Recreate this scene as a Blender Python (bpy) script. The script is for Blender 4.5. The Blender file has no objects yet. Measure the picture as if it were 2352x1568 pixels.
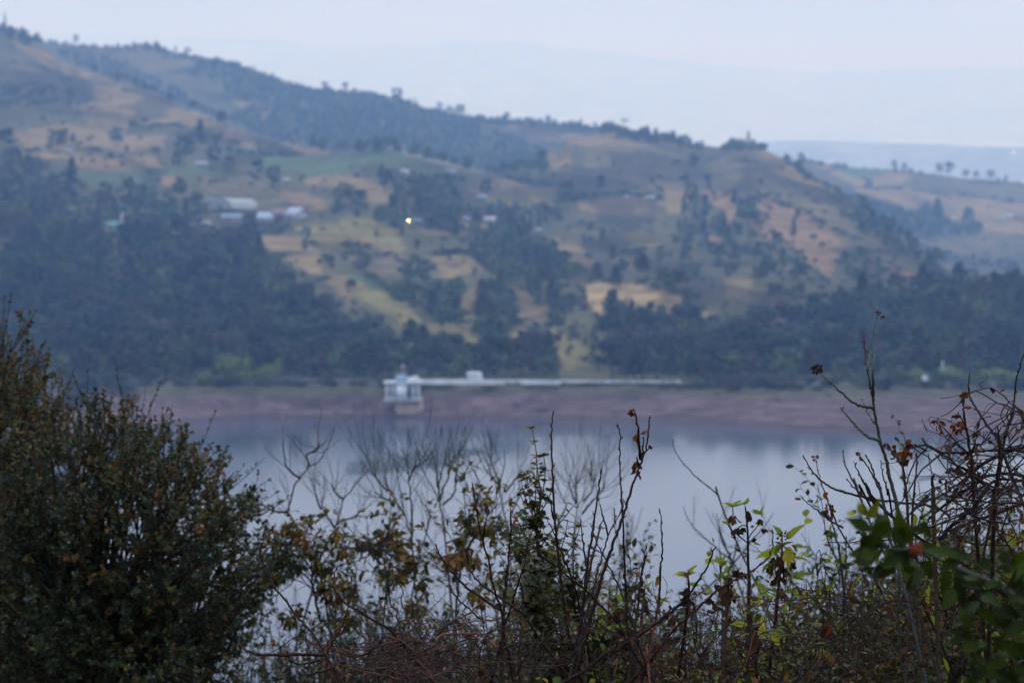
import bpy, math, random
import numpy as np
from mathutils import Vector

SC = bpy.context.scene
COL = SC.collection
# ------------------------------------------------------------------ camera, sky, sun, exposure
FPX = 5305.0            # focal length in units of a 2352 px wide frame
CX, CY = 1176.0, 784.0
TANP = 241.0 / FPX      # horizon 241 px above the frame's centre
PITCH = math.atan(TANP)
COSP, SINP = math.cos(PITCH), math.sin(PITCH)
CAMZ = 40.0             # eye height above the water
cam_d = bpy.data.cameras.new('camera')
cam = bpy.data.objects.new('camera', cam_d)
COL.objects.link(cam)
cam.location = (0, 0, CAMZ)
cam.rotation_euler = (math.pi / 2 - PITCH, 0, 0)
cam_d.sensor_width = 22.3
cam_d.lens = FPX / 2352.0 * 22.3
cam_d.clip_start = 0.1
cam_d.clip_end = 60000
cam_d.dof.use_dof = True
cam_d.dof.focus_distance = 5.0
cam_d.dof.aperture_fstop = 4.0
cam_d.dof.aperture_blades = 7
SC.camera = cam

SUN_EL, SUN_AZ = math.radians(32), math.radians(25)
world = bpy.data.worlds.new('World')
SC.world = world
world.use_nodes = True
wn, wl = world.node_tree.nodes, world.node_tree.links
wn.clear()
w_out = wn.new('ShaderNodeOutputWorld')
w_bg = wn.new('ShaderNodeBackground')
w_bg.inputs['Strength'].default_value = 0.1
w_sky = wn.new('ShaderNodeTexSky')
w_sky.sky_type = 'NISHITA'
w_sky.sun_disc = False
w_sky.sun_elevation = SUN_EL
w_sky.sun_rotation = SUN_AZ
w_tc = wn.new('ShaderNodeTexCoord')
w_sep = wn.new('ShaderNodeSeparateXYZ')
wl.new(w_tc.outputs['Generated'], w_sep.inputs[0])
w_map = wn.new('ShaderNodeMapping')
w_map.inputs['Scale'].default_value = (2.2, 2.2, 16.0)
wl.new(w_tc.outputs['Generated'], w_map.inputs['Vector'])
w_noise = wn.new('ShaderNodeTexNoise')
w_noise.inputs['Scale'].default_value = 2.0
w_noise.inputs['Detail'].default_value = 3.0
w_noise.inputs['Roughness'].default_value = 0.45
wl.new(w_map.outputs[0], w_noise.inputs['Vector'])
w_ramp = wn.new('ShaderNodeValToRGB')          # overcast: brighter towards the zenith
e = w_ramp.color_ramp.elements
e[0].position, e[0].color = 0.0, (0.575, 0.70, 1.0, 1)
e[1].position, e[1].color = 1.0, (0.57, 0.73, 1.17, 1)
for pos, c in ((0.06, (0.63, 0.745, 1.0, 1)), (0.35, (0.60, 0.745, 1.08, 1))):
    k = e.new(pos); k.color = c
wl.new(w_sep.outputs['Z'], w_ramp.inputs['Fac'])
w_gain = wn.new('ShaderNodeMapRange')          # luminance by elevation
w_gain.inputs['From Min'].default_value = 0.0
w_gain.inputs['From Max'].default_value = 0.9
w_gain.inputs['To Min'].default_value = 6.1
w_gain.inputs['To Max'].default_value = 21.0
wl.new(w_sep.outputs['Z'], w_gain.inputs['Value'])
w_cl = wn.new('ShaderNodeMapRange')            # soft cloud bands
w_cl.inputs['From Min'].default_value = 0.3
w_cl.inputs['From Max'].default_value = 0.7
w_cl.inputs['To Min'].default_value = 0.62
w_cl.inputs['To Max'].default_value = 1.34
wl.new(w_noise.outputs['Fac'], w_cl.inputs['Value'])
w_m = wn.new('ShaderNodeMath'); w_m.operation = 'MULTIPLY'
wl.new(w_gain.outputs[0], w_m.inputs[0]); wl.new(w_cl.outputs[0], w_m.inputs[1])
w_v = wn.new('ShaderNodeVectorMath'); w_v.operation = 'SCALE'
wl.new(w_ramp.outputs['Color'], w_v.inputs[0]); wl.new(w_m.outputs[0], w_v.inputs['Scale'])
w_mix = wn.new('ShaderNodeMix'); w_mix.data_type = 'RGBA'
w_mix.inputs['Factor'].default_value = 0.88
wl.new(w_sky.outputs[0], w_mix.inputs['A']); wl.new(w_v.outputs[0], w_mix.inputs['B'])
wl.new(w_mix.outputs['Result'], w_bg.inputs['Color'])
wl.new(w_bg.outputs[0], w_out.inputs['Surface'])

sun_d = bpy.data.lights.new('sun', 'SUN')
sun_d.energy = 0.5
sun_d.angle = math.radians(20)
sun_d.color = (1.0, 0.97, 0.94)
sun = bpy.data.objects.new('sun', sun_d)
COL.objects.link(sun)
sun.location = (200, 300, 400)
sd = Vector((math.sin(SUN_AZ) * math.cos(SUN_EL), math.cos(SUN_AZ) * math.cos(SUN_EL), math.sin(SUN_EL)))
sun.rotation_euler = (-sd).to_track_quat('-Z', 'Y').to_euler()

SC.view_settings.view_transform = 'Standard'
SC.view_settings.look = 'None'
SC.view_settings.exposure = 0.33
SC.view_settings.gamma = 1.0
SC.cycles.use_denoising = True
SC.cycles.max_bounces = 6
SC.cycles.diffuse_bounces = 3
SC.cycles.glossy_bounces = 3
SC.cycles.transparent_max_bounces = 6
SC.cycles.volume_bounces = 2
SC.cycles.sample_clamp_indirect = 4.0

# ------------------------------------------------------------------ helpers
HSLOPE = lambda py: (((CY - py) / FPX) * COSP - SINP) / (COSP + (CY - py) / FPX * SINP)
def ray(px, py):
    a, b = (px - CX) / FPX, (CY - py) / FPX
    y = COSP + b * SINP
    return a / y, (b * COSP - SINP) / y
def P(px, py, d):
    u, s = ray(px, py)
    return np.array((u * d, d, CAMZ + s * d))
def project(x, y, z):
    dz = z - CAMZ
    f = y * COSP - dz * SINP
    return CX + FPX * x / f, CY - FPX * (y * SINP + dz * COSP) / f

# frames in which details were measured -> the 2352 px frame
FR = {'1': (0, 0, .3418), '2': (775, 0, .3418), '3': (1548, 0, .3418),
      '4': (0, 488, .3418), '5': (775, 488, .3418), '6': (1548, 488, .3418),
      'A': (0, 717.8, .27097), 'B': (0, 1142.7, .2713), 'C': (574.2, 918.7, .27097),
      'D': (574.2, 1142.7, .2713), 'E': (1148.4, 918.7, .27097), 'G': (1148.4, 1142.7, .2713),
      'H': (1722.6, 689, .28935), 'I': (1722.6, 1091, .3043), 'N': (0, 0, 1.0),
      'J': (1550.3, 1119.7, .18312)}
def cv(fr, pts):
    ox, oy, k = FR[fr]
    return [(ox + k * x, oy + k * y) for x, y in pts]

def vnoise(x, y, seed=0):
    """value noise on arrays, 0..1"""
    r = np.random.RandomState(seed)
    tab = r.rand(256, 256)
    xi, yi = np.floor(x).astype(int), np.floor(y).astype(int)
    fx, fy = x - xi, y - yi
    fx, fy = fx * fx * (3 - 2 * fx), fy * fy * (3 - 2 * fy)
    g = lambda a, b: tab[a % 256, b % 256]
    return ((g(xi, yi) * (1 - fx) + g(xi + 1, yi) * fx) * (1 - fy)
            + (g(xi, yi + 1) * (1 - fx) + g(xi + 1, yi + 1) * fx) * fy)
def fbm(x, y, seed=0, n=4):
    s, a, t = 0.0, 1.0, 0.0
    for k in range(n):
        s = s + a * vnoise(x * 2 ** k + 17 * k, y * 2 ** k + 9 * k, seed + k)
        t += a; a *= 0.5
    return s / t

class Geo:
    """collects vertices, quads, triangles with one tint per face"""
    def __init__(s):
        s.v, s.q, s.t, s.qt, s.tt, s.n = [], [], [], [], [], 0
    def add(s, V, Q=None, T=None, tint=0.5):
        V = np.asarray(V, float).reshape(-1, 3)
        if Q is not None and len(Q):
            Q = np.asarray(Q, int).reshape(-1, 4) + s.n
            s.q.append(Q); s.qt.append(np.broadcast_to(np.asarray(tint, float), (len(Q),)))
        if T is not None and len(T):
            T = np.asarray(T, int).reshape(-1, 3) + s.n
            s.t.append(T)
            s.tt.append(np.broadcast_to(np.asarray(tint if np.ndim(tint) == 0 else np.asarray(tint)[:1].repeat(len(T)), float), (len(T),)))
        s.v.append(V); s.n += len(V)
    def arrays(s):
        V = np.concatenate(s.v) if s.v else np.zeros((0, 3))
        Q = np.concatenate(s.q) if s.q else np.zeros((0, 4), int)
        T = np.concatenate(s.t) if s.t else np.zeros((0, 3), int)
        qt = np.concatenate(s.qt) if s.qt else np.zeros(0)
        tt = np.concatenate(s.tt) if s.tt else np.zeros(0)
        return V, Q, T, np.concatenate((qt, tt))

def mesh_of(name, geo, mat, origin=(0, 0, 0), smooth=False):
    V, Q, T, tint = geo.arrays() if isinstance(geo, Geo) else geo
    me = bpy.data.meshes.new(name)
    V = V - np.asarray(origin, float)
    me.vertices.add(len(V)); me.vertices.foreach_set('co', V.astype(np.float32).ravel())
    nl = Q.size + T.size
    me.loops.add(nl)
    me.loops.foreach_set('vertex_index', np.concatenate((Q.ravel(), T.ravel())).astype(np.int32))
    me.polygons.add(len(Q) + len(T))
    st = np.concatenate((np.arange(len(Q)) * 4, Q.size + np.arange(len(T)) * 3)).astype(np.int32)
    me.polygons.foreach_set('loop_start', st)
    if smooth:
        me.polygons.foreach_set('use_smooth', np.ones(len(Q) + len(T), bool))
    at = me.attributes.new('tint', 'FLOAT', 'FACE')
    at.data.foreach_set('value', tint.astype(np.float32))
    me.update(calc_edges=True)
    if mat is not None:
        me.materials.append(mat)
    return me

def tag(o, label=None, cat=None, group=None, kind=None):
    if label: o['label'] = label
    if cat: o['category'] = cat
    if group: o['group'] = group
    if kind: o['kind'] = kind
    return o
def thing(name, loc, label, cat, group=None):
    o = bpy.data.objects.new(name, None)
    o.empty_display_size = 0.2
    o.location = tuple(float(c) for c in loc)
    COL.objects.link(o)
    return tag(o, label, cat, group)
def obj(name, geo, mat, parent=None, origin=None, smooth=False, grand=(0, 0, 0)):
    """link geo as one mesh object; under a parent its vertices are made relative to the parent's place"""
    org = np.zeros(3) if origin is None else np.asarray(origin, float)
    if parent is not None and origin is None:
        org = np.array(parent.matrix_basis.translation)
        p = parent.parent
        while p is not None:
            org = org + np.array(p.matrix_basis.translation); p = p.parent
    o = bpy.data.objects.new(name, mesh_of(name, geo, mat, org, smooth))
    COL.objects.link(o)
    if parent is not None:
        o.parent = parent
    elif origin is not None:
        o.location = tuple(org)
    return o

def box(g, c, s, rz=0.0, tint=0.5):
    x, y, z = s[0] / 2, s[1] / 2, s[2] / 2
    V = np.array([(-x, -y, -z), (x, -y, -z), (x, y, -z), (-x, y, -z), (-x, -y, z), (x, -y, z), (x, y, z), (-x, y, z)])
    ca, sa = math.cos(rz), math.sin(rz)
    V = np.stack((V[:, 0] * ca - V[:, 1] * sa, V[:, 0] * sa + V[:, 1] * ca, V[:, 2]), 1) + np.asarray(c, float)
    g.add(V, [(3, 2, 1, 0), (4, 5, 6, 7), (0, 1, 5, 4), (1, 2, 6, 5), (2, 3, 7, 6), (3, 0, 4, 7)], tint=tint)
def cyl(g, c, r0, r1, z0, z1, n=20, tint=0.5, cap=True):
    a = np.arange(n) * 2 * math.pi / n
    lo = np.stack((c[0] + r0 * np.cos(a), c[1] + r0 * np.sin(a), np.full(n, z0)), 1)
    hi = np.stack((c[0] + r1 * np.cos(a), c[1] + r1 * np.sin(a), np.full(n, z1)), 1)
    V = np.concatenate((lo, hi, [(c[0], c[1], z0), (c[0], c[1], z1)]))
    i = np.arange(n); j = (i + 1) % n
    Q = np.stack((i, j, j + n, i + n), 1)
    T = np.concatenate((np.stack((j, i, np.full(n, 2 * n)), 1), np.stack((i + n, j + n, np.full(n, 2 * n + 1)), 1))) if cap else None
    g.add(V, Q, T, tint)

def smooth_path(pts, m=4):
    p = np.asarray(pts, float)
    if len(p) < 3: 
        t = np.linspace(0, 1, m + 1)[:, None]
        return p[0] * (1 - t) + p[-1] * t
    q = np.concatenate((2 * p[:1] - p[1:2], p, 2 * p[-1:] - p[-2:-1]))
    out = []
    for i in range(1, len(q) - 2):
        a, b, c, d = q[i - 1], q[i], q[i + 1], q[i + 2]
        for t in np.arange(m) / m:
            out.append(0.5 * (2 * b + (c - a) * t + (2 * a - 5 * b + 4 * c - d) * t * t + (3 * b - a - 3 * c + d) * t ** 3))
    out.append(p[-1])
    return np.array(out)

def tube(g, pts, r0, r1, k=5, tint=0.5, power=1.0):
    p = np.asarray(pts, float); n = len(p)
    tg = np.gradient(p, axis=0)
    tg /= np.linalg.norm(tg, axis=1)[:, None] + 1e-12
    ref = np.array((0.31, 0.87, 0.2))
    if abs(tg[0] @ ref) > 0.9: ref = np.array((0.9, -0.2, 0.3))
    nn = np.cross(tg, ref); nn /= np.linalg.norm(nn, axis=1)[:, None] + 1e-12
    for i in range(1, n):                       # keep the frame from flipping
        v = nn[i - 1] - tg[i] * (nn[i - 1] @ tg[i]); l = np.linalg.norm(v)
        if l > 1e-6: nn[i] = v / l
    bb = np.cross(tg, nn)
    r = r0 + (r1 - r0) * np.linspace(0, 1, n) ** power
    a = np.arange(k) * 2 * math.pi / k
    V = (p[:, None] + r[:, None, None] * (np.cos(a)[None, :, None] * nn[:, None] + np.sin(a)[None, :, None] * bb[:, None])).reshape(-1, 3)
    i = (np.arange(n - 1)[:, None] * k + np.arange(k)[None]).ravel()
    j = (np.arange(n - 1)[:, None] * k + (np.arange(k)[None] + 1) % k).ravel()
    Q = np.stack((i, j, j + k, i + k), 1)
    V = np.concatenate((V, p[-1:] + tg[-1:] * r[-1]))
    e0 = (n - 1) * k
    T = [(e0 + x, e0 + (x + 1) % k, n * k) for x in range(k)]
    g.add(V, Q, T, tint)

def basis(d, up):
    d = d / (np.linalg.norm(d, axis=1)[:, None] + 1e-12)
    s = np.cross(d, up); s /= np.linalg.norm(s, axis=1)[:, None] + 1e-9
    return d, s, np.cross(s, d)
def leaves(g, pos, d, up, L, W, tint, curl=0.0, fold=0.25, small=False, wave=0.0, lance=False):
    """leaf blades: folded along the midrib, drooping by curl"""
    pos, d, up = (np.asarray(a, float).reshape(-1, 3) for a in (pos, d, up))
    n = len(pos)
    if n == 0: return
    L = np.broadcast_to(np.asarray(L, float), (n,)); W = np.broadcast_to(np.asarray(W, float), (n,))
    tint = np.broadcast_to(np.asarray(tint, float), (n,)); curl = np.broadcast_to(np.asarray(curl, float), (n,))
    d, s, u = basis(d, up)
    if small:
        tpl = np.array([(0, 0, 0), (.45, .5, fold * .5), (1, 0, 0), (.45, -.5, fold * .5)])
        Q, T = None, np.array([(0, 2, 1), (0, 3, 2)])
    else:
        tpl = np.array([(0, 0, 0), (.22, .36, fold * .36), (.22, 0, 0), (.22, -.36, fold * .36),
                        (.5, .5, fold * .5 + wave), (.5, 0, 0), (.5, -.5, fold * .5 - wave),
                        (.78, .3, fold * .3 - wave), (.78, 0, 0), (.78, -.3, fold * .3 + wave), (1, 0, 0)])
        if lance: tpl[[1, 3], 1] = (.46, -.46); tpl[[4, 6], 1] = (.42, -.42); tpl[[7, 9], 1] = (.19, -.19)
        Q = np.array([(1, 2, 5, 4), (2, 3, 6, 5), (4, 5, 8, 7), (5, 6, 9, 8)])
        T = np.array([(0, 2, 1), (0, 3, 2), (7, 8, 10), (8, 9, 10)])
    m = len(tpl)
    x = tpl[None, :, 0] * L[:, None]; y = tpl[None, :, 1] * W[:, None]
    z = tpl[None, :, 2] * W[:, None]
    ang = curl[:, None] * tpl[None, :, 0]        # bend the blade along an arc
    safe = np.where(np.abs(curl) < 1e-3, 1e-3, curl)[:, None]
    xx = np.sin(safe * tpl[None, :, 0]) / safe * L[:, None] + z * np.sin(ang)
    zz = -(1 - np.cos(safe * tpl[None, :, 0])) / safe * L[:, None] + z * np.cos(ang)
    V = pos[:, None] + xx[..., None] * d[:, None] + y[..., None] * s[:, None] + zz[..., None] * u[:, None]
    off = (np.arange(n) * m)[:, None, None]
    base = g.n
    g.v.append(V.reshape(-1, 3)); g.n += n * m
    if Q is not None:
        g.q.append((Q[None] + off).reshape(-1, 4) + base); g.qt.append(np.repeat(tint, len(Q)))
    g.t.append((T[None] + off).reshape(-1, 3) + base); g.tt.append(np.repeat(tint, len(T)))

# ------------------------------------------------------------------ materials
def new_mat(name):
    m = bpy.data.materials.new(name); m.use_nodes = True
    n = m.node_tree.nodes; n.clear()
    out = n.new('ShaderNodeOutputMaterial'); b = n.new('ShaderNodeBsdfPrincipled')
    m.node_tree.links.new(b.outputs[0], out.inputs['Surface'])
    return m, n, m.node_tree.links, b, out
def ramp(n, stops):
    r = n.new('ShaderNodeValToRGB'); el = r.color_ramp.elements
    el[0].position, el[0].color = stops[0][0], (*stops[0][1], 1)
    el[1].position, el[1].color = stops[-1][0], (*stops[-1][1], 1)
    for p, c in stops[1:-1]:
        k = el.new(p); k.color = (*c, 1)
    return r
def tint_mat(name, stops, rough=0.6, noise=6.0, namp=0.3, transl=0.0, rnd=0.0, bump=0.0, spec=0.5):
    """colour by the tint of each face, broken up by noise; leaves let some light through"""
    m, n, l, b, out = new_mat(name)
    at = n.new('ShaderNodeAttribute'); at.attribute_name = 'tint'
    fac = at.outputs['Fac']
    if rnd:
        oi = n.new('ShaderNodeObjectInfo')
        a = n.new('ShaderNodeMath'); a.operation = 'MULTIPLY_ADD'
        l.new(oi.outputs['Random'], a.inputs[0]); a.inputs[1].default_value = rnd
        a.inputs[2].default_value = -rnd / 2
        s = n.new('ShaderNodeMath'); s.operation = 'ADD'; s.use_clamp = True
        l.new(fac, s.inputs[0]); l.new(a.outputs[0], s.inputs[1]); fac = s.outputs[0]
    r = ramp(n, stops); l.new(fac, r.inputs['Fac'])
    tc = n.new('ShaderNodeTexCoord'); nz = n.new('ShaderNodeTexNoise')
    nz.inputs['Scale'].default_value = noise; nz.inputs['Detail'].default_value = 4
    l.new(tc.outputs['Object'], nz.inputs['Vector'])
    mr = n.new('ShaderNodeMapRange')
    mr.inputs['From Min'].default_value = .3; mr.inputs['From Max'].default_value = .7
    mr.inputs['To Min'].default_value = 1 - namp; mr.inputs['To Max'].default_value = 1 + namp
    l.new(nz.outputs['Fac'], mr.inputs['Value'])
    v = n.new('ShaderNodeVectorMath'); v.operation = 'SCALE'
    l.new(r.outputs['Color'], v.inputs[0]); l.new(mr.outputs[0], v.inputs['Scale'])
    l.new(v.outputs[0], b.inputs['Base Color'])
    b.inputs['Roughness'].default_value = rough
    b.inputs['Specular IOR Level'].default_value = spec
    if bump:
        bp = n.new('ShaderNodeBump'); bp.inputs['Strength'].default_value = bump
        bp.inputs['Distance'].default_value = 0.01
        l.new(nz.outputs['Fac'], bp.inputs['Height']); l.new(bp.outputs[0], b.inputs['Normal'])
    if transl:
        t = n.new('ShaderNodeBsdfTranslucent'); l.new(v.outputs[0], t.inputs['Color'])
        mx = n.new('ShaderNodeMixShader'); mx.inputs['Fac'].default_value = transl
        l.new(b.outputs[0], mx.inputs[1]); l.new(t.outputs[0], mx.inputs[2])
        l.new(mx.outputs[0], out.inputs['Surface'])
    return m
def plain_mat(name, c, rough=0.7, noise=3.0, namp=0.15, bump=0.0, metal=0.0):
    return tint_mat(name, [(0, c), (1, c)], rough, noise, namp, bump=bump)

# ------------------------------------------------------------------ the far hillside
NU, UMAX = 760, 0.42
U = np.linspace(-UMAX, UMAX, NU)
D = np.concatenate((np.linspace(380, 560, 90)[:-1], np.geomspace(560, 3300, 430)))
XC = CX + FPX * U * 1.003
def curve(pts):
    p = np.array(pts, float)
    return np.interp(XC, p[:, 0], p[:, 1])
def smooth1(a, n):
    k = np.hanning(n + 2)[1:-1]; k /= k.sum()
    return np.convolve(np.pad(a, n, mode='edge'), k, 'same')[n:-n]
crest_y = smooth1(curve([(-1200, -260), (-200, 20), (0, 60), (60, 86), (102, 107), (143, 137), (205, 160), (307, 191), (427, 246), (513, 284),
                 (600, 318), (683, 343), (780, 350), (850, 342), (900, 346), (1000, 369), (1083, 389), (1150, 398), (1230, 380),
                 (1300, 325), (1400, 302), (1500, 314), (1600, 331), (1650, 334), (1690, 323), (1740, 332), (1765, 345), (1800, 362),
                 (1850, 390), (1900, 422), (1950, 456), (2000, 492), (2050, 530), (2100, 566), (2150, 600), (2200, 625), (2300, 648), (2600, 660), (3600, 690)]), 5)
ridge_y = smooth1(curve([(-1200, -240), (-200, 15), (0, 56), (60, 78), (100, 92), (180, 98), (240, 104), (350, 104), (400, 119), (470, 132), (520, 134),
                 (600, 157), (700, 192), (760, 206), (850, 213), (920, 225), (970, 248), (1060, 264), (1150, 273), (1280, 282), (1400, 297),
                 (1500, 312), (1600, 331), (1650, 342), (1700, 350), (1750, 356), (1820, 368), (1900, 374), (2000, 382), (2100, 390),
                 (2200, 400), (2352, 418), (2600, 430), (3600, 470)]), 5)
crest_d = smooth1(curve([(-1200, 1900), (0, 1800), (300, 1650), (683, 1330), (900, 1260), (1150, 1330), (1400, 1700), (1600, 1720), (1750, 1620),
                 (1900, 1380), (2100, 1080), (2300, 940), (3600, 900)]), 31)
ridge_d = smooth1(curve([(-1200, 2300), (300, 2350), (1000, 2250), (1500, 2150), (1800, 2500), (2352, 2500), (3600, 2500)]), 31)
shore_d = smooth1(curve([(-1200, 400), (-200, 440), (0, 462), (200, 470), (350, 482), (470, 499), (560, 506), (900, 506), (1200, 504), (1600, 497), (1750, 485), (1855, 474),
                   (2100, 466), (2352, 452), (2600, 440), (3600, 400)]), 9) + 2.2 * (vnoise(U * 130, U * 0, 3) - .5)
SL = np.vectorize(HSLOPE)
crest_z = CAMZ + crest_d * SL(crest_y)
ridge_z = CAMZ + ridge_d * SL(ridge_y)
Z = np.zeros((NU, len(D)))
for i in range(NU):
    dc, dr, zc, zr, ds = crest_d[i], ridge_d[i], crest_z[i], ridge_z[i], shore_d[i]
    gap = np.clip((ridge_y[i] - crest_y[i]) / -60.0, 0, 1)
    if XC[i] > 1700: gap = np.clip((XC[i] - 1760) / 200, 0, 1)
    rav = zc - 22 * gap - 3 if dr - dc > 150 else zc
    top = 6.0
    kd = [380, ds - 25, ds, ds + 9, 523, 530, 541, 552, 640, 640 + .4 * (dc - 640), 640 + .75 * (dc - 640), dc, dc + .3 * (dr - dc), dr, dr + 300, 3300]
    zm = 2.5
    kz = [-3.2, -2.6, 0, 1.3, top - .6, top, top, top - 1.5, zm, zm + .34 * (zc - zm), zm + .72 * (zc - zm), zc, max(rav, zc - 24), zr, zr - 40, zr - 190]
    Z[i] = np.interp(D, kd, kz)
ker = np.hanning(9); ker /= ker.sum()
far = D > 565
for i in range(NU):
    sm = np.convolve(np.pad(Z[i], 4, mode='edge'), ker, 'valid')
    Z[i] = np.where(far, sm, Z[i])
GX = U[:, None] * D[None]; GY = np.broadcast_to(D[None], GX.shape)
t_in = np.clip((GY - 600) / (crest_d[:, None] - 600), 0, 1)
env = np.where(GY < crest_d[:, None], np.sin(np.pi * np.clip(t_in, 0, 1)) ** .8 * 15, 4.0) * np.clip((GY - 580) / 90, 0, 1)
nz = fbm(GX / 120, GY / 190, 11, 4) - .5
Z += nz * env * 1.6
Z += np.clip((GY - 640) / 200, 0, 1) * (fbm(GX / 22, GY / 30, 5, 3) - .5) * 3.0
Z += np.where(GY < 545, (fbm(GX / 7, GY / 5, 8, 3) - .5) * 1.0 * np.clip((528 - GY) / 12, 0, 1), 0)
# the bare knoll above the lake
kx, ky = 1500, 790
ku = (kx - CX) / FPX
Z += 11 * np.exp(-(((GX - ku * ky) / 27) ** 2) - ((GY - ky) / 48) ** 2)
HS = (Z - CAMZ) / GY                       # slope of sight to every grid point
HSMAX = np.maximum.accumulate(HS, axis=1)
def on_ground(px, py):
    """where the line of sight through a point of the frame meets the hillside"""
    u, s = ray(px, py)
    f = (u + UMAX) / (2 * UMAX) * (NU - 1)
    if f < 1 or f > NU - 2: return None
    i = int(f); w = f - i
    hs = HS[i] * (1 - w) + HS[i + 1] * w
    k = np.nonzero(hs >= s)[0]
    k = k[D[k] > 528] if len(k) else k
    if len(k) == 0: return None
    k = k[0]
    d = D[k]
    if k > 0 and hs[k - 1] < s:
        d = D[k - 1] + (D[k] - D[k - 1]) * (s - hs[k - 1]) / (hs[k] - hs[k - 1])
    return np.array((u * d, d, height(u * d, d)))
def height(x, y):
    f = np.clip((x / y + UMAX) / (2 * UMAX) * (NU - 1), 0, NU - 1.001)
    k = int(np.clip(np.searchsorted(D, y) - 1, 0, len(D) - 2)); i = int(f); w = f - i
    v = (y - D[k]) / (D[k + 1] - D[k])
    return float((Z[i, k] * (1 - w) + Z[i + 1, k] * w) * (1 - v) + (Z[i, k + 1] * (1 - w) + Z[i + 1, k + 1] * w) * v)

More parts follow.
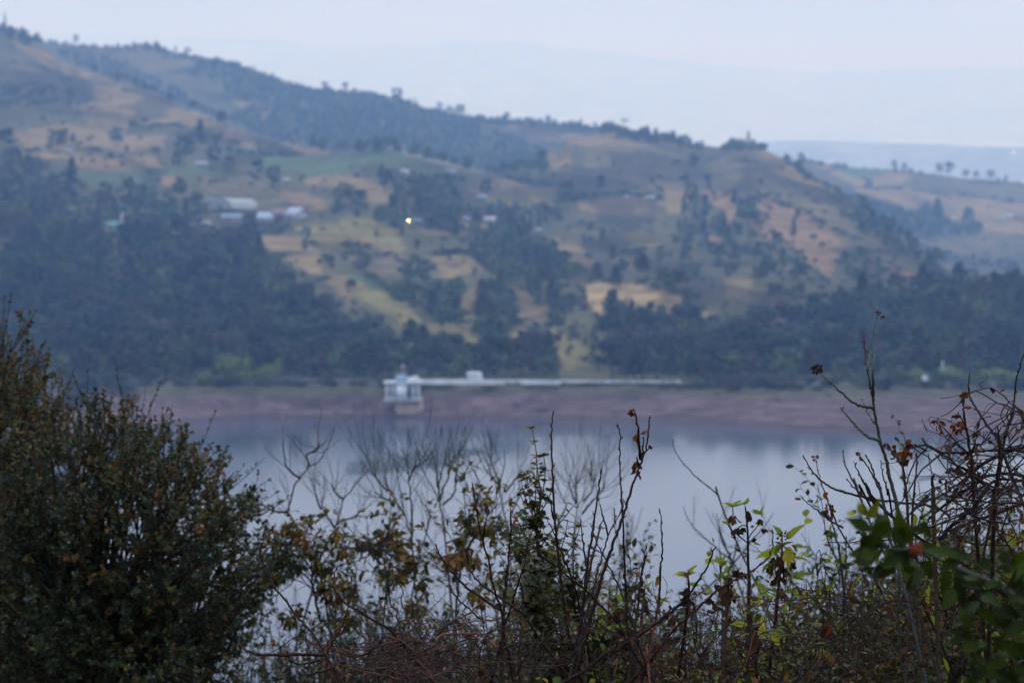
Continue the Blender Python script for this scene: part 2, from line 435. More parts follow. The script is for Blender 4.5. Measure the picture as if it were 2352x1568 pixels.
# ---- land cover: fields, bare soil, scrub and woods as they lie on the slope
COVER = [  # class, frame, outline
 ('tan', '1', [(60,220),(250,310),(420,410),(640,500),(900,590),(1200,710),(1500,830),(1760,950),(1700,1000),(1450,930),(1200,830),(1000,760),(800,700),(650,650),(600,560),(400,480),(200,380),(60,290)]),
 ('mix', '1', [(0,440),(200,460),(420,480),(460,620),(380,720),(150,740),(0,700)]),
 ('tan', '1', [(480,700),(900,680),(1150,790),(1200,850),(860,830),(820,900),(1130,920),(1120,1000),(880,1010),(700,1000),(520,960),(600,820)]),
 ('tan', '1', [(60,880),(350,850),(660,850),(700,960),(560,1010),(200,1010)]),
 ('soil', '1', [(100,880),(200,880),(230,960),(160,960)]),
 ('tan', '1', [(150,1020),(1000,1040),(1130,1150),(700,1160),(520,1130),(420,1060),(200,1060)]),
 ('soil', '1', [(520,1060),(850,1090),(900,1150),(700,1160),(540,1120)]),
 ('green', '1', [(500,1150),(870,1150),(1150,1120),(1560,1110),(1560,1160),(1150,1190),(860,1240),(640,1260),(560,1200)]),
 ('green', '1', [(1420,980),(2000,1050),(2352,1060),(2352,1170),(2060,1180),(1900,1130),(1700,1090),(1500,1040)]),
 ('tan', '1', [(1560,640),(1850,700),(1920,840),(1750,800),(1620,720)]),
 ('soil', '1', [(1680,700),(1840,710),(1870,790),(1740,770)]),
 ('tan', '1', [(1900,940),(2180,970),(2230,1040),(1950,1040)]),
 ('tan', '1', [(2050,1190),(2352,1180),(2352,1280),(2100,1250)]),
 ('soil', '1', [(1080,1180),(1210,1180),(1230,1280),(1130,1260)]),
 ('soil', '1', [(1880,1290),(2060,1290),(2210,1370),(2190,1420),(2000,1390),(1860,1350)]),
 ('mix', '1', [(1340,1190),(1700,1190),(1850,1290),(1850,1400),(1700,1400),(1500,1300),(1350,1270)]),
 ('mix', '1', [(560,300),(1150,310),(1350,400),(1250,520),(1020,500),(880,420),(600,370)]),
 ('tan', '1', [(560,290),(900,300),(980,330),(620,330)]),
 ('tan', '2', [(1100,840),(1500,820),(1950,870),(2352,960),(2352,1010),(1900,1000),(1500,960),(1250,910)]),
 ('green', '2', [(1350,820),(1750,840),(1800,890),(1500,900)]),
 ('green', '2', [(220,1010),(400,1000),(700,1080),(1000,1160),(1000,1210),(700,1210),(560,1190),(350,1130),(100,1110),(0,1120),(0,1060)]),
 ('tan', '2', [(450,1020),(700,1085),(990,1150),(1000,1180),(700,1120),(450,1050)]),
 ('tan', '2', [(0,1180),(120,1180),(260,1220),(460,1340),(440,1370),(230,1370),(180,1290),(0,1250)]),
 ('tan', '2', [(850,1220),(1050,1200),(1460,1260),(1480,1370),(1200,1390),(1050,1360),(900,1310)]),
 ('yellow', '2', [(1120,1290),(1470,1300),(1480,1370),(1180,1370)]),
 ('tan', '2', [(1420,1030),(1580,1040),(1570,1180),(1440,1160)]),
 ('tan', '2', [(1600,1330),(1950,1330),(2200,1350),(2180,1460),(1800,1450),(1620,1400)]),
 ('mix', '2', [(1700,960),(2352,1010),(2352,1280),(2100,1280),(1800,1200),(1650,1120)]),
 ('tan', '2', [(2200,1280),(2352,1270),(2352,1430),(2200,1430)]),
 ('yellow', '5', [(0,30),(270,50),(400,150),(490,250),(440,270),(300,200),(150,140),(0,110)]),
 ('tan', '5', [(0,100),(150,140),(300,210),(440,280),(640,290),(900,290),(1010,380),(940,410),(800,420),(830,560),(970,480),(950,640),(900,810),(830,770),(820,650),(770,640),(840,600),(800,460),(560,420),(440,440),(320,440),(160,380),(60,280),(0,200)]),
 ('mix', '5', [(100,180),(420,290),(640,310),(720,440),(560,430),(330,440),(160,360)]),
 ('green', '5', [(60,380),(160,420),(300,500),(330,540),(240,540),(120,480),(60,440)]),
 ('yellow', '5', [(0,400),(100,440),(240,520),(420,590),(545,660),(590,760),(545,840),(440,790),(380,690),(260,640),(120,570),(60,500)]),
 ('yellow', '5', [(620,750),(760,750),(980,860),(980,910),(820,890),(640,850)]),
 ('tan', '5', [(1090,440),(1250,510),(1350,570),(1440,660),(1400,740),(1280,750),(1180,700),(1260,640),(1180,540)]),
 ('tan', '5', [(1190,750),(1270,780),(1270,860),(1180,840)]),
 ('yellow', '5', [(1420,750),(1560,840),(1700,910),(1860,980),(1750,1030),(1520,1050),(1480,930),(1410,820)]),
 ('pale', '5', [(1680,480),(1950,480),(2200,520),(2340,600),(2290,640),(2400,690),(2480,730),(2200,710),(2050,690),(1980,640),(1880,670),(1790,710),(1700,630),(1660,590)]),
 ('tan', '5', [(1430,160),(1530,170),(1640,260),(1730,330),(1700,370),(1600,340),(1490,260)]),
 ('soil', '5', [(820,145),(960,165),(950,200),(830,190)]),
 ('yellow', '5', [(850,80),(1010,70),(1100,90),(1000,140),(870,130)]),
 ('tan', '5', [(1820,310),(2000,310),(1990,380),(1830,370)]),
 ('yellow', '5', [(1900,150),(2050,130),(2180,240),(2000,220)]),
 ('tan', '5', [(550,120),(720,125),(770,165),(600,155)]),
 ('mix', '4', [(380,230),(700,220),(760,330),(600,420),(420,360)]),
 ('tan', '4', [(1560,130),(1800,140),(2000,160),(2150,270),(2160,400),(2060,410),(1950,330),(1800,240),(1650,190)]),
 ('yellow', '4', [(1960,90),(2352,60),(2352,280),(2200,240),(2050,160)]),
 ('tan', '4', [(2150,400),(2352,420),(2352,640),(2290,560),(2200,480)]),
 ('tan', '3', [(480,990),(640,1000),(870,1180),(1010,1250),(900,1250),(700,1160),(560,1080)]),
 ('mix', '3', [(300,1000),(500,1000),(900,1250),(1000,1350),(700,1330),(330,1200)]),
 ('soil', '3', [(190,1280),(380,1290),(420,1440),(395,1490),(280,1400),(200,1330)]),
 ('mix', '3', [(600,1290),(1000,1290),(1250,1568),(1000,1568),(700,1370)]),
 ('soil', '3', [(540,1310),(700,1360),(900,1450),(1080,1568),(940,1568),(780,1490),(640,1450),(550,1380)]),
 ('soil', '6', [(500,0),(700,0),(960,60),(1180,230),(1110,270),(1090,340),(1060,430),(950,390),(860,320),(780,240),(700,170),(600,170),(520,80)]),
 ('mix', '6', [(950,30),(1200,120),(1500,250),(1700,340),(1650,400),(1400,330),(1200,230)]),
 ('soil', '6', [(1390,340),(1500,370),(1650,440),(1500,510),(1450,450)]),
 ('yellow', '6', [(1700,490),(1810,500),(1790,570),(1700,560)]),
 ('soil', '6', [(640,570),(800,590),(790,690),(700,760),(640,700)]),
 ('tan', '6', [(340,440),(530,450),(490,600),(340,560)]),
 ('tan', '6', [(850,530),(1010,660),(980,690),(850,590)]),
 ('pale', '6', [(200,670),(370,730),(360,755),(200,750)]),
 ('soil', '6', [(190,150),(330,170),(340,270),(250,240)]),
 ('tan', '3', [(880,1110),(1200,1090),(1500,1100),(1600,1160),(1560,1250),(1250,1250),(1000,1160)]),
 ('green', '3', [(1050,1120),(1450,1110),(1400,1190),(1150,1190)]),
 ('tan', '3', [(1200,1250),(1700,1290),(2400,1380),(2400,1568),(2080,1568),(1850,1480),(1680,1430),(1500,1360),(1250,1330)]),
 ('mix', '3', [(1830,1210),(2400,1250),(2400,1330),(1900,1270)]),
 ('tan', '6', [(2050,410),(2400,420),(2400,490),(2110,500)]),
 ('tan', '6', [(1980,90),(2400,60),(2400,130),(2010,120)]),
 ('mix', '6', [(1550,140),(2150,190),(2200,290),(1700,270)]),
 ('mix', '4', [(0,300),(250,280),(500,330),(450,520),(200,560),(0,520)]),
]
RW, RH = 1200, 470
rx, ry = np.meshgrid((np.arange(RW) + .5) * 2 - 24, (np.arange(RH) + .5) * 2, indexing='ij')
wx = rx + 26 * (fbm(rx / 46, ry / 30, 21, 3) - .5); wy = ry + 16 * (fbm(rx / 46, ry / 30, 31, 3) - .5)
def inside(poly, x, y):
    p = np.asarray(poly, float); c = np.zeros(x.shape, bool)
    for (x0, y0), (x1, y1) in zip(p, np.roll(p, -1, 0)):
        if y0 == y1: continue
        k = ((y0 > y) != (y1 > y)) & (x < (x1 - x0) * (y - y0) / (y1 - y0) + x0)
        c ^= k
    return c
CLS = {'tan': 0, 'green': 1, 'soil': 2, 'yellow': 3, 'pale': 4, 'mix': 5}
masks = np.zeros((6, RW, RH), np.float32)
for cls, fr, poly in COVER:
    k = inside(cv(fr, poly), wx, wy)
    masks[:, k] = 0; masks[CLS[cls], k] = 1
for c in range(6):                          # soften the edges
    for ax in (0, 1):
        masks[c] = (np.roll(masks[c], 1, ax) + 2 * masks[c] + np.roll(masks[c], -1, ax)) / 4
PX, PY = project(GX, GY, Z)
ix = np.clip(((PX + 24) / 2).astype(int), 0, RW - 1); iy = np.clip((PY / 2).astype(int), 0, RH - 1)
wgt = masks[:, ix, iy]
ALB = np.array([(0.195, 0.132, 0.054), (0.070, 0.096, 0.040), (0.195, 0.118, 0.056), (0.175, 0.140, 0.042), (0.34, 0.225, 0.098), (0.118, 0.091, 0.043)])
base = np.array((0.080, 0.070, 0.030))
rest = 1 - wgt.sum(0)
colr = rest[..., None] * base + np.einsum('cij,ck->ijk', wgt, ALB)
patch = fbm(GX / 18, GY / 26, 41, 4)[..., None]
colr = colr * (0.55 + 0.9 * patch)
gully = fbm(GX / 26 + 3 * fbm(GX / 60, GY / 60, 44, 2), GY / 130, 45, 3)[..., None]
colr = colr * np.clip(1.35 - 1.5 * np.clip(gully - .52, 0, 1) * 4, .45, 1.15)
terr = 0.5 + 0.5 * np.sin(Z * 1.7 + 4 * fbm(GX / 50, GY / 70, 46, 2))[..., None]
colr = colr * (1 - .22 * terr * (GY > 600)[..., None])
# drawn-down shore: bare reddish mud in level bands, dry grass along the top
sh = (GY < 530)
band = 0.5 + 0.5 * np.sin(Z * 6.0 + 3 * fbm(GX / 40, GY / 20, 51, 2))
mud = np.array((0.088, 0.058, 0.057)) * (0.6 + 0.8 * fbm(GX / 9, GY / 4, 52, 4)[..., None]) + np.array((0.048, 0.030, 0.031)) * (band ** 2)[..., None]
wet = np.clip(1 - Z / 1.1, 0, 1)[..., None]
mud = mud * (1 - .45 * wet)
gr = np.clip((Z - 4.0 + 2.2 * (fbm(GX / 12, GY / 6, 53, 3) - .5)) / .8, 0, 1)[..., None]
dry = np.array((0.075, 0.066, 0.036)) * (0.6 + .8 * fbm(GX / 6, GY / 5, 54, 3)[..., None])
colr = np.where(sh[..., None], mud * (1 - gr) + dry * gr, colr)
colr = np.where(((GY >= 530) & (GY < 541))[..., None], np.array((0.09, 0.085, 0.08)), colr)

def grid_mesh(name, X, Y, Zz, col, mat):
    a, b = X.shape
    V = np.stack((X, Y, Zz), -1).reshape(-1, 3)
    i = (np.arange(a - 1)[:, None] * b + np.arange(b - 1)[None]).ravel()
    Q = np.stack((i, i + b, i + b + 1, i + 1), 1)
    me = mesh_of(name, (V, Q, np.zeros((0, 3), int), np.zeros(len(Q))), mat, smooth=True)
    if col is not None:
        c = me.attributes.new('cover', 'FLOAT_COLOR', 'POINT')
        c.data.foreach_set('color', np.concatenate((col.reshape(-1, 3), np.ones((a * b, 1))), 1).astype(np.float32).ravel())
    o = bpy.data.objects.new(name, me); COL.objects.link(o)
    return o
def cover_mat(name, scale=0.25, amp=0.35, rough=0.95):
    m, n, l, b, out = new_mat(name)
    at = n.new('ShaderNodeAttribute'); at.attribute_name = 'cover'
    tc = n.new('ShaderNodeTexCoord'); nz_ = n.new('ShaderNodeTexNoise')
    nz_.inputs['Scale'].default_value = scale; nz_.inputs['Detail'].default_value = 6
    l.new(tc.outputs['Object'], nz_.inputs['Vector'])
    mr = n.new('ShaderNodeMapRange'); mr.inputs['From Min'].default_value = .3; mr.inputs['From Max'].default_value = .7
    mr.inputs['To Min'].default_value = 1 - amp; mr.inputs['To Max'].default_value = 1 + amp
    l.new(nz_.outputs['Fac'], mr.inputs['Value'])
    v = n.new('ShaderNodeVectorMath'); v.operation = 'SCALE'
    l.new(at.outputs['Color'], v.inputs[0]); l.new(mr.outputs[0], v.inputs['Scale'])
    l.new(v.outputs[0], b.inputs['Base Color']); b.inputs['Roughness'].default_value = rough
    b.inputs['Specular IOR Level'].default_value = 0.1
    return m
hill = grid_mesh('hillside', GX, GY, Z, colr, cover_mat('hillside_cover'))
tag(hill, kind='structure')

# distant hills and the mountains behind, haze painted in as a pale grey colour
def far_range(name, pts, d, depth, drop, amp, col, u0=-.62, u1=.62):
    u = np.linspace(u0, u1, 300); x = CX + FPX * u
    p = np.array(pts, float); yy = smooth1(np.interp(x, p[:, 0], p[:, 1]), 9)
    zt = CAMZ + d * SL(yy)
    t = np.linspace(0, 1, 46)
    dd = d - depth + 2 * depth * t
    X = u[:, None] * dd[None]; Y = np.broadcast_to(dd[None], X.shape)
    prof = np.where(t < .5, (t / .5) ** .9, 1 - .5 * ((t - .5) / .5) ** 1.5)
    Zz = drop + (zt[:, None] - drop) * prof[None] + amp * (fbm(X / (depth / 2.2), Y / (depth / 2.2), 61, 5) - .5) * np.sin(np.pi * np.clip(t * 1.0, 0, 1))[None]
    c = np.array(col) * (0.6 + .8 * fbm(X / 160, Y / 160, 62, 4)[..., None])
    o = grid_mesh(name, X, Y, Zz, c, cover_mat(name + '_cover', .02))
    return tag(o, kind='structure')
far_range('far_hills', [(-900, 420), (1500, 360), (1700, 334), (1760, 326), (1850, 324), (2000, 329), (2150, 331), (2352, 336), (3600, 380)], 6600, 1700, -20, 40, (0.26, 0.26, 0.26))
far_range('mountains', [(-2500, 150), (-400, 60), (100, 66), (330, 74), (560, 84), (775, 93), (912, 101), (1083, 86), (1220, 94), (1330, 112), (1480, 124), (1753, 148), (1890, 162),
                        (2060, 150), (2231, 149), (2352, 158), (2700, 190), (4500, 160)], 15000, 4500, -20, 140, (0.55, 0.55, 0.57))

# valley floor under everything, the lake, the bank the camera stands on
def sheet(name, x0, x1, y0, y1, z, mat, n=2):
    xs, ys = np.linspace(x0, x1, n), np.linspace(y0, y1, n)
    X, Y = np.meshgrid(xs, ys, indexing='ij')
    return tag(grid_mesh(name, X, Y, np.full(X.shape, float(z)), None, mat), kind='structure')
sheet('ground', -16000, 16000, -1500, 20500, -4.0, plain_mat('valley_floor', (0.07, 0.07, 0.05), .95, .02, .4))

m_water, n, l, b, out = new_mat('lake_water')
b.inputs['Base Color'].default_value = (0.035, 0.055, 0.085, 1)
b.inputs['Roughness'].default_value = 0.10
b.inputs['IOR'].default_value = 1.333
tc = n.new('ShaderNodeTexCoord'); mp = n.new('ShaderNodeMapping'); mp.inputs['Scale'].default_value = (0.5, 0.9, 1)
l.new(tc.outputs['Object'], mp.inputs['Vector'])
nz1 = n.new('ShaderNodeTexNoise'); nz1.inputs['Scale'].default_value = 1.0; nz1.inputs['Detail'].default_value = 3
l.new(mp.outputs[0], nz1.inputs['Vector'])
nz2 = n.new('ShaderNodeTexNoise'); nz2.inputs['Scale'].default_value = 0.012; nz2.inputs['Detail'].default_value = 3
l.new(tc.outputs['Object'], nz2.inputs['Vector'])
mr = n.new('ShaderNodeMapRange'); mr.inputs['From Min'].default_value = .4; mr.inputs['From Max'].default_value = .62
mr.inputs['To Min'].default_value = .012; mr.inputs['To Max'].default_value = .05
l.new(nz2.outputs['Fac'], mr.inputs['Value'])
bp = n.new('ShaderNodeBump'); bp.inputs['Distance'].default_value = .25
l.new(mr.outputs[0], bp.inputs['Strength']); l.new(nz1.outputs['Fac'], bp.inputs['Height']); l.new(bp.outputs[0], b.inputs['Normal'])
sheet('lake', -620, 620, 60, 545, 0.0, m_water)

bx, by = np.meshgrid(np.linspace(-90, 90, 140), np.linspace(-30, 175, 160), indexing='ij')
def bank_z(x, y):
    return CAMZ - 1.65 - 0.27 * np.maximum(y, -20)
bz = bank_z(bx, by) + (fbm(bx / 3, by / 3, 71, 3) - .5) * .5 * np.clip((np.hypot(bx, by) - 1) / 4, 0.1, 1)
tag(grid_mesh('near_bank', bx, by, bz, np.array((0.07, 0.055, 0.035)) * (0.5 + fbm(bx / 1.5, by / 1.5, 72, 4)[..., None]), cover_mat('near_bank_cover', 4)), kind='structure')

# mud bars and one floating weed mat just above the water
def mud_bar(px0, py0, px1, py1, wid, hgt, label):
    a, c = (CAMZ / -ray(px0, py0)[1]), (CAMZ / -ray(px1, py1)[1])
    A = np.array((ray(px0, py0)[0] * a, a)); Bq = np.array((ray(px1, py1)[0] * c, c))
    t = np.linspace(0, 1, 60); s_ = np.linspace(-1, 1, 13)
    dr = (Bq - A) / np.linalg.norm(Bq - A); nr = np.array((-dr[1], dr[0]))
    w = wid * (np.sin(np.pi * t) ** .6) * (0.7 + .6 * vnoise(t * 9, t * 0, 81))
    X = A[0] + (Bq - A)[0] * t[:, None] + nr[0] * w[:, None] * s_[None]
    Y = A[1] + (Bq - A)[1] * t[:, None] + nr[1] * w[:, None] * s_[None]
    Zz = (hgt * (1 - s_[None] ** 2) * (0.4 + .9 * vnoise(X / 3, Y / 3, 82)) * np.sin(np.pi * t)[:, None] ** .4) - (.12 if hgt > .3 else .05)
    o = grid_mesh('mud_bar', X, Y, Zz, np.array((0.040, 0.038, 0.036) if hgt > .3 else (0.075, 0.085, 0.085)) * (0.7 + .6 * fbm(X, Y, 83, 3)[..., None]), cover_mat('mud_bar_cover', 1.0))
    return tag(o, kind='structure')
mud_bar(800, 1092, 1085, 1026, 11.0, .2, '')  # floating weed mat, not mud, almost flush with the lake
mud_bar(2085, 1104, 2230, 1086, 1.8, .4, '')
mud_bar(2110, 1150, 2460, 1106, 4.5, .5, '')
mud_bar(2200, 1048, 2460, 1044, 3.0, .45, '')

# ------------------------------------------------------------------ trees on the hillside
m_far_leaf = tint_mat('far_foliage', [(0, (0.004, 0.010, 0.005)), (.4, (0.010, 0.027, 0.011)), (.7, (0.026, 0.055, 0.018)), (1, (0.080, 0.105, 0.026))], .8, .35, .45, rnd=.8)
m_far_brown = tint_mat('far_brown_foliage', [(0, (0.028, 0.022, 0.014)), (.5, (0.052, 0.039, 0.022)), (1, (0.085, 0.060, 0.030))], .85, .35, .45, rnd=.5)
m_far_light = tint_mat('far_light_foliage', [(0, (0.06, 0.09, 0.024)), (.5, (0.13, 0.175, 0.04)), (1, (0.21, 0.24, 0.06))], .85, .35, .35, rnd=.2)
m_far_bark = plain_mat('far_bark', (0.12, 0.10, 0.085), .9, 2, .4)

def blob_crown(rs, blobs, per, size, tilt=1.0):
    g = Geo()
    for (c, r, t) in blobs:
        n = per
        v = rs.normal(size=(n, 3)); v /= np.linalg.norm(v, axis=1)[:, None]
        rad = rs.uniform(.55, 1.05, n)[:, None]
        p = np.asarray(c) + v * np.asarray(r) * rad
        nrm = v + rs.normal(scale=.7, size=(n, 3)); nrm /= np.linalg.norm(nrm, axis=1)[:, None]
        a = np.cross(nrm, rs.normal(size=(n, 3))); a /= np.linalg.norm(a, axis=1)[:, None]
        b_ = np.cross(nrm, a)
        s1 = (size * rs.uniform(.6, 1.3, n))[:, None]; s2 = (size * rs.uniform(.4, .9, n))[:, None]
        V = np.stack((p - a * s1, p - b_ * s2 + nrm * s2 * .3, p + a * s1 * rs.uniform(.5, 1, n)[:, None], p + b_ * s2), 1)
        g.add(V, np.arange(4 * n).reshape(n, 4), tint=np.clip(t + rs.normal(scale=.16, size=n), 0, 1))
    return g
def proto(kind, seed, per=26, size=.55):
    """crown and trunk of a tree about 10 m tall"""
    rs = np.random.RandomState(seed); bl = []; tr = Geo()
    if kind == 'pine':
        n = 15
        lean = rs.normal(scale=.25, size=2)
        for i in range(n):
            h = 2.6 + 7.2 * (i / (n - 1)) ** .95
            w = (1 - (h - 2.6) / 8.4) ** .75 * rs.uniform(1.3, 2.5)
            a = i * 2.4 + rs.uniform(-.5, .5)
            bl.append(((math.cos(a) * w * .62 + lean[0] * h / 8, math.sin(a) * w * .62 + lean[1] * h / 8, h), (w * .72 + .35, w * .72 + .35, .62 + .3 * rs.rand()), rs.uniform(.12, .5)))
        tube(tr, [(0, 0, -.6), (lean[0] * .3, lean[1] * .3, 4), (lean[0], lean[1], 9.0)], .24, .06, 6)
        for i in range(6):
            a = i * 2.2; h = 3 + i * .9
            tube(tr, [(0, 0, h), (math.cos(a) * 1.5, math.sin(a) * 1.5, h + .5)], .07, .03, 4)
    elif kind == 'broad':
        n = 14
        for i in range(n):
            a = i * 2.4 + rs.uniform(-.4, .4); k = rs.rand()
            h = 3.4 + 5.6 * rs.rand() ** .8
            w = 2.9 * math.sqrt(max(0.06, 1 - ((h - 5.6) / 4.6) ** 2)) * rs.uniform(.45, .95)
            bl.append(((math.cos(a) * w, math.sin(a) * w, h), (rs.uniform(1.0, 1.7),) * 2 + (rs.uniform(.8, 1.25),), rs.uniform(.2, .65)))
        tube(tr, [(0, 0, -.6), (.1, .1, 2), (.2, 0, 4.6)], .3, .16, 6)
        for i in range(5):
            a = i * 1.3 + rs.rand()
            tube(tr, [(.1, 0, 2.6 + .3 * i), (math.cos(a) * 1.2, math.sin(a) * 1.2, 4.6), (math.cos(a) * 2.1, math.sin(a) * 2.1, 6.6)], .14, .04, 4)
    elif kind == 'umbrella':
        for i in range(9):
            a = i * 2.4; w = rs.uniform(.4, 2.6)
            bl.append(((math.cos(a) * w + .6, math.sin(a) * w, 7.8 + rs.uniform(0, 1.6)), (1.1, 1.1, .55), rs.uniform(.2, .5)))
        tube(tr, [(0, 0, -.6), (.1, 0, 4), (.6, .1, 8.2)], .2, .08, 6)
        for i in range(5):
            a = i * 1.3
            tube(tr, [(.3, 0, 5.5), (math.cos(a) * 1.6 + .6, math.sin(a) * 1.6, 8.2)], .08, .03, 4)
    else:                                   # bush, about 3 m tall
        for i in range(9):
            a = i * 2.4; w = rs.uniform(.1, 1.6)
            bl.append(((math.cos(a) * w, math.sin(a) * w, rs.uniform(.7, 2.1)), (rs.uniform(.6, 1.1),) * 2 + (rs.uniform(.5, .9),), rs.uniform(.3, .8)))
        size *= .55
        for i in range(5):
            a = i * 1.3
            tube(tr, [(0, 0, -.3), (math.cos(a) * .5, math.sin(a) * .5, 1.0), (math.cos(a) * 1.0, math.sin(a) * 1.0, 1.9)], .05, .02, 4)
    return blob_crown(rs, bl, per, size), tr
PROT = {}
for kind, cnt in (('pine', 5), ('broad', 5), ('bush', 4), ('umbrella', 2)):
    PROT[kind] = []
    for i in range(cnt):
        c, t_ = proto(kind, 100 + 7 * i + len(kind), 64, .34)
        PROT[kind].append({'crown': mesh_of('crown', c, m_far_leaf), 'brown': mesh_of('crown', c, m_far_brown), 'light': mesh_of('crown', c, m_far_light), 'trunk': mesh_of('trunk', t_, m_far_bark)})
LOW = {k: [proto(k, 300 + i, 15, .66)[0].arrays() for i in range(4)] for k in ('pine', 'broad', 'bush')}
KNAME = {'pine': ('pine_tree', 'pine tree', 10.0), 'broad': ('broadleaf_tree', 'tree', 10.0), 'bush': ('bush', 'bush', 3.0), 'umbrella': ('pine_tree', 'pine tree', 10.0)}
tr_rng = random.Random(5)
N_TREES = [0]
def plant(kind, pos, h, label, group=None, wide=1.0, brown=False, light=False):
    nm, cat, h0 = KNAME[kind]
    pr = tr_rng.choice(PROT[kind])
    root = thing(nm, pos, label, cat, group)
    s = h / h0
    root.scale = (s * wide, s * wide, s); root.rotation_euler[2] = tr_rng.uniform(0, 6.28)
    for part in (('crown', 'trunk')):
        o = bpy.data.objects.new(part, pr[part if part != 'crown' else 'brown' if brown else 'light' if light else 'crown'])
        COL.objects.link(o); o.parent = root
    N_TREES[0] += 1
    return root
def size_at(pos, px_h):               # height in metres of something px_h tall in the frame
    return px_h * pos[1] / FPX

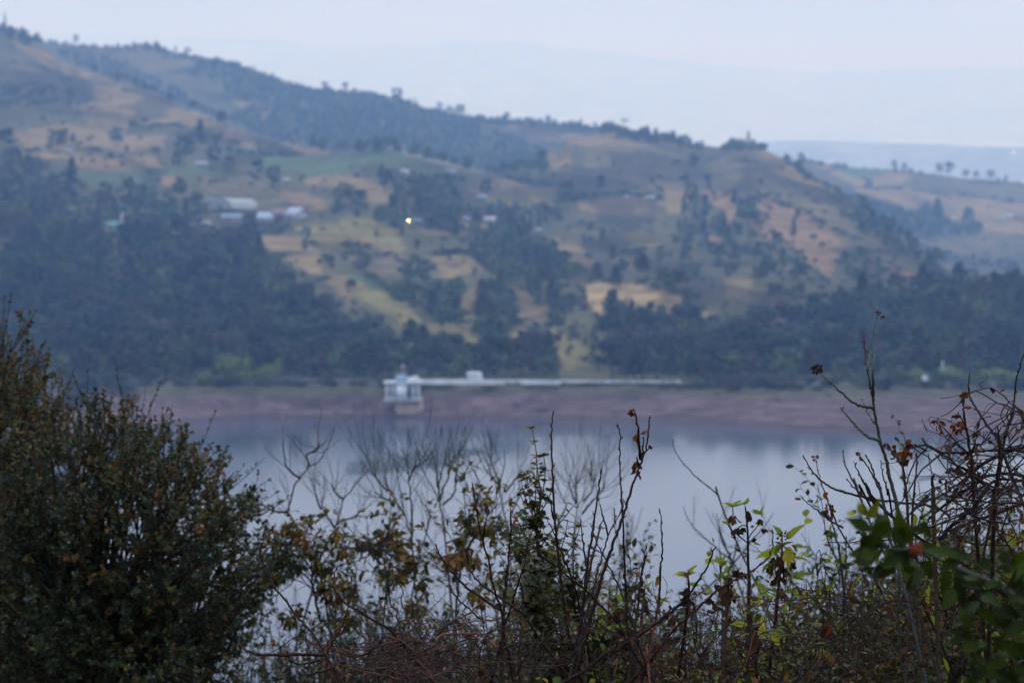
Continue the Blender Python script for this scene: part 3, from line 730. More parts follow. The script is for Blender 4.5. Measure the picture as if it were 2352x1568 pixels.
# trees that stand out: kind, frame, foot, height in frame px, width factor, label
NOTED = [
 ('broad', '1', (1240, 1120), 245, .92, 'tallest dark tree on the slope, standing above the green field on the left'),
 ('broad', '1', (1190, 1160), 150, .8, 'lighter tree at the foot of the tallest dark tree'),
 ('pine', '1', (1350, 1010), 210, .8, 'slim faint tree uphill behind the tallest dark tree'),
 ('broad', '1', (1440, 1120), 140, 1.2, 'broad tree just right of the small grey-roofed shed'),
 ('broad', '1', (1540, 1150), 110, 1.3, 'low dark tree second in the row right of the grey-roofed shed'),
 ('broad', '1', (1730, 1200), 140, 1.0, 'dark tree in the row running down to the small white hut'),
 ('broad', '1', (1840, 1270), 160, 1.05, 'dark tree next to the small white hut'),
 ('pine', '1', (480, 1280), 215, 1.0, 'dark cone-shaped tree at the left edge of the green field'),
 ('broad', '1', (390, 1030), 175, 1.25, 'round pale-green tree high on the left slope beside a whitish speck'),
 ('pine', '1', (490, 975), 80, 1.2, 'small tree right of the round pale-green tree'),
 ('broad', '1', (40, 1010), 160, 1.2, 'dark red-brown tree at the left edge of the photo'),
 ('broad', '1', (780, 980), 130, 1.3, 'bushy tree in the brown field above the green field'),
 ('bush', '1', (740, 1070), 55, 1.2, 'small round bush in the orange-brown field above the green field'),
 ('bush', '1', (1050, 1030), 60, 1.0, 'small bush in the brown field left of the tallest dark tree'),
 ('broad', '1', (1680, 1590), 165, 1.1, 'round dark tree between the two blue roofs'),
 ('broad', '1', (510, 300), 75, .9, 'lone round tree on the skyline at the upper left'),
 ('pine', '1', (32, 190), 105, .35, 'thin pole-like tree on the skyline at the far left'),
 ('broad', '1', (1050, 330), 55, 1.2, 'reddish tree on the skyline above the upper left slope'),
 ('broad', '1', (1260, 370), 55, 1.5, 'squat tree at the right end of the upper left skyline dip'),
 ('pine', '1', (1180, 350), 45, 1.1, 'small tree just left of the squat skyline tree'),
 ('broad', '1', (2180, 600), 60, 1.4, 'flat-topped pair-like tree on the skyline where the dark wood ends'),
 ('broad', '1', (2320, 600), 75, 1.0, 'skyline tree just right of the flat-topped one'),
 ('broad', '2', (400, 690), 105, 1.2, 'largest tree of the skyline clump at the end of the dark wooded ridge'),
 ('pine', '2', (520, 690), 45, .9, 'tiny tree right of the largest skyline clump'),
 ('broad', '2', (685, 725), 65, 1.0, 'round tree, first of three stepping down the skyline'),
 ('broad', '2', (755, 735), 60, 1.0, 'round tree, second of three stepping down the skyline'),
 ('broad', '2', (830, 790), 95, 1.05, 'leaning dark tree, third of three stepping down the skyline'),
 ('broad', '2', (1140, 800), 55, 1.2, 'peaked skyline tree above the pale upper field'),
 ('broad', '2', (1415, 820), 60, 1.3, 'domed skyline tree above the middle of the photo'),
 ('pine', '2', (1635, 830), 62, .8, 'upright narrow skyline tree'),
 ('umbrella', '2', (1930, 870), 90, 1.0, 'flat-crowned skyline pine leaning left on a bare trunk'),
 ('umbrella', '2', (2145, 895), 65, .9, 'small flat-crowned skyline pine near the right peak'),
 ('broad', '2', (1730, 850), 45, 1.2, 'small round skyline tree between the narrow tree and the flat-crowned pine'),
 ('broad', '2', (1545, 1440), 245, .82, 'dark egg-shaped tree in the yellow field at the centre'),
 ('broad', '2', (1000, 1330), 140, 1.0, 'round tree above the pale blue shed'),
 ('pine', '2', (1770, 1280), 110, 1.2, 'faint tree uphill right of the egg-shaped tree'),
 ('broad', '2', (320, 1290), 160, 1.0, 'tree at the top left of the dark clump below the plateau'),
 ('pine', '2', (130, 1030), 95, .8, 'slim tree at the edge of the far dark wood'),
 ('bush', '2', (130, 1195), 40, 1.0, 'small bush at the lower edge of the green plateau'),
 ('broad', '3', (140, 1150), 110, 1.2, 'hazy rounded tree on the upper right slope'),
 ('broad', '3', (75, 1275), 110, .95, 'left one of two dark round trees below the hazy rounded tree'),
 ('broad', '3', (225, 1255), 95, .95, 'right one of two dark round trees below the hazy rounded tree'),
 ('broad', '3', (120, 1400), 180, .8, 'tall dark tree under the two dark round trees'),
 ('pine', '3', (500, 950), 85, .75, 'lone tree on the top of the right peak'),
 ('bush', '3', (610, 1000), 48, .8, 'bush at the right end of the right peak'),
 ('broad', '3', (430, 985), 55, 1.6, 'dark bush-like tree crowning the right peak'),
 ('broad', '3', (755, 1060), 45, 1.0, 'small tree just beyond the right peak'),
 ('broad', '3', (1480, 1100), 75, .9, 'left one of two trees alone on the far right ridge'),
 ('broad', '3', (1548, 1105), 62, 1.1, 'right one of two trees alone on the far right ridge'),
 ('broad', '3', (1785, 1150), 85, 1.0, 'left tree of the big group on the far right ridge'),
 ('broad', '3', (1850, 1160), 110, 1.0, 'tallest tree of the big group on the far right ridge'),
 ('broad', '3', (1960, 1180), 70, 1.1, 'low tree in the big group on the far right ridge'),
 ('broad', '3', (2030, 1180), 65, 1.0, 'tree left of the last clump on the far right ridge'),
 ('broad', '3', (2130, 1190), 75, 1.3, 'widest tree of the last clump on the far right ridge'),
 ('broad', '3', (2230, 1205), 50, 1.0, 'last small tree at the right end of the far right ridge'),
 ('pine', '3', (1770, 1500), 165, 1.15, 'dark pointed pine on the far right slope'),
 ('pine', '3', (1970, 1500), 110, 1.2, 'dark pointed pine right of the larger one on the far right slope'),
 ('pine', '3', (1510, 1430), 60, 1.2, 'small pointed pine left of the larger one on the far right slope'),
 ('broad', '3', (1310, 1270), 75, 1.3, 'hazy tree in the middle of the far right fields'),
 ('pine', '6', (808, 190), 155, .62, 'slender dark tree alone on the orange right slope'),
 ('pine', '6', (675, 200), 85, 1.0, 'small cone-shaped tree left of the slender dark tree'),
 ('broad', '5', (2115, 660), 75, .9, 'small tree on the bare pale knoll'),
 ('bush', '5', (90, 500), 75, 1.1, 'round bush on the yellow-green slope left of centre'),
 ('broad', '5', (240, 470), 75, .9, 'small dark tree on the yellow-green slope left of centre'),
 ('broad', '4', (2220, 400), 120, 1.1, 'dark tree on the slope under the pale-roofed shed'),
 ('broad', '4', (2060, 190), 100, 1.2, 'dark round tree in the field below the pale-roofed shed'),
 ('bush', '4', (1600, 1180), 235, 1.0, 'large rounded light-green bush on the shore left of the intake tower'),
 ('bush', '4', (1800, 1170), 165, 1.0, 'rounded bush right beside the largest shore bush'),
 ('bush', '4', (1370, 1170), 110, 1.1, 'pale low bush left beside the largest shore bush'),
 ('bush', '4', (1000, 1150), 120, 1.0, 'greyish shore bush just right of the pale sand track'),
 ('bush', '4', (740, 1200), 125, 1.6, 'wide dark shore bush left of the pale sand track'),
 ('bush', '4', (520, 1230), 120, 1.3, 'dark shore bush at the left, behind the foreground tree'),
 ('bush', '6', (1660, 1110), 130, .9, 'light green bush on the right part of the dam crest'),
 ('bush', '6', (1890, 1130), 145, 1.2, 'rounded bush right of the white marker post on the dam crest'),
 ('bush', '6', (2200, 1140), 130, 1.6, 'wide olive bush at the right end of the dam crest'),
 ('bush', '6', (640, 1130), 50, 1.8, 'low olive bush right of the end of the white parapet'),
]
KEEP = []
for kind, fr, foot, hp, wide, label in NOTED:
    (px, py), = cv(fr, [foot])
    hp *= FR[fr][2]
    pos = None
    q = py
    while pos is None and q < py + 40:
        pos = on_ground(px, q); q += 2
    if py > 855 and kind == 'bush':
        d = 533.0 if px < 900 else 545.0
        u = ray(px, py)[0]; pos = np.array((u * d, d, height(u * d, d)))
    if pos is None: continue
    plant(kind, pos - np.array((0, 0, .1)), max(1.5, size_at(pos, hp)), label, wide=wide, light=any(w in label for w in ('light', 'pale low', 'rounded bush', 'olive bush')) and kind == 'bush')
    KEEP.append(pos)

# woods: frame, outline, spacing px, kinds, mean height m, brown share, label
WOODS = [
 ('N', [(0,430),(80,480),(200,548),(300,528),(420,535),(520,548),(560,562),(650,622),(720,692),(790,730),(880,750),(930,790),(1000,800),(1100,815),(1200,790),(1260,800),(1290,850),(1290,868),(500,868),(300,888),(0,905)], 15, 'broad pine broad', 10.5, .28, 'dense wood on the left slope above the shore'),
 ('N', [(0,340),(100,362),(170,425),(190,452),(300,422),(430,420),(470,470),(460,512),(300,522),(200,545),(80,480),(0,430)], 16, 'broad pine broad', 6.8, .3, 'wood on the upper left slope'),
 ('N', [(1290,725),(1400,712),(1500,735),(1600,742),(1700,735),(1800,735),(1900,700),(2050,655),(2200,645),(2400,655),(2400,868),(1550,872),(1420,858),(1395,835),(1270,745)], 16, 'broad broad pine', 10, .2, 'dense wood along the foot of the right slope'),
 ('N', [(470,130),(600,155),(760,205),(900,222),(1000,258),(1100,290),(1250,345),(1260,385),(1150,397),(1080,387),(900,345),(820,347),(700,338),(560,293),(480,265),(600,240),(520,205),(430,165)], 8, 'pine broad', 6.2, .1, 'hazy wood on the far ridge'),
 ('N', [(120,112),(250,132),(400,200),(560,293),(450,252),(300,192),(180,152)], 9, 'broad pine', 5.6, .15, 'hazy wooded gully on the far left'),
 ('2', [(280,1140),(420,1130),(560,1170),(620,1260),(560,1320),(400,1290),(300,1240)], 15, 'broad pine', 6.2, .1, 'clump below the green plateau'),
 ('2', [(400,1300),(620,1190),(740,1220),(830,1320),(840,1568),(420,1560),(280,1460)], 15, 'broad pine', 7.4, .06, 'dark clump behind the bright lamp'),
 ('2', [(0,1260),(140,1270),(210,1340),(200,1440),(0,1450)], 15, 'broad', 5.6, .1, 'clump left of the bright lamp'),
 ('2', [(870,1400),(1400,1390),(1500,1440),(1240,1568),(850,1568),(860,1480)], 15, 'broad pine', 6.8, .1, 'clump around the pinkish house'),
 ('5', [(330,490),(560,470),(640,510),(720,450),(810,500),(820,640),(720,730),(830,710),(830,740),(700,740),(560,610),(420,600)], 15, 'broad pine', 6.8, .08, 'dark clump on the middle slope'),
 ('5', [(450,350),(620,340),(640,440),(460,430)], 15, 'broad', 5.6, .1, 'small copse on the middle slope'),
 ('5', [(120,260),(200,270),(250,340),(150,350)], 14, 'broad', 5.0, .1, 'small copse near the yellow-green slope'),
 ('5', [(950,560),(1000,490),(1100,490),(1190,620),(1200,830),(1150,850),(940,810)], 15, 'broad pine', 7.4, .08, 'dark clump left of the tan spur'),
 ('5', [(900,200),(1100,60),(1260,60),(1350,150),(1450,240),(1560,290),(1660,420),(1680,600),(1560,720),(1450,730),(1390,640),(1290,520),(1150,440),(1020,400),(1060,330),(900,250)], 16, 'broad pine', 7.4, .08, 'dark wood in the middle of the slope'),
 ('5', [(1560,170),(1800,160),(1900,240),(2352,250),(2352,560),(2150,500),(1900,470),(1740,470),(1690,420),(1640,340),(1760,310)], 31, 'broad pine broad', 5.9, .2, 'scattered wood above the bare knoll'),
 ('3', [(60,1270),(180,1260),(200,1340),(330,1430),(390,1500),(480,1568),(20,1568),(60,1400)], 15, 'broad pine', 5.6, .1, 'dark wood on the upper right slope'),
 ('3', [(390,1310),(540,1310),(560,1430),(640,1470),(420,1470)], 14, 'broad pine', 5.6, .08, 'dark patch on the orange right slope'),
 ('6', [(60,80),(350,120),(560,120),(700,190),(780,260),(860,330),(900,420),(760,450),(560,400),(300,330),(50,200)], 25, 'broad pine', 6.2, .15, 'wood under the orange right slope'),
 ('6', [(100,300),(400,380),(700,450),(900,440),(1000,520),(850,560),(800,640),(640,560),(350,420),(100,420)], 32, 'broad', 5.6, .2, 'scattered trees above the right wood'),
 ('6', [(1110,260),(1250,260),(1400,330),(1430,440),(1220,450),(1120,370)], 16, 'broad pine', 6.2, .08, 'dark clump at the foot of the orange slope'),
 ('6', [(1650,400),(1900,380),(2050,450),(2080,560),(1800,620),(1640,520)], 16, 'broad pine', 6.2, .08, 'dark clump at the right under the far fields'),
 ('3', [(1490,1390),(1650,1430),(1700,1360),(1800,1410),(1900,1490),(1980,1410),(2070,1510),(2060,1568),(1200,1568),(1300,1450),(1200,1310)], 9, 'pine broad', 6.2, .05, 'hazy pine wood on the far right slope'),
 ('6', [(1100,0),(1700,0),(2000,60),(1500,130),(1750,260),(2352,330),(2352,400),(1900,350),(1650,330),(1300,140)], 12, 'broad pine', 5.0, .15, 'hazy scrub wood on the far right slope'),
 ('3', [(640,960),(760,1060),(880,1150),(1050,1250),(1200,1280),(1300,1360),(1150,1350),(950,1230),(780,1130)], 10, 'broad', 5.0, .1, 'hazy gully wood beyond the right peak'),
 ('3', [(330,960),(620,960),(640,1010),(330,1010)], 8, 'broad', 6, .1, 'scrub on the right peak'),
 ('1', [(380,340),(800,360),(900,440),(700,470),(450,420)], 10, 'broad', 4.3, .2, 'scrub on the upper left skyline'),
 ('1', [(1000,300),(1200,340),(1330,400),(1100,400)], 10, 'broad', 4.3, .2, 'scrub on the skyline dip'),
 ('1', [(1320,820),(1500,930),(1680,990),(1550,960),(1340,930)], 12, 'broad', 4.3, .2, 'scrub band on the left spur'),
 ('1', [(0,560),(250,560),(420,600),(380,700),(100,720),(0,700)], 13, 'broad', 5.0, .2, 'scrub patch on the upper left'),
 ('1', [(520,600),(640,620),(600,700),(440,720),(460,600)], 14, 'broad', 4.3, .3, 'brown scrub on the left spur'),
 ('N', [(990,246),(1060,262),(1150,272),(1280,280),(1400,296),(1500,311),(1600,330),(1690,322),(1690,330),(1600,338),(1400,306),(1280,290),(1150,283),(1060,274),(990,260)], 6, 'broad pine broad', 7.5, .15, 'scrubby trees along the skyline'),
 ('N', [(0,60),(60,80),(180,97),(350,103),(470,127),(600,152),(760,203),(920,220),(980,246),(980,254),(900,232),(760,214),(600,166),(470,140),(350,114),(180,108),(60,96),(0,75)], 6, 'broad pine', 7.0, .1, 'trees lining the left skyline'),
 ('N', [(1820,366),(2000,380),(2200,398),(2352,415),(2352,422),(2200,406),(2000,389),(1820,374)], 7, 'broad', 6.5, .1, 'trees lining the far right ridge'),
]
SCATTER = [   # loose trees and bushes over everything that is not wood
 ('N', [(0,300),(680,345),(1080,390),(1300,330),(1600,340),(1800,380),(2100,580),(2352,650),(2352,860),(0,860)], 46, 'broad bush bush pine', 4.3, .2, 'loose trees scattered over the slope'),
 ('N', [(0,120),(200,160),(420,250),(680,345),(300,420),(0,330)], 34, 'broad bush', 4.0, .3, 'loose trees scattered over the left spur'),
 ('3', [(700,960),(2352,1200),(2352,1568),(1300,1450)], 36, 'broad bush', 3.7, .1, 'loose trees scattered over the far right fields'),
]
rs = np.random.RandomState(77)
CAND = []                                  # apparent size, kind, pos, height, brown, zone
cell = {}
FEET = []      # houses and the lamp: foot, half width in frame px, height
for fr, c, wp, hp in [('1',(1570,1410),64,26),('1',(1405,1368),30,14),('1',(1555,1480),44,16),('1',(1785,1482),38,19),('1',(1890,1460),40,18),('1',(1995,1470),34,26),('1',(757,1540),24,17),('1',(1355,1118),26,11),
                      ('1',(1925,1225),11,9),('1',(462,1030),10,12),('2',(452,1175),15,12),('2',(760,1168),24,10),('2',(372,1012),8,8),('2',(972,1338),20,9),('2',(540,1502),23,11),('2',(866,1482),14,8),('2',(1022,1500),24,15),
                      ('5',(1343,132),16,8),('2',(2102,1342),18,9),('2',(1942,1335),9,7),('3',(2243,1466),20,8),('3',(1880,1482),9,8),('1',(1385,1520),20,13),('N',(936,517),12,14),('N',(279,517),6,27)]:
    (x_, y_), = cv(fr, [c]); g_ = on_ground(x_, y_)
    if g_ is not None: FEET.append((x_, y_, wp / 2, hp, g_[1]))
def blocks(pos, h):
    fx, fy = project(pos[0], pos[1], pos[2]); k = FPX / pos[1]
    for hx, hy, hw, hh, hd in FEET:
        if abs(fx - hx) < hw + .28 * h * k and pos[1] < hd + 4 and pos[1] > hd - 160 and fy - h * k < hy - .25 * hh and fy > hy - hh: return True
    return False
def crowded(p, r):
    k = (int(p[0] // 6), int(p[1] // 6))
    for i in (-1, 0, 1):
        for j in (-1, 0, 1):
            for q in cell.get((k[0] + i, k[1] + j), ()):
                if (q[0] - p[0]) ** 2 + (q[1] - p[1]) ** 2 < r * r: return True
    cell.setdefault(k, []).append(p)
    return False
for p in KEEP: crowded(p, 0)
for zi, (fr, poly, sp, kinds, hm, br, where) in enumerate(WOODS + SCATTER):
    pp = np.array(cv(fr, poly)); x0, y0 = pp.min(0); x1, y1 = pp.max(0)
    loose = zi >= len(WOODS)
    nn = int((x1 - x0) * (y1 - y0) / (sp * sp * (.55 if not loose else 1.0))) + 4
    X = rs.uniform(x0, x1, nn); Y = rs.uniform(y0, y1, nn)
    ok = inside(pp, X, Y)
    for px, py in zip(X[ok], Y[ok]):
        kd = kinds.split(); kd = kd[rs.randint(len(kd))]
        h = hm * rs.uniform(.5, 1.45)
        if kd == 'bush': h = rs.uniform(1.6, 3.4)
        pos = on_ground(px, py)
        if pos is not None and not loose: pos = on_ground(px, py + .5 * h * FPX / pos[1])
        if pos is None or pos[1] < 548: 
            if pos is None or py < 840: continue
            pos = None
            dd = rs.uniform(556, 640); u = ray(px, py)[0]
            pos = np.array((u * dd, dd, height(u * dd, dd)))
            h *= .8
        if 1275 < px < 1400 and pos[1] < 800: h = min(h, 2.6)
        if loose:
            jx, jy = int(np.clip((px + 24) / 2, 0, RW - 1)), int(np.clip(py / 2, 0, RH - 1))
            if masks[CLS['green'], jx, jy] + masks[CLS['pale'], jx, jy] > .3 and rs.rand() < .8: continue
            h *= rs.uniform(.5, 1.1)
        if blocks(pos, h): continue
        if crowded(pos, 3.4 + .17 * h if not loose else 9): continue
        CAND.append((h / pos[1], kd, pos, h, rs.rand() < br, where, loose))
# shore scrub along the crest
for k in range(70):
    px = rs.uniform(300, 900) if k < 26 else rs.uniform(1560, 2400)
    d = 526 + rs.uniform(0, 4) if px < 900 else rs.uniform(524, 546)
    u = ray(px, 875)[0]; pos = np.array((u * d, d, height(u * d, d)))
    CAND.append((3.0 / d * 1.2, 'bush', pos, rs.uniform(1.0, 2.6), rs.rand() < .2, 'scrub on top of the far shore', False))
for k in range(60):                       # hedge of bushes covering the ends of the bank
    px = rs.uniform(-60, 300) if k < 26 else rs.uniform(1640, 2420)
    py = rs.uniform(895, 935) if k < 26 else rs.uniform(888, 912)
    d = 527 - (py - 890) * (.7 if k < 26 else .3); u = ray(px, py)[0]; pos = np.array((u * d, d, height(u * d, d)))
    CAND.append((5.0 / d, 'bush', pos, rs.uniform(2.2, 5.0) if k < 26 else rs.uniform(1.3, 3.6), rs.rand() < .2, 'scrub on top of the far shore', False))
HEDGES = [('3', [(560,1300),(700,1370),(900,1450),(1100,1560),(1250,1620)], 'hedge along the orange right slope'), ('3', [(700,1010),(900,1180),(1050,1260),(1250,1370),(1450,1480)], 'hedge on the back of the right spur'),
          ('2', [(1150,1200),(1300,1240),(1480,1250)], 'hedge above the yellow field'), ('2', [(480,1240),(700,1210),(860,1215)], 'hedge under the green plateau'), ('1', [(1400,990),(1700,1040),(2010,1050)], 'hedge along the top of the green plateau'),
          ('5', [(640,290),(900,285),(1010,370)], 'hedge over the tan middle field'), ('5', [(60,200),(160,390),(330,520),(440,600)], 'hedge down the yellow-green slope'), ('4', [(1560,140),(1750,150),(1960,110)], 'hedge below the farm buildings'),
          ('1', [(870,840),(1000,860),(1200,850),(1400,930)], 'hedge across the left spur'), ('1', [(200,1020),(450,1010),(700,1030)], 'hedge in the left brown fields'), ('3', [(1000,1170),(1300,1090),(1560,1100)], 'hedge on the far right ridge field'),
          ('3', [(1250,1260),(1700,1290),(2352,1370)], 'hedge between the far right fields'), ('6', [(500,40),(720,190),(880,330)], 'hedge down the orange right slope'), ('2', [(1600,1330),(1900,1310),(2200,1340)], 'hedge above the tan field right of centre')]
for fr, line, where in HEDGES:
    pts = smooth_path(np.array([(x, y, 0) for x, y in cv(fr, line)]), 8)
    for a_, b_ in zip(pts[:-1], pts[1:]):
        for k in range(max(1, int(np.hypot(*(b_ - a_)[:2]) / 6))):
            if rs.rand() < .25: continue
            c = a_ + (b_ - a_) * rs.rand(); pos = on_ground(c[0] + rs.normal() * 1.5, c[1] + rs.normal())
            if pos is None or pos[1] < 560 or blocks(pos, 3): continue
            h = rs.uniform(1.5, 4.2); CAND.append((h / pos[1], 'bush', pos, h, rs.rand() < .25, where, False))
CAND.sort(key=lambda c: -c[0])
WORD = {'pine': 'pine', 'broad': 'broad-crowned tree', 'bush': 'bush'}
N_IND = {'pine': 190, 'broad': 190, 'bush': 130}
stuff = Geo(); stuff_b = Geo()
for _, kd, pos, h, brn, where, loose in CAND:
    if N_IND[kd] > 0:
        N_IND[kd] -= 1
        w = ('one of many similar ' if not loose else 'small ') 
        lab = ('brownish ' if brn else 'dark green ') + WORD[kd] + (' in the ' if not loose and 'scrub on' not in where else ' among the ') + where
        plant(kd, pos, h, lab, group=('brownish ' if brn else 'green ') + WORD[kd] + 's of the ' + where, wide=rs.uniform(1.0, 1.6), brown=brn)
    else:
        V, Q, T, tint = LOW[kd][rs.randint(4)]
        a = rs.uniform(0, 6.28); s = h / KNAME[kd][2]; w = s * rs.uniform(1.0, 1.5)
        R = np.stack(((V[:, 0] * math.cos(a) - V[:, 1] * math.sin(a)) * w, (V[:, 0] * math.sin(a) + V[:, 1] * math.cos(a)) * w, V[:, 2] * s), 1) + pos
        (stuff_b if brn else stuff).add(R, Q, tint=np.clip(tint + rs.uniform(-.35, .5) * (1 if pos[1] < 1300 else .35), 0, 1))
# loose scrub between the fields
for k in range(2300):
    px, py = rs.uniform(-20, 2370), rs.uniform(110, 850)
    jx, jy = int(np.clip((px + 24) / 2, 0, RW - 1)), int(np.clip(py / 2, 0, RH - 1))
    op = masks[:5, jx, jy].sum()
    if rs.rand() < op * .93 or fbm(np.array([px / 40]), np.array([py / 25]), 91, 2)[0] < .42: continue
    pos = on_ground(px, py)
    if pos is None or pos[1] < 560 or blocks(pos, 2.0): continue
    V, Q, T, tint = LOW['bush'][rs.randint(4)]
    a = rs.uniform(0, 6.28); s = rs.uniform(.3, .95) * (.7 if op > .5 else 1); w = s * rs.uniform(1, 1.7)
    R = np.stack(((V[:, 0] * math.cos(a) - V[:, 1] * math.sin(a)) * w, (V[:, 0] * math.sin(a) + V[:, 1] * math.cos(a)) * w, V[:, 2] * s), 1) + pos
    (stuff_b if rs.rand() < .4 else stuff).add(R, Q, tint=np.clip(tint + rs.uniform(-.35, .2), 0, 1))
tag(obj('woodland', stuff, m_far_leaf), 'dark mass of smaller trees covering the hillside woods', 'woodland', kind='stuff')
tag(obj('brown_woodland', stuff_b, m_far_brown), 'brownish leafless trees mixed through the hillside woods', 'woodland', kind='stuff')
# dry grass and weeds on the shore
gt = Geo(); n = 5200
gpx = rs.uniform(-100, 2450, n); gd = 531 - 9 * rs.rand(n) ** 1.3
for a_, d in zip(gpx, gd):
    u = ray(a_, 890)[0]; x = u * d; z = height(x, d)
    if fbm(np.array([x / 9]), np.array([d / 4]), 55, 2)[0] < .42 + .03 * (530 - d): continue
    m_ = 5; hgt = rs.uniform(.25, .9); c = np.array((x, d, z))
    pp = c + np.stack((rs.normal(scale=.3, size=m_), rs.normal(scale=.3, size=m_), np.zeros(m_) - .05), 1)
    leaves(gt, pp, np.stack((rs.normal(scale=.35, size=m_), rs.normal(scale=.35, size=m_), np.ones(m_)), 1), rs.normal(size=(m_, 3)), hgt, .22, np.clip(rs.rand() * .9 + rs.normal(scale=.1, size=m_), 0, 1), .3, small=True)
m_grass = tint_mat('shore_grass', [(0, (0.022, 0.032, 0.012)), (.5, (0.06, 0.058, 0.024)), (1, (0.125, 0.092, 0.048))], .9, .5, .3, transl=.2, spec=.1)
tag(obj('shore_grass', gt, m_grass), kind='stuff')
st_ = Geo()                                # stones and debris left on the mud
for k in range(900):
    px = rs.uniform(-100, 2450); u = ray(px, 900)[0]; d = rs.uniform(500, 527); z = height(u * d, d)
    if z < .02: continue
    r_ = rs.uniform(.06, .32) * (1.6 if rs.rand() < .06 else 1); a = np.arange(6) * 1.047 + rs.rand(); rr = r_ * rs.uniform(.6, 1.2, 6)
    V = np.concatenate((np.stack((u * d + rr * np.cos(a), d + rr * np.sin(a), np.full(6, z - .05)), 1), np.stack((u * d + rr * .6 * np.cos(a), d + rr * .6 * np.sin(a), z + r_ * rs.uniform(.3, .7, 6)), 1), [(u * d, d, z + r_ * .7)]))
    i = np.arange(6); j = (i + 1) % 6
    st_.add(V, np.stack((i, j, j + 6, i + 6), 1), np.stack((i + 6, j + 6, np.full(6, 12)), 1), np.full(6, rs.rand()))
tag(obj('shore_stones', st_, tint_mat('stones', [(0, (0.04, 0.03, 0.028)), (.6, (0.10, 0.075, 0.065)), (1, (0.19, 0.15, 0.12))], .9, 2, .3)), kind='stuff')
print('TREES', N_TREES[0], 'of', len(CAND))
# ------------------------------------------------------------------ dam crest, intake tower, van
m_white = plain_mat('white_paint', (0.70, 0.71, 0.71), .6, .35, .22)
m_offwhite = plain_mat('weathered_white', (0.58, 0.58, 0.57), .7, .8, .2)
m_conc = plain_mat('brown_concrete', (0.30, 0.22, 0.17), .9, .8, .25)
m_grey = plain_mat('grey_concrete', (0.42, 0.43, 0.44), .85, 1.0, .2)
m_oldwall = plain_mat('stained_wall', (0.16, 0.145, 0.13), .9, .5, .4)
m_bluegrey = plain_mat('blue_grey_metal', (0.25, 0.36, 0.42), .5, 1.0, .15)
m_dark = plain_mat('dark_opening', (0.05, 0.065, 0.08), .3, 1.0, .1)
m_glass = plain_mat('window_glass', (0.22, 0.26, 0.30), .12, .5, .1)
m_tyre = plain_mat('tyre_rubber', (0.03, 0.03, 0.03), .8)
m_red = plain_mat('rear_lamp_red', (0.35, 0.03, 0.03), .3)
def at_depth(px, d):
    u = ray(px, 880)[0]
    return np.array((u * d, d, 0.0))
# white parapet wall along the crest
def parapet(name, pxa, pxb, d, zb_a, zb_b, h, mat, posts, label, cat):
    A, Bp = at_depth(pxa, d), at_depth(pxb, d)
    root = thing(name, (A[0], d, zb_a), label, cat)
    n = posts
    g = Geo(); cp = Geo()
    t = np.linspace(0, 1, 40)
    x = A[0] + (Bp[0] - A[0]) * t; zb = zb_a + (zb_b - zb_a) * t
    for g_, y0, y1, z0, z1 in ((g, -.11, .11, -.7, h - .1), (cp, -.17, .17, h - .1, h)):
        V = np.stack([np.stack((x, np.full(40, d + yy), zb + zz), 1) for yy, zz in ((y0, z0), (y1, z0), (y1, z1), (y0, z1))], 1).reshape(-1, 3)
        i = np.arange(39) * 4
        for a_, b_ in ((0, 1), (1, 2), (2, 3), (3, 0)):
            g_.add(V, np.stack((i + a_, i + b_, i + b_ + 4, i + a_ + 4), 1))
        g_.add(V, [(3, 2, 1, 0), (156, 157, 158, 159)])
    obj('wall', g, mat, root); obj('coping', cp, mat, root)
    for k in range(n + 1):
        f = k / n
        pg = Geo(); box(pg, (A[0] + (Bp[0] - A[0]) * f, d, zb_a + (zb_b - zb_a) * f + h / 2 - .2), (.36, .44, h + .48))
        obj('post', pg, mat, root)
    return root
zc = height(*at_depth(1250, 531.5)[:2])
parapet('parapet_wall', 964, 1549, 531.5, CAMZ + HSLOPE(881.5) * 531.5, CAMZ + HSLOPE(886.5) * 531.5, 1.15, m_white, 12, 'long white parapet wall along the dam crest', 'wall')
parapet('guard_wall', 480, 884, 533.5, CAMZ + HSLOPE(868) * 533.5, CAMZ + HSLOPE(876) * 533.5, .55, m_oldwall, 10, 'low weathered grey guard wall left of the intake tower', 'wall')
def bar_post(px, py, hp, d, label, w=.3):
    u, s = ray(px, py); z0 = CAMZ + s * d; h = hp * d / FPX
    root = thing('marker_post', (u * d, d, z0), label, 'post')
    g = Geo(); box(g, (u * d, d, z0 + h / 2 - .4), (w, w, h + .8)); obj('shaft', g, m_white, root)
    g = Geo(); cyl(g, (u * d, d), w * .72, w * .2, z0 + h, z0 + h + .18, 8); obj('cap', g, m_white, root)
bar_post(1558, 885, 11, 531.5, 'short white post just past the right end of the parapet', .5)
bar_post(1567, 886, 7, 531.8, 'smaller white post beyond the one at the end of the parapet', .4)
bar_post(2124, 874, 11, 540, 'white block-like post in front of the light green bush', 1.1)
bar_post(2165, 853, 24, 560, 'tall thin pale post with a broad foot right of the light green bush', .28)
g = Geo(); u, s = ray(2165, 853); box(g, (u * 560, 560, CAMZ + s * 560 + .4), (1.4, 1.0, 1.1))
tag(obj('concrete_block', g, m_white, origin=(u * 560, 560, CAMZ + s * 560)), 'whitish block at the foot of the tall thin pale post', 'block')

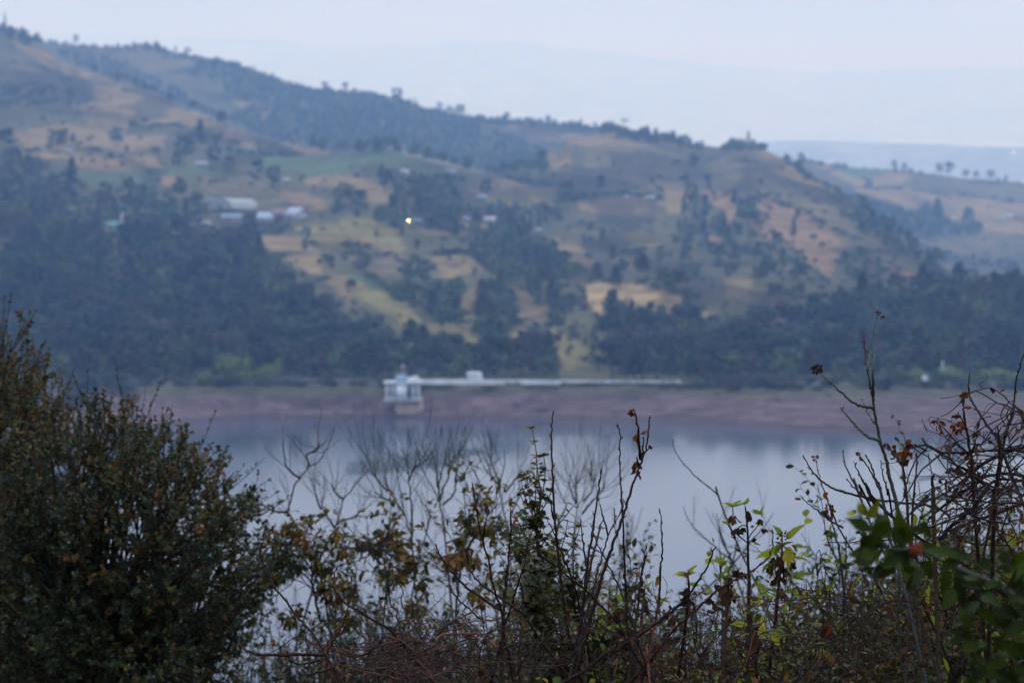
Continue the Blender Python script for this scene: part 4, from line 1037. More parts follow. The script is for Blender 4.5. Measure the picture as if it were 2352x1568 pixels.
# intake tower
TD = 514.0
tc_ = at_depth(926, TD); tx = tc_[0]
zf = CAMZ + HSLOPE(913.5) * TD
k1 = TD / FPX                                   # metres per frame px
root = thing('intake_tower', (tx, TD, 0), 'white intake tower with dark window bays on a round brown pier at the waterline', 'intake tower')
g = Geo(); cyl(g, (tx + 1.2, TD + .6), 3.3, 3.2, -3.0, zf - .55, 28); pier = obj('pier', g, m_conc, root, smooth=False)
g = Geo(); cyl(g, (tx - .7, TD - 2.2), .85, .85, -3.0, zf - .56, 14); obj('inlet_shaft', g, m_conc, root)
g = Geo(); box(g, (tx, TD, zf - .3), (8.2, 6.6, .5)); obj('floor_slab', g, m_grey, root)
H_ = 3.35
g = Geo()
box(g, (tx, TD + .3, zf + H_ / 2), (7.0, 5.2, H_ - .02)); core = obj('wall', g, m_bluegrey, root)
g = Geo(); box(g, (tx - .25, TD - 2.75, zf + H_ * .47), (2.4, .9, H_ * .94)); obj('gate_panel', g, m_white, root)
for xx in (-3.45, -2.3, 2.35, 3.5):
    g = Geo(); box(g, (tx + xx, TD - 2.6, zf + H_ * .48), (.62, .6, H_ * .96)); 
    box(g, (tx + xx, TD - 2.6, zf + .12), (.9, .8, .24)); obj('column', g, m_white if abs(xx) > 3 else m_offwhite, root)
for xx in (-2.88, 1.55, 2.95):
    w = Geo(); box(w, (tx + xx, TD - 2.33, zf + 1.75), (.5, .08, 1.7)); win = obj('window', w, m_offwhite, root)
    p_ = Geo(); box(p_, (tx + xx, TD - 2.375, zf + 1.75), (.4, .05, 1.55)); obj('pane', p_, m_dark, win)
g = Geo(); box(g, (tx + 1.45, TD - 2.4, zf + 1.0), (.75, .1, 1.95)); obj('door', g, m_dark, root)
g = Geo(); box(g, (tx, TD, zf + H_ + .16), (8.6, 6.8, .36)); obj('roof', g, m_offwhite, root)
g = Geo(); cyl(g, (tx - .45, TD), 1.35, 1.2, zf + H_ + .34, zf + H_ + 1.75, 16); obj('roof_tank', g, m_bluegrey, root)
g = Geo(); box(g, (tx + 2.2, TD - .5, zf + H_ + .9), (2.5, 1.6, .7)); box(g, (tx + 2.75, TD - .6, zf + H_ + 1.42), (1.2, 1.0, .35)); obj('hoist_housing', g, m_white, root)
g = Geo(); cyl(g, (tx - .1, TD), .06, .05, zf + H_ + 2.0, zf + H_ + 3.9, 8); box(g, (tx - .1, TD, zf + H_ + 3.75), (.6, .3, .5)); obj('mast', g, m_offwhite, root)
# footbridge from the tower to the crest
root = thing('footbridge', (tx + 2, TD + 9, zf), 'narrow footbridge running from the intake tower back to the dam crest', 'footbridge')
g = Geo(); box(g, (tx + 1.2, TD + 10.6, zf - .2), (1.6, 14.0, .3)); obj('deck', g, m_grey, root)
for sx in (-.75, .75):
    g = Geo()
    for k in range(8): cyl(g, (tx + 1.2 + sx, TD + 4 + k * 1.9), .04, .04, zf - .05, zf + 1.0, 6)
    tube(g, [(tx + 1.2 + sx, TD + 3.7, zf + 1.0), (tx + 1.2 + sx, TD + 17.5, zf + 1.0)], .04, .04, 6)
    obj('railing', g, m_offwhite, root)

# white van on the crest road behind the parapet
vx = at_depth(1090, 536)[0]; vz = height(vx, 536)
root = thing('van', (vx, 536, vz), 'boxy white van parked on the dam crest behind the parapet', 'van')
prof = [(x_ * .86, z_) for x_, z_ in [(-2.05, .35), (2.05, .35), (2.12, .95), (2.1, 1.25), (2.0, 1.35), (1.8, 2.3), (1.65, 2.4), (-1.95, 2.42), (-2.08, 2.3)]]
g = Geo(); n_ = len(prof); V = []
for yy, k in ((-.92, .98), (-.80, 1.0), (.80, 1.0), (.92, .98)):
    V += [(vx + x * k, 536 + yy, vz + .1 + (z if abs(yy) < .85 else .38 + (z - .35) * .97)) for x, z in prof]
Q = [(r * n_ + i, r * n_ + (i + 1) % n_, (r + 1) * n_ + (i + 1) % n_, (r + 1) * n_ + i) for r in range(3) for i in range(n_)]
V += [(vx, 536 - .92, vz + 1.4), (vx, 536 + .92, vz + 1.4)]
T = [(i + 0, 4 * n_, (i + 1) % n_) for i in range(n_)] + [(3 * n_ + i, 3 * n_ + (i + 1) % n_, 4 * n_ + 1) for i in range(n_)]
g.add(V, Q, T); body = obj('body', g, m_white, root)
for sy in (-1, 1):
    for x0, w in ((-1.15, .8), (-.1, .9), (.85, .6)):
        g = Geo(); box(g, (vx + x0, 536 + sy * .925, vz + 1.95), (w, .03, .42)); obj('window', g, m_glass, root)
    for x0 in (-1.15, 1.15):
        g = Geo(); ring = []
        a = np.arange(16) * math.pi / 8
        tube(g, [(vx + x0, 536 + sy * .72, vz + .36), (vx + x0, 536 + sy * .95, vz + .36)], .36, .36, 14); wh = obj('wheel', g, m_tyre, root)
        g = Geo(); tube(g, [(vx + x0, 536 + sy * .94, vz + .36), (vx + x0, 536 + sy * .965, vz + .36)], .2, .2, 10); obj('rim', g, m_grey, wh)
    g = Geo(); box(g, (vx + 1.80, 536 + sy * .62, vz + .95), (.08, .28, .2)); obj('headlight', g, m_glass, root)
    g = Geo(); box(g, (vx - 1.79, 536 + sy * .72, vz + 1.25), (.06, .14, .4)); obj('tail_light', g, m_red, root)
g = Geo(); box(g, (vx + 1.66, 536, vz + 1.86), (.08, 1.5, .6)); obj('windscreen', g, m_glass, root)

# pale sand track running down to the shore at the left
g = Geo()
pts = [(296, 896, 8), (303, 887, 7), (309, 878, 4), (312, 868, 2.4)]
L_, R_ = [], []
for (px, py, w) in pts:
    d = 525 + (896 - py) * .55; u, s = ray(px, py)
    z = height(u * d, d) + .12
    L_.append((u * d - w * d / FPX * 1.6, d, z)); R_.append((u * d + w * d / FPX * 1.6, d, z))
V = L_ + R_; Q = [(i, i + 4, i + 5, i + 1) for i in range(3)]
pth = obj('path', g if g.n else (np.array(V), np.array(Q), np.zeros((0, 3), int), np.zeros(3)), plain_mat('pale_sand', (0.26, 0.21, 0.17), .95, .8, .3))
tag(pth, kind='structure')

# rocks on the drawn-down shore
m_rock = plain_mat('shore_rock', (0.11, 0.08, 0.07), .9, 1.5, .3)
rk = np.random.RandomState(9)
for k, (px, py, sz, lab) in enumerate([(1240, 935, 1.5, 'reddish boulder on the mud slope right of the intake tower'), (1188, 925, 1.0, 'pale stone left beside the reddish boulder on the mud'),
                            (803, 952, 1.0, 'orange-tinted stone at the waterline left of the intake tower'), (775, 935, .8, 'small pinkish stone on the mud left of the tower'),
                            (1650, 915, 1.1, 'tan boulder on the mud below the end of the parapet'), (1790, 940, 1.3, 'tan boulder low on the right mud shore'),
                            (1460, 918, .9, 'small tan boulder below the middle of the parapet'), (1905, 925, 1.2, 'dark boulder near the dry grass on the right shore')]):
    d = 522 - (py - 905) * .3; u, s = ray(px, py); z = height(u * d, d)
    g = Geo(); nn = 10
    th = np.linspace(0, math.pi, 7)[:, None]; ph = (np.arange(nn) * 2 * math.pi / nn)[None]
    rr = sz * (0.75 + .5 * vnoise(np.cos(ph) * np.sin(th) * 2 + k * 3, np.sin(ph) * np.sin(th) * 2 + np.cos(th), 5))
    V = np.stack((rr * np.sin(th) * np.cos(ph), rr * .8 * np.sin(th) * np.sin(ph), rr * .5 * np.cos(th) + 0 * ph), -1).reshape(-1, 3) + (u * d, d, z + .1)
    Q = [(r * nn + i, (r + 1) * nn + i, (r + 1) * nn + (i + 1) % nn, r * nn + (i + 1) % nn) for r in range(6) for i in range(nn)]
    g.add(V, Q); tag(obj('boulder', g, m_rock, origin=(u * d, d, z)), lab, 'boulder')

# ------------------------------------------------------------------ houses and sheds on the slope
HM = {}
def hm(c):
    if c not in HM: HM[c] = plain_mat('house_paint_%d' % len(HM), tuple(.62 * v for v in c), .7, .6, .15)
    return HM[c]
def house(name, cat, label, fr, foot, wpx, hpx, wall, roof, depth=6.0, rz=0.0, ridge=.35, kind='gable', nwin=2):
    (px, py), = cv(fr, [foot]); pos = on_ground(px, py)
    k = pos[1] / FPX; w, h = wpx * k, hpx * k
    root = thing(name, pos, label, cat); root.rotation_euler[2] = rz
    g = Geo(); hw = h * (1 - ridge)
    x, y = w / 2, depth / 2
    # local coordinates: front at -y
    def lobj(nm, g_, mat, par):
        o = bpy.data.objects.new(nm, mesh_of(nm, g_, mat)); COL.objects.link(o); o.parent = par; return o
    if kind == 'tunnel':
        a = np.linspace(0, math.pi, 13)
        r = Geo(); V = []
        for yy in (-y, y):
            V += [(math.cos(t) * x, yy, math.sin(t) * h) for t in a] 
        Q = [(i, i + 1, i + 14, i + 13) for i in range(12)]
        r.add(V, Q); sk = lobj('cover', r, hm(roof), root)
        e = Geo()
        for yy in (-y + .02,):
            V = [(math.cos(t) * x * .99, yy, math.sin(t) * h * .99) for t in a] + [(0, yy, 0)]
            e.add(V, None, [(i, i + 1, 13) for i in range(12)])
        lobj('end_wall', e, hm(wall), root)
        for k_ in range(6):
            hp = Geo(); yy = -y + depth * k_ / 5
            tube(hp, [(math.cos(t) * (x + .05), yy, math.sin(t) * (h + .05)) for t in a], .06, .06, 5); lobj('hoop', hp, hm((.5, .5, .5)), root)
        d_ = Geo(); box(d_, (0, -y - .03, h * .3), (w * .22, .08, h * .6)); lobj('door', d_, hm((.25, .28, .28)), root)
        return root
    box(g, (0, 0, hw / 2 - .5), (w, depth, hw + 1.0)); 
    if kind == 'gable':
        g.add([(-x, -y, hw), (-x, y, hw), (-x, 0, h - .05), (x, -y, hw), (x, y, hw), (x, 0, h - .05)], None, [(0, 2, 1), (3, 4, 5)])
    wl_ = lobj('wall', g, hm(wall), root)
    r = Geo(); o_ = .4
    if kind == 'gable':
        for s_ in (-1, 1):
            dz = (h - hw) / y * o_
            V = [(-x - o_, s_ * (y + o_), hw - dz), (x + o_, s_ * (y + o_), hw - dz), (x + o_, 0, h), (-x - o_, 0, h)]
            V += [(a, b_, c + .12) for a, b_, c in V]
            r.add(V, [(0, 1, 2, 3), (7, 6, 5, 4), (0, 4, 5, 1), (1, 5, 6, 2), (2, 6, 7, 3), (3, 7, 4, 0)])
    else:                                     # single slope, falling to the front
        V = [(-x - o_, -y - o_, hw), (x + o_, -y - o_, hw), (x + o_, y + o_, h), (-x - o_, y + o_, h)]
        V += [(a, b_, c + .12) for a, b_, c in V]
        r.add(V, [(3, 2, 1, 0), (4, 5, 6, 7), (0, 1, 5, 4), (1, 2, 6, 5), (2, 3, 7, 6), (3, 0, 4, 7)])
        g2 = Geo(); g2.add([(-x, y, hw), (x, y, hw), (x, y, h), (-x, y, h)], [(0, 1, 2, 3)])
        lobj('back_wall', g2, hm(wall), root)
    lobj('roof', r, hm(roof), root)
    d_ = Geo(); box(d_, (-w * .08, -y - .02, min(1.0, hw * .42)), (.9, .08, min(2.0, hw * .84))); lobj('door', d_, hm((.12, .10, .09)), root)
    for i in range(nwin):
        wg = Geo(); xx = (-.32 + .62 * i) * w if nwin > 1 else .28 * w
        box(wg, (xx, -y - .02, hw * .55), (1.1, .07, .9)); wf = lobj('window', wg, hm((.5, .5, .5)), root)
        pn = Geo(); box(pn, (xx, -y - .06, hw * .55), (.95, .04, .76)); lobj('pane', pn, m_glass, wf)
    return root
W_, G_ = (.72, .72, .72), (.45, .43, .40)
house('greenhouse', 'greenhouse', 'large pale greenhouse with a curved plastic cover on the left slope', '1', (1570, 1410), 62, 27, (.42, .46, .42), (.50, .55, .51), 26, -.35, kind='tunnel')
house('greenhouse', 'greenhouse', 'small grey-white greenhouse left beside the large pale one', '1', (1405, 1368), 30, 15, (.5, .5, .5), (.58, .58, .6), 12, .2, kind='tunnel')
house('shed', 'shed', 'long shed with a dull blue roof below the large greenhouse', '1', (1555, 1480), 44, 16, (.40, .38, .36), (.26, .32, .40), 8, .05, .7, 'slope')
house('shed', 'shed', 'shed with the brightest turquoise roof, right of the round dark tree', '1', (1785, 1482), 38, 19, (.55, .55, .55), (.46, .58, .62), 9, -.08, .75, 'slope')
house('house', 'house', 'low house with a dull red roof right of the turquoise-roofed shed', '1', (1890, 1460), 40, 18, (.42, .34, .30), (.33, .19, .16), 8, .1, .5)
house('house', 'house', 'pale lilac-roofed house at the right end of the farm buildings', '1', (1995, 1470), 34, 26, (.55, .52, .52), (.56, .58, .70), 9, -.5, .6)
house('hut', 'hut', 'small hut with a bright teal roof at the edge of the left wood', '1', (757, 1540), 24, 17, (.48, .36, .30), (.12, .36, .34), 6, .1, .5, nwin=1)
house('shed', 'shed', 'grey-roofed shed at the foot of the tallest dark tree', '1', (1355, 1118), 26, 11, (.42, .40, .40), (.52, .50, .54), 7, 0, .5, nwin=1)
house('hut', 'hut', 'small white hut right of the row of dark trees', '1', (1925, 1225), 11, 9, W_, (.66, .66, .70), 4, 0, .4, nwin=1)
house('hut', 'hut', 'whitish hut under the round pale-green tree', '1', (462, 1030), 10, 12, (.5, .5, .52), (.5, .5, .54), 4, 0, .4, nwin=1)
house('house', 'house', 'white house between trees at the lower edge of the green plateau', '2', (452, 1175), 15, 12, W_, (.66, .68, .70), 6, 0, .4)
house('house', 'house', 'pale blue house on the green plateau', '2', (760, 1168), 24, 10, (.42, .52, .56), (.30, .44, .50), 7, .05, .4)
house('hut', 'hut', 'tiny white hut on the upper rim of the green plateau', '2', (372, 1012), 8, 8, W_, (.7, .7, .7), 4, 0, .4, nwin=1)
house('shed', 'shed', 'pale turquoise shed under the round tree in the yellow field', '2', (972, 1338), 20, 9, (.40, .48, .50), (.36, .52, .56), 6, 0, .5, nwin=1)
house('house', 'house', 'dim grey-blue house right beside the bright lamp', '2', (540, 1502), 23, 11, (.36, .40, .42), (.32, .40, .44), 6, 0, .5)
house('house', 'house', 'small grey house left of the pinkish house', '2', (866, 1482), 14, 8, (.48, .46, .48), (.44, .42, .46), 5, 0, .5, nwin=1)
house('house', 'house', 'pinkish-white house at the edge of the central wood', '2', (1022, 1500), 24, 15, (.66, .56, .58), (.72, .60, .62), 7, .1, .45)
house('hut', 'hut', 'grey-green hut in the middle of the central wood', '5', (1343, 132), 16, 8, (.42, .45, .45), (.40, .46, .46), 5, 0, .5, nwin=1)
house('house', 'house', 'grey-green house beside dark scrub right of centre', '2', (2102, 1342), 18, 9, (.40, .44, .42), (.42, .48, .46), 6, 0, .5)
house('hut', 'hut', 'small pinkish hut left of the grey-green house right of centre', '2', (1942, 1335), 9, 7, (.5, .44, .46), (.5, .44, .46), 4, 0, .5, nwin=1)
house('house', 'house', 'pale house in the far right fields', '3', (2243, 1466), 20, 8, (.52, .56, .54), (.52, .58, .56), 8, 0, .5)
house('hut', 'hut', 'tiny white hut between the two pointed pines on the far right slope', '3', (1880, 1482), 9, 8, (.62, .58, .62), (.6, .58, .62), 5, 0, .5, nwin=1)
house('shed', 'shed', 'dim tan shed under the dull blue-roofed shed', '1', (1385, 1520), 20, 13, (.36, .32, .28), (.40, .35, .32), 6, .1, .5, nwin=1)

# lamps that are lit
m_lamp = bpy.data.materials.new('lit_lamp'); m_lamp.use_nodes = True
n = m_lamp.node_tree.nodes; n.clear()
o_ = n.new('ShaderNodeOutputMaterial'); em = n.new('ShaderNodeEmission'); em.inputs['Color'].default_value = (1, .74, .30, 1); em.inputs['Strength'].default_value = 42
m_lamp.node_tree.links.new(em.outputs[0], o_.inputs['Surface'])
def lamp(pos, hgt, r, label, power):
    root = thing('lamp_post', pos, label, 'lamp')
    x, y, z = pos
    g = Geo(); cyl(g, (x, y), .09, .06, z - .3, z + hgt, 8); tube(g, [(x, y, z + hgt - .1), (x + .3, y - .4, z + hgt + .15), (x + .5, y - .8, z + hgt + .1)], .04, .04, 6); obj('pole', g, m_grey, root)
    g = Geo(); nn = 10; th = np.linspace(0, math.pi, 7)[:, None]; ph = (np.arange(nn) * 2 * math.pi / nn)[None]
    V = np.stack((r * np.sin(th) * np.cos(ph), r * np.sin(th) * np.sin(ph), r * np.cos(th) + 0 * ph), -1).reshape(-1, 3) + (x + .5, y - .8, z + hgt - .1)
    g.add(V, [(a * nn + i, (a + 1) * nn + i, (a + 1) * nn + (i + 1) % nn, a * nn + (i + 1) % nn) for a in range(6) for i in range(nn)])
    obj('bulb', g, m_lamp, root)
pos = on_ground(935, 517)
lamp(pos, 10 * pos[1] / FPX, .19, 'lamp glowing yellow on a pole in front of the dark central clump', 0)
u, s = ray(2327, 352); 
lamp(np.array((u * 4000, 4000, CAMZ + s * 4000 - 6)), 6, .5, 'faint pinkish lamp far off on the hazy right hill', 0)
# white mast behind the teal-roofed hut
pos = on_ground(279, 517); hgt = 27 * pos[1] / FPX
root = thing('mast', pos, 'pale lattice mast right beside the teal-roofed hut', 'mast')
g = Geo()
for a in range(3):
    c, s_ = math.cos(a * 2.09) * .45, math.sin(a * 2.09) * .45
    tube(g, [pos + (c, s_, -.3), pos + (c * .5, s_ * .5, hgt)], .09, .07, 5)
obj('leg_frame', g, m_offwhite, root)
g = Geo()
for k in range(10):
    z = hgt * k / 10; f = 1 - .5 * k / 10
    for a in range(3):
        c0 = np.array((math.cos(a * 2.09), math.sin(a * 2.09), 0)) * .45 * f; c1 = np.array((math.cos(a * 2.09 + 2.09), math.sin(a * 2.09 + 2.09), 0)) * .45 * f
        tube(g, [pos + c0 + (0, 0, z), pos + c1 + (0, 0, z + hgt / 10)], .04, .04, 4)
obj('bracing', g, m_offwhite, root)

# ------------------------------------------------------------------ haze between here and the mountains
g = Geo(); box(g, (0, 9600, 800), (34000, 22600, 1612))
mh = bpy.data.materials.new('haze_air'); mh.use_nodes = True
n = mh.node_tree.nodes; n.clear()
o_ = n.new('ShaderNodeOutputMaterial'); pv = n.new('ShaderNodeVolumePrincipled')
pv.inputs['Color'].default_value = (0.35, 0.59, 1.0, 1)
pv.inputs['Density'].default_value = 2.95e-4
pv.inputs['Absorption Color'].default_value = (1, 1, 1, 1)
pv.inputs['Anisotropy'].default_value = 0.1
mh.node_tree.links.new(pv.outputs[0], o_.inputs['Volume'])
tag(obj('haze', g, mh), kind='stuff')
# ------------------------------------------------------------------ plants near the camera
m_bark = tint_mat('dark_bark', [(0, (0.0176, 0.0115, 0.0068)), (.5, (0.0353, 0.0230, 0.0131)), (1, (0.0773, 0.0624, 0.0374))], .85, 60, .4, bump=.5, spec=.1)
m_cane = tint_mat('cane_bark', [(0, (0.013, 0.007, 0.006)), (.5, (0.030, 0.014, 0.010)), (.8, (0.058, 0.022, 0.013)), (1, (0.12, 0.038, 0.012))], .7, 70, .35, bump=.4, spec=.1)
m_greycane = tint_mat('grey_bark', [(0, (0.016, 0.015, 0.015)), (.5, (0.030, 0.025, 0.025)), (1, (0.06, 0.042, 0.042))], .8, 50, .35, bump=.4, spec=.2)
m_stem_g = tint_mat('greenish_stem', [(0, (0.0202, 0.0240, 0.0146)), (.5, (0.0368, 0.0400, 0.0218)), (1, (0.0644, 0.0480, 0.0208))], .6, 60, .35, bump=.3, spec=.3)
m_olive = tint_mat('olive_leaf', [(0, (0.0092, 0.0161, 0.0046)), (.35, (0.0207, 0.0322, 0.0080)), (.6, (0.0529, 0.0598, 0.0126)), (.8, (0.0978, 0.0690, 0.0138)), (1, (0.1495, 0.0633, 0.0138))], .55, 40, .3, transl=.2, spec=.25)
m_lichen = tint_mat('lichen', [(0, (0.035, 0.05, 0.042)), (1, (0.12, 0.15, 0.125))], .95, 60, .4, spec=.1)
m_rust = tint_mat('rust_leaf', [(0, (0.035, 0.010, 0.005)), (.5, (0.12, 0.028, 0.006)), (1, (0.30, 0.075, 0.008))], .6, 50, .4, transl=.25, spec=.12)
m_brownleaf = tint_mat('withered_leaf', [(0, (0.0175, 0.0108, 0.0068)), (.5, (0.0743, 0.0338, 0.0149)), (1, (0.1755, 0.0783, 0.0270))], .7, 50, .4, transl=.12, spec=.12)
m_autumn = tint_mat('autumn_leaf', [(0, (0.020, 0.028, 0.007)), (.35, (0.075, 0.072, 0.012)), (.6, (0.17, 0.115, 0.013)), (.8, (0.20, 0.082, 0.010)), (1, (0.15, 0.038, 0.008))], .55, 30, .3, transl=.3, spec=.2)
m_lime = tint_mat('lime_leaf', [(0, (0.04, 0.075, 0.010)), (.4, (0.13, 0.18, 0.015)), (.75, (0.30, 0.34, 0.025)), (1, (0.40, 0.33, 0.03))], .5, 30, .25, transl=.5, spec=.12)
m_bigleaf = tint_mat('broad_leaf', [(0, (0.009, 0.014, 0.002)), (.5, (0.030, 0.046, 0.004)), (.8, (0.095, 0.115, 0.008)), (1, (0.28, 0.28, 0.02))], .5, 25, .3, transl=.15, bump=.3, spec=.06)
m_round = tint_mat('grey_green_leaf', [(0, (0.0156, 0.0221, 0.0078)), (.5, (0.0468, 0.0546, 0.0156)), (.8, (0.1105, 0.0936, 0.0182)), (1, (0.1690, 0.0845, 0.0156))], .5, 40, .3, transl=.15, spec=.25)
m_orange = tint_mat('orange_petal', [(0, (0.14, 0.012, 0.002)), (1, (0.40, 0.062, 0.008))], .5, 60, .2, transl=.2, spec=.03)
m_dead = tint_mat('dead_vine', [(0, (0.0168, 0.0108, 0.0096)), (.5, (0.0432, 0.0252, 0.0204)), (.8, (0.0900, 0.0456, 0.0312)), (1, (0.1560, 0.0540, 0.0288))], .85, 60, .35, spec=.1)

def ground_z(x, y): return float(CAMZ - 1.65 - 0.27 * max(y, -20) - .1)
def trace(fr, pts, d, drift=.12, seed=0, m=5, root=False, d2=None):
    """3-D path of a stem measured in a frame; depth wanders a little; root=True carries it on into the ground"""
    rs = np.random.RandomState(seed + 1)
    px = cv(fr, pts); n = len(px)
    dd = np.linspace(d, d if d2 is None else d2, n) + drift * np.sin(np.linspace(0, 2.5, n) + rs.uniform(0, 6)) * rs.uniform(.4, 1)
    p = [P(x, y, q) for (x, y), q in zip(px, dd)]
    if root:
        t = p[-1] - p[-2]; t = t / np.linalg.norm(t); t[2] = min(t[2], -.25)
        a = p[-1]; gz = ground_z(a[0], a[1]); drop = a[2] - gz
        if drop > .15:
            k = drop * .45
            b1 = a + t * k * .8
            b1[2] = min(b1[2], a[2] - k * .55)
            c = b1 + np.array((t[0] * .15, t[1] * .1, 0)) * drop; c[2] = ground_z(c[0], c[1])
            p += [b1, c]
    return smooth_path(p, m)
def knobbly(path, rs, amp):
    q = path.copy(); q[1:-1] += rs.normal(scale=amp, size=(len(q) - 2, 3)); return q
def buds(g, path, r0, r1, rs, step=.03, ln=.007, tint=.3, upto=.7):
    seg = np.linalg.norm(np.diff(path, axis=0), axis=1); L = seg.cumsum()[-1]
    s = step * .4; k = 0
    cum = np.concatenate(([0], seg.cumsum()))
    while s < L * upto:
        i = min(np.searchsorted(cum, s) - 1, len(path) - 2); i = max(i, 0)
        f = (s - cum[i]) / (seg[i] + 1e-9); p = path[i] * (1 - f) + path[i + 1] * f
        up = path[i] - path[i + 1]; up /= np.linalg.norm(up) + 1e-9
        side = np.cross(up, rs.normal(size=3)); side /= np.linalg.norm(side) + 1e-9
        r = r0 + (r1 - r0) * s / L
        tube(g, [p + side * r * .5, p + side * (r + ln * .35) + up * ln * .6, p + side * (r + ln * .3) + up * ln * 1.3], ln * .22, ln * .05, 4, tint)
        s += step * rs.uniform(.6, 1.4); k += 1
def canes(name, label, cat, parts, mat, rt=.0010, rb=.0037, seed=0, root_z=None, group=None, d=5.0):
    """a bare cane: parts = [(part name, frame, points tip..base, rooted, thickness factor, tint)]"""
    rs = np.random.RandomState(seed)
    paths = [(nm, trace(fr, pts, d + rs.uniform(-.08, .08), .1, seed * 13 + i, root=rt_), k, t) for i, (nm, fr, pts, rt_, k, t) in enumerate(parts)]
    base = paths[0][1][-1]
    root = thing(name, base, label, cat, group)
    for nm, pa, k, t in paths:
        g = Geo(); pa = knobbly(pa, rs, .0009)
        tube(g, pa, rt * k, rb * k, 6, t, .8)
        buds(g, pa, rt * k, rb * k, rs, tint=t * .8, ln=.0075 * k ** .5)
        obj(nm, g, mat, root)
    return root
def leaf_obj(root, name, mat, px, d, dirs, up, L, W, tint, curl, fold=.5, wave=.12):
    g = Geo(); p = P(*px, d)
    leaves(g, [p], [dirs], [up], L, W, tint, curl, fold, wave=wave)
    return obj(name, g, mat, root)
def mm(px, d): return px * d / FPX           # frame px to metres at depth d
def crumpled(root, name, mat, fr, c, wpx, hpx, d, seed, n=3, tint=.6):
    """a dead curled leaf hanging at a point: overlapping curled blades"""
    rs = np.random.RandomState(seed); (x, y), = cv(fr, [c]); k = FR[fr][2]
    g = Geo(); p = P(x, y - hpx * k * .5, d)
    h, w = mm(hpx * k, d), mm(wpx * k, d)
    for i in range(n):
        dv = np.array((rs.normal(scale=.35), rs.normal(scale=.3), -1.0))
        leaves(g, [p + np.array((rs.normal() * w * .15, rs.normal() * .004, 0))], [dv], [rs.normal(size=3) + (0, -1.2, 0)], h * rs.uniform(.8, 1.1), w * rs.uniform(.7, 1.0), np.clip(tint + rs.normal(scale=.15), 0, 1), rs.uniform(-1.6, 1.6), .8, wave=.25)
    return obj(name, g, mat, root)
def seed_head(root, name, mat, fr, c, rpx, d, seed, n=26, tint=.4, squash=1.0):
    rs = np.random.RandomState(seed); (x, y), = cv(fr, [c]); k = FR[fr][2]; p = P(x, y, d); r = mm(rpx * k, d)
    v = rs.normal(size=(n, 3)); v /= np.linalg.norm(v, axis=1)[:, None]; v[:, 2] *= squash
    g = Geo(); leaves(g, p + v * r * rs.uniform(.1, .75, n)[:, None], v + rs.normal(scale=.4, size=(n, 3)), rs.normal(size=(n, 3)), r * rs.uniform(.4, .8, n), r * rs.uniform(.25, .5, n), np.clip(tint + rs.normal(scale=.2, size=n), 0, 1), rs.uniform(-1, 1, n), .6)
    return obj(name, g, mat, root)

# ---- the bare canes standing in focus in the middle
B = 'branch'; S = 'stem'
E = 'E'
canes('bare_cane', 'tallest bare straight cane in the middle, no leaves', 'cane', [
    (S, E, [(455,90),(440,250),(438,420),(445,640),(452,850),(470,1080),(487,1250),(510,1430),(528,1600),(545,1726),(580,1986),(640,2126),(700,2394)], True, 1.25, .45),
    (B, E, [(430,860),(440,950),(462,1010)], False, .8, .35)], m_cane, seed=1)
t3 = canes('leafy_cane', 'slanting cane with curled orange-brown dead leaves near its forked tip', 'cane', [
    (S, E, [(1275,135),(1255,290),(1235,420),(1190,540),(1140,680),(1090,850),(1040,1000),(985,1140),(930,1290),(870,1480),(820,1650),(770,1850),(730,2000),(680,2200)], True, 1.3, .4),
    (B, E, [(1135,70),(1165,200),(1178,330),(1190,500)], False, .9, .4), (B, E, [(1220,310),(1213,420),(1202,490)], False, .8, .4), (B, E, [(1155,475),(1168,510),(1180,550)], False, .7, .3)], m_cane, seed=2, d=4.95)
for i, (c, w, h, t) in enumerate([((1110,118),54,80,.45), ((1160,330),46,90,.85), ((1168,385),38,50,.75), ((1224,285),44,50,1.0), ((1265,405),22,52,.1), ((1152,575),46,110,.25), ((1172,640),44,80,.4)]):
    crumpled(t3, 'dead_leaf', m_rust, E, c, w, h, 4.95, 20 + i, 3, t)
canes('bare_cane', 'bare cane leaning right, second from the tallest bare one, with a nibbled tip', 'cane', [
    (S, E, [(862,580),(840,720),(825,850),(800,1000),(780,1160),(745,1350),(720,1560),(700,1800),(660,2050),(640,2300)], True, 1.15, .3),
    (B, E, [(680,1000),(700,1180),(727,1400)], False, .75, .35), (B, E, [(885,985),(850,1070),(810,1240),(760,1430),(727,1600)], False, .85, .35)], m_cane, seed=3)
r4 = canes('bare_cane', 'thin upright cane with a small hooked tip, left of the dead-leaved cane', 'cane', [
    (S, E, [(990,212),(1018,280),(1015,500),(1020,700),(1035,900),(1045,1100),(1055,1350),(1062,1568),(1070,1750),(1090,2000),(1110,2250)], True, .95, .35),
    (B, E, [(1048,840),(1040,880),(1036,920)], False, .7, .3)], m_cane, seed=4, d=5.1)
crumpled(r4, 'dead_bud', m_brownleaf, E, (992,215), 26, 26, 5.1, 41, 3, .5)
canes('bare_cane', 'thin greyish branching cane between the nibbled and the hooked canes', 'cane', [
    (S, E, [(1030,930),(975,1040),(915,1150),(870,1300),(830,1430),(800,1568),(750,1750),(690,2000)], True, .85, .3),
    (B, E, [(832,840),(870,960),(915,1145)], False, .6, .2), (B, E, [(965,910),(972,960),(975,1035)], False, .6, .2)], m_greycane, seed=5)
canes('bare_cane', 'thin cane leaning left and crossing the dead-leaved cane', 'cane', [
    (S, E, [(760,1040),(800,1160),(860,1290),(920,1400),(990,1540),(1060,1700),(1110,1850),(1170,2050),(1240,2240)], True, .9, .3)], m_greycane, seed=6, d=4.9)
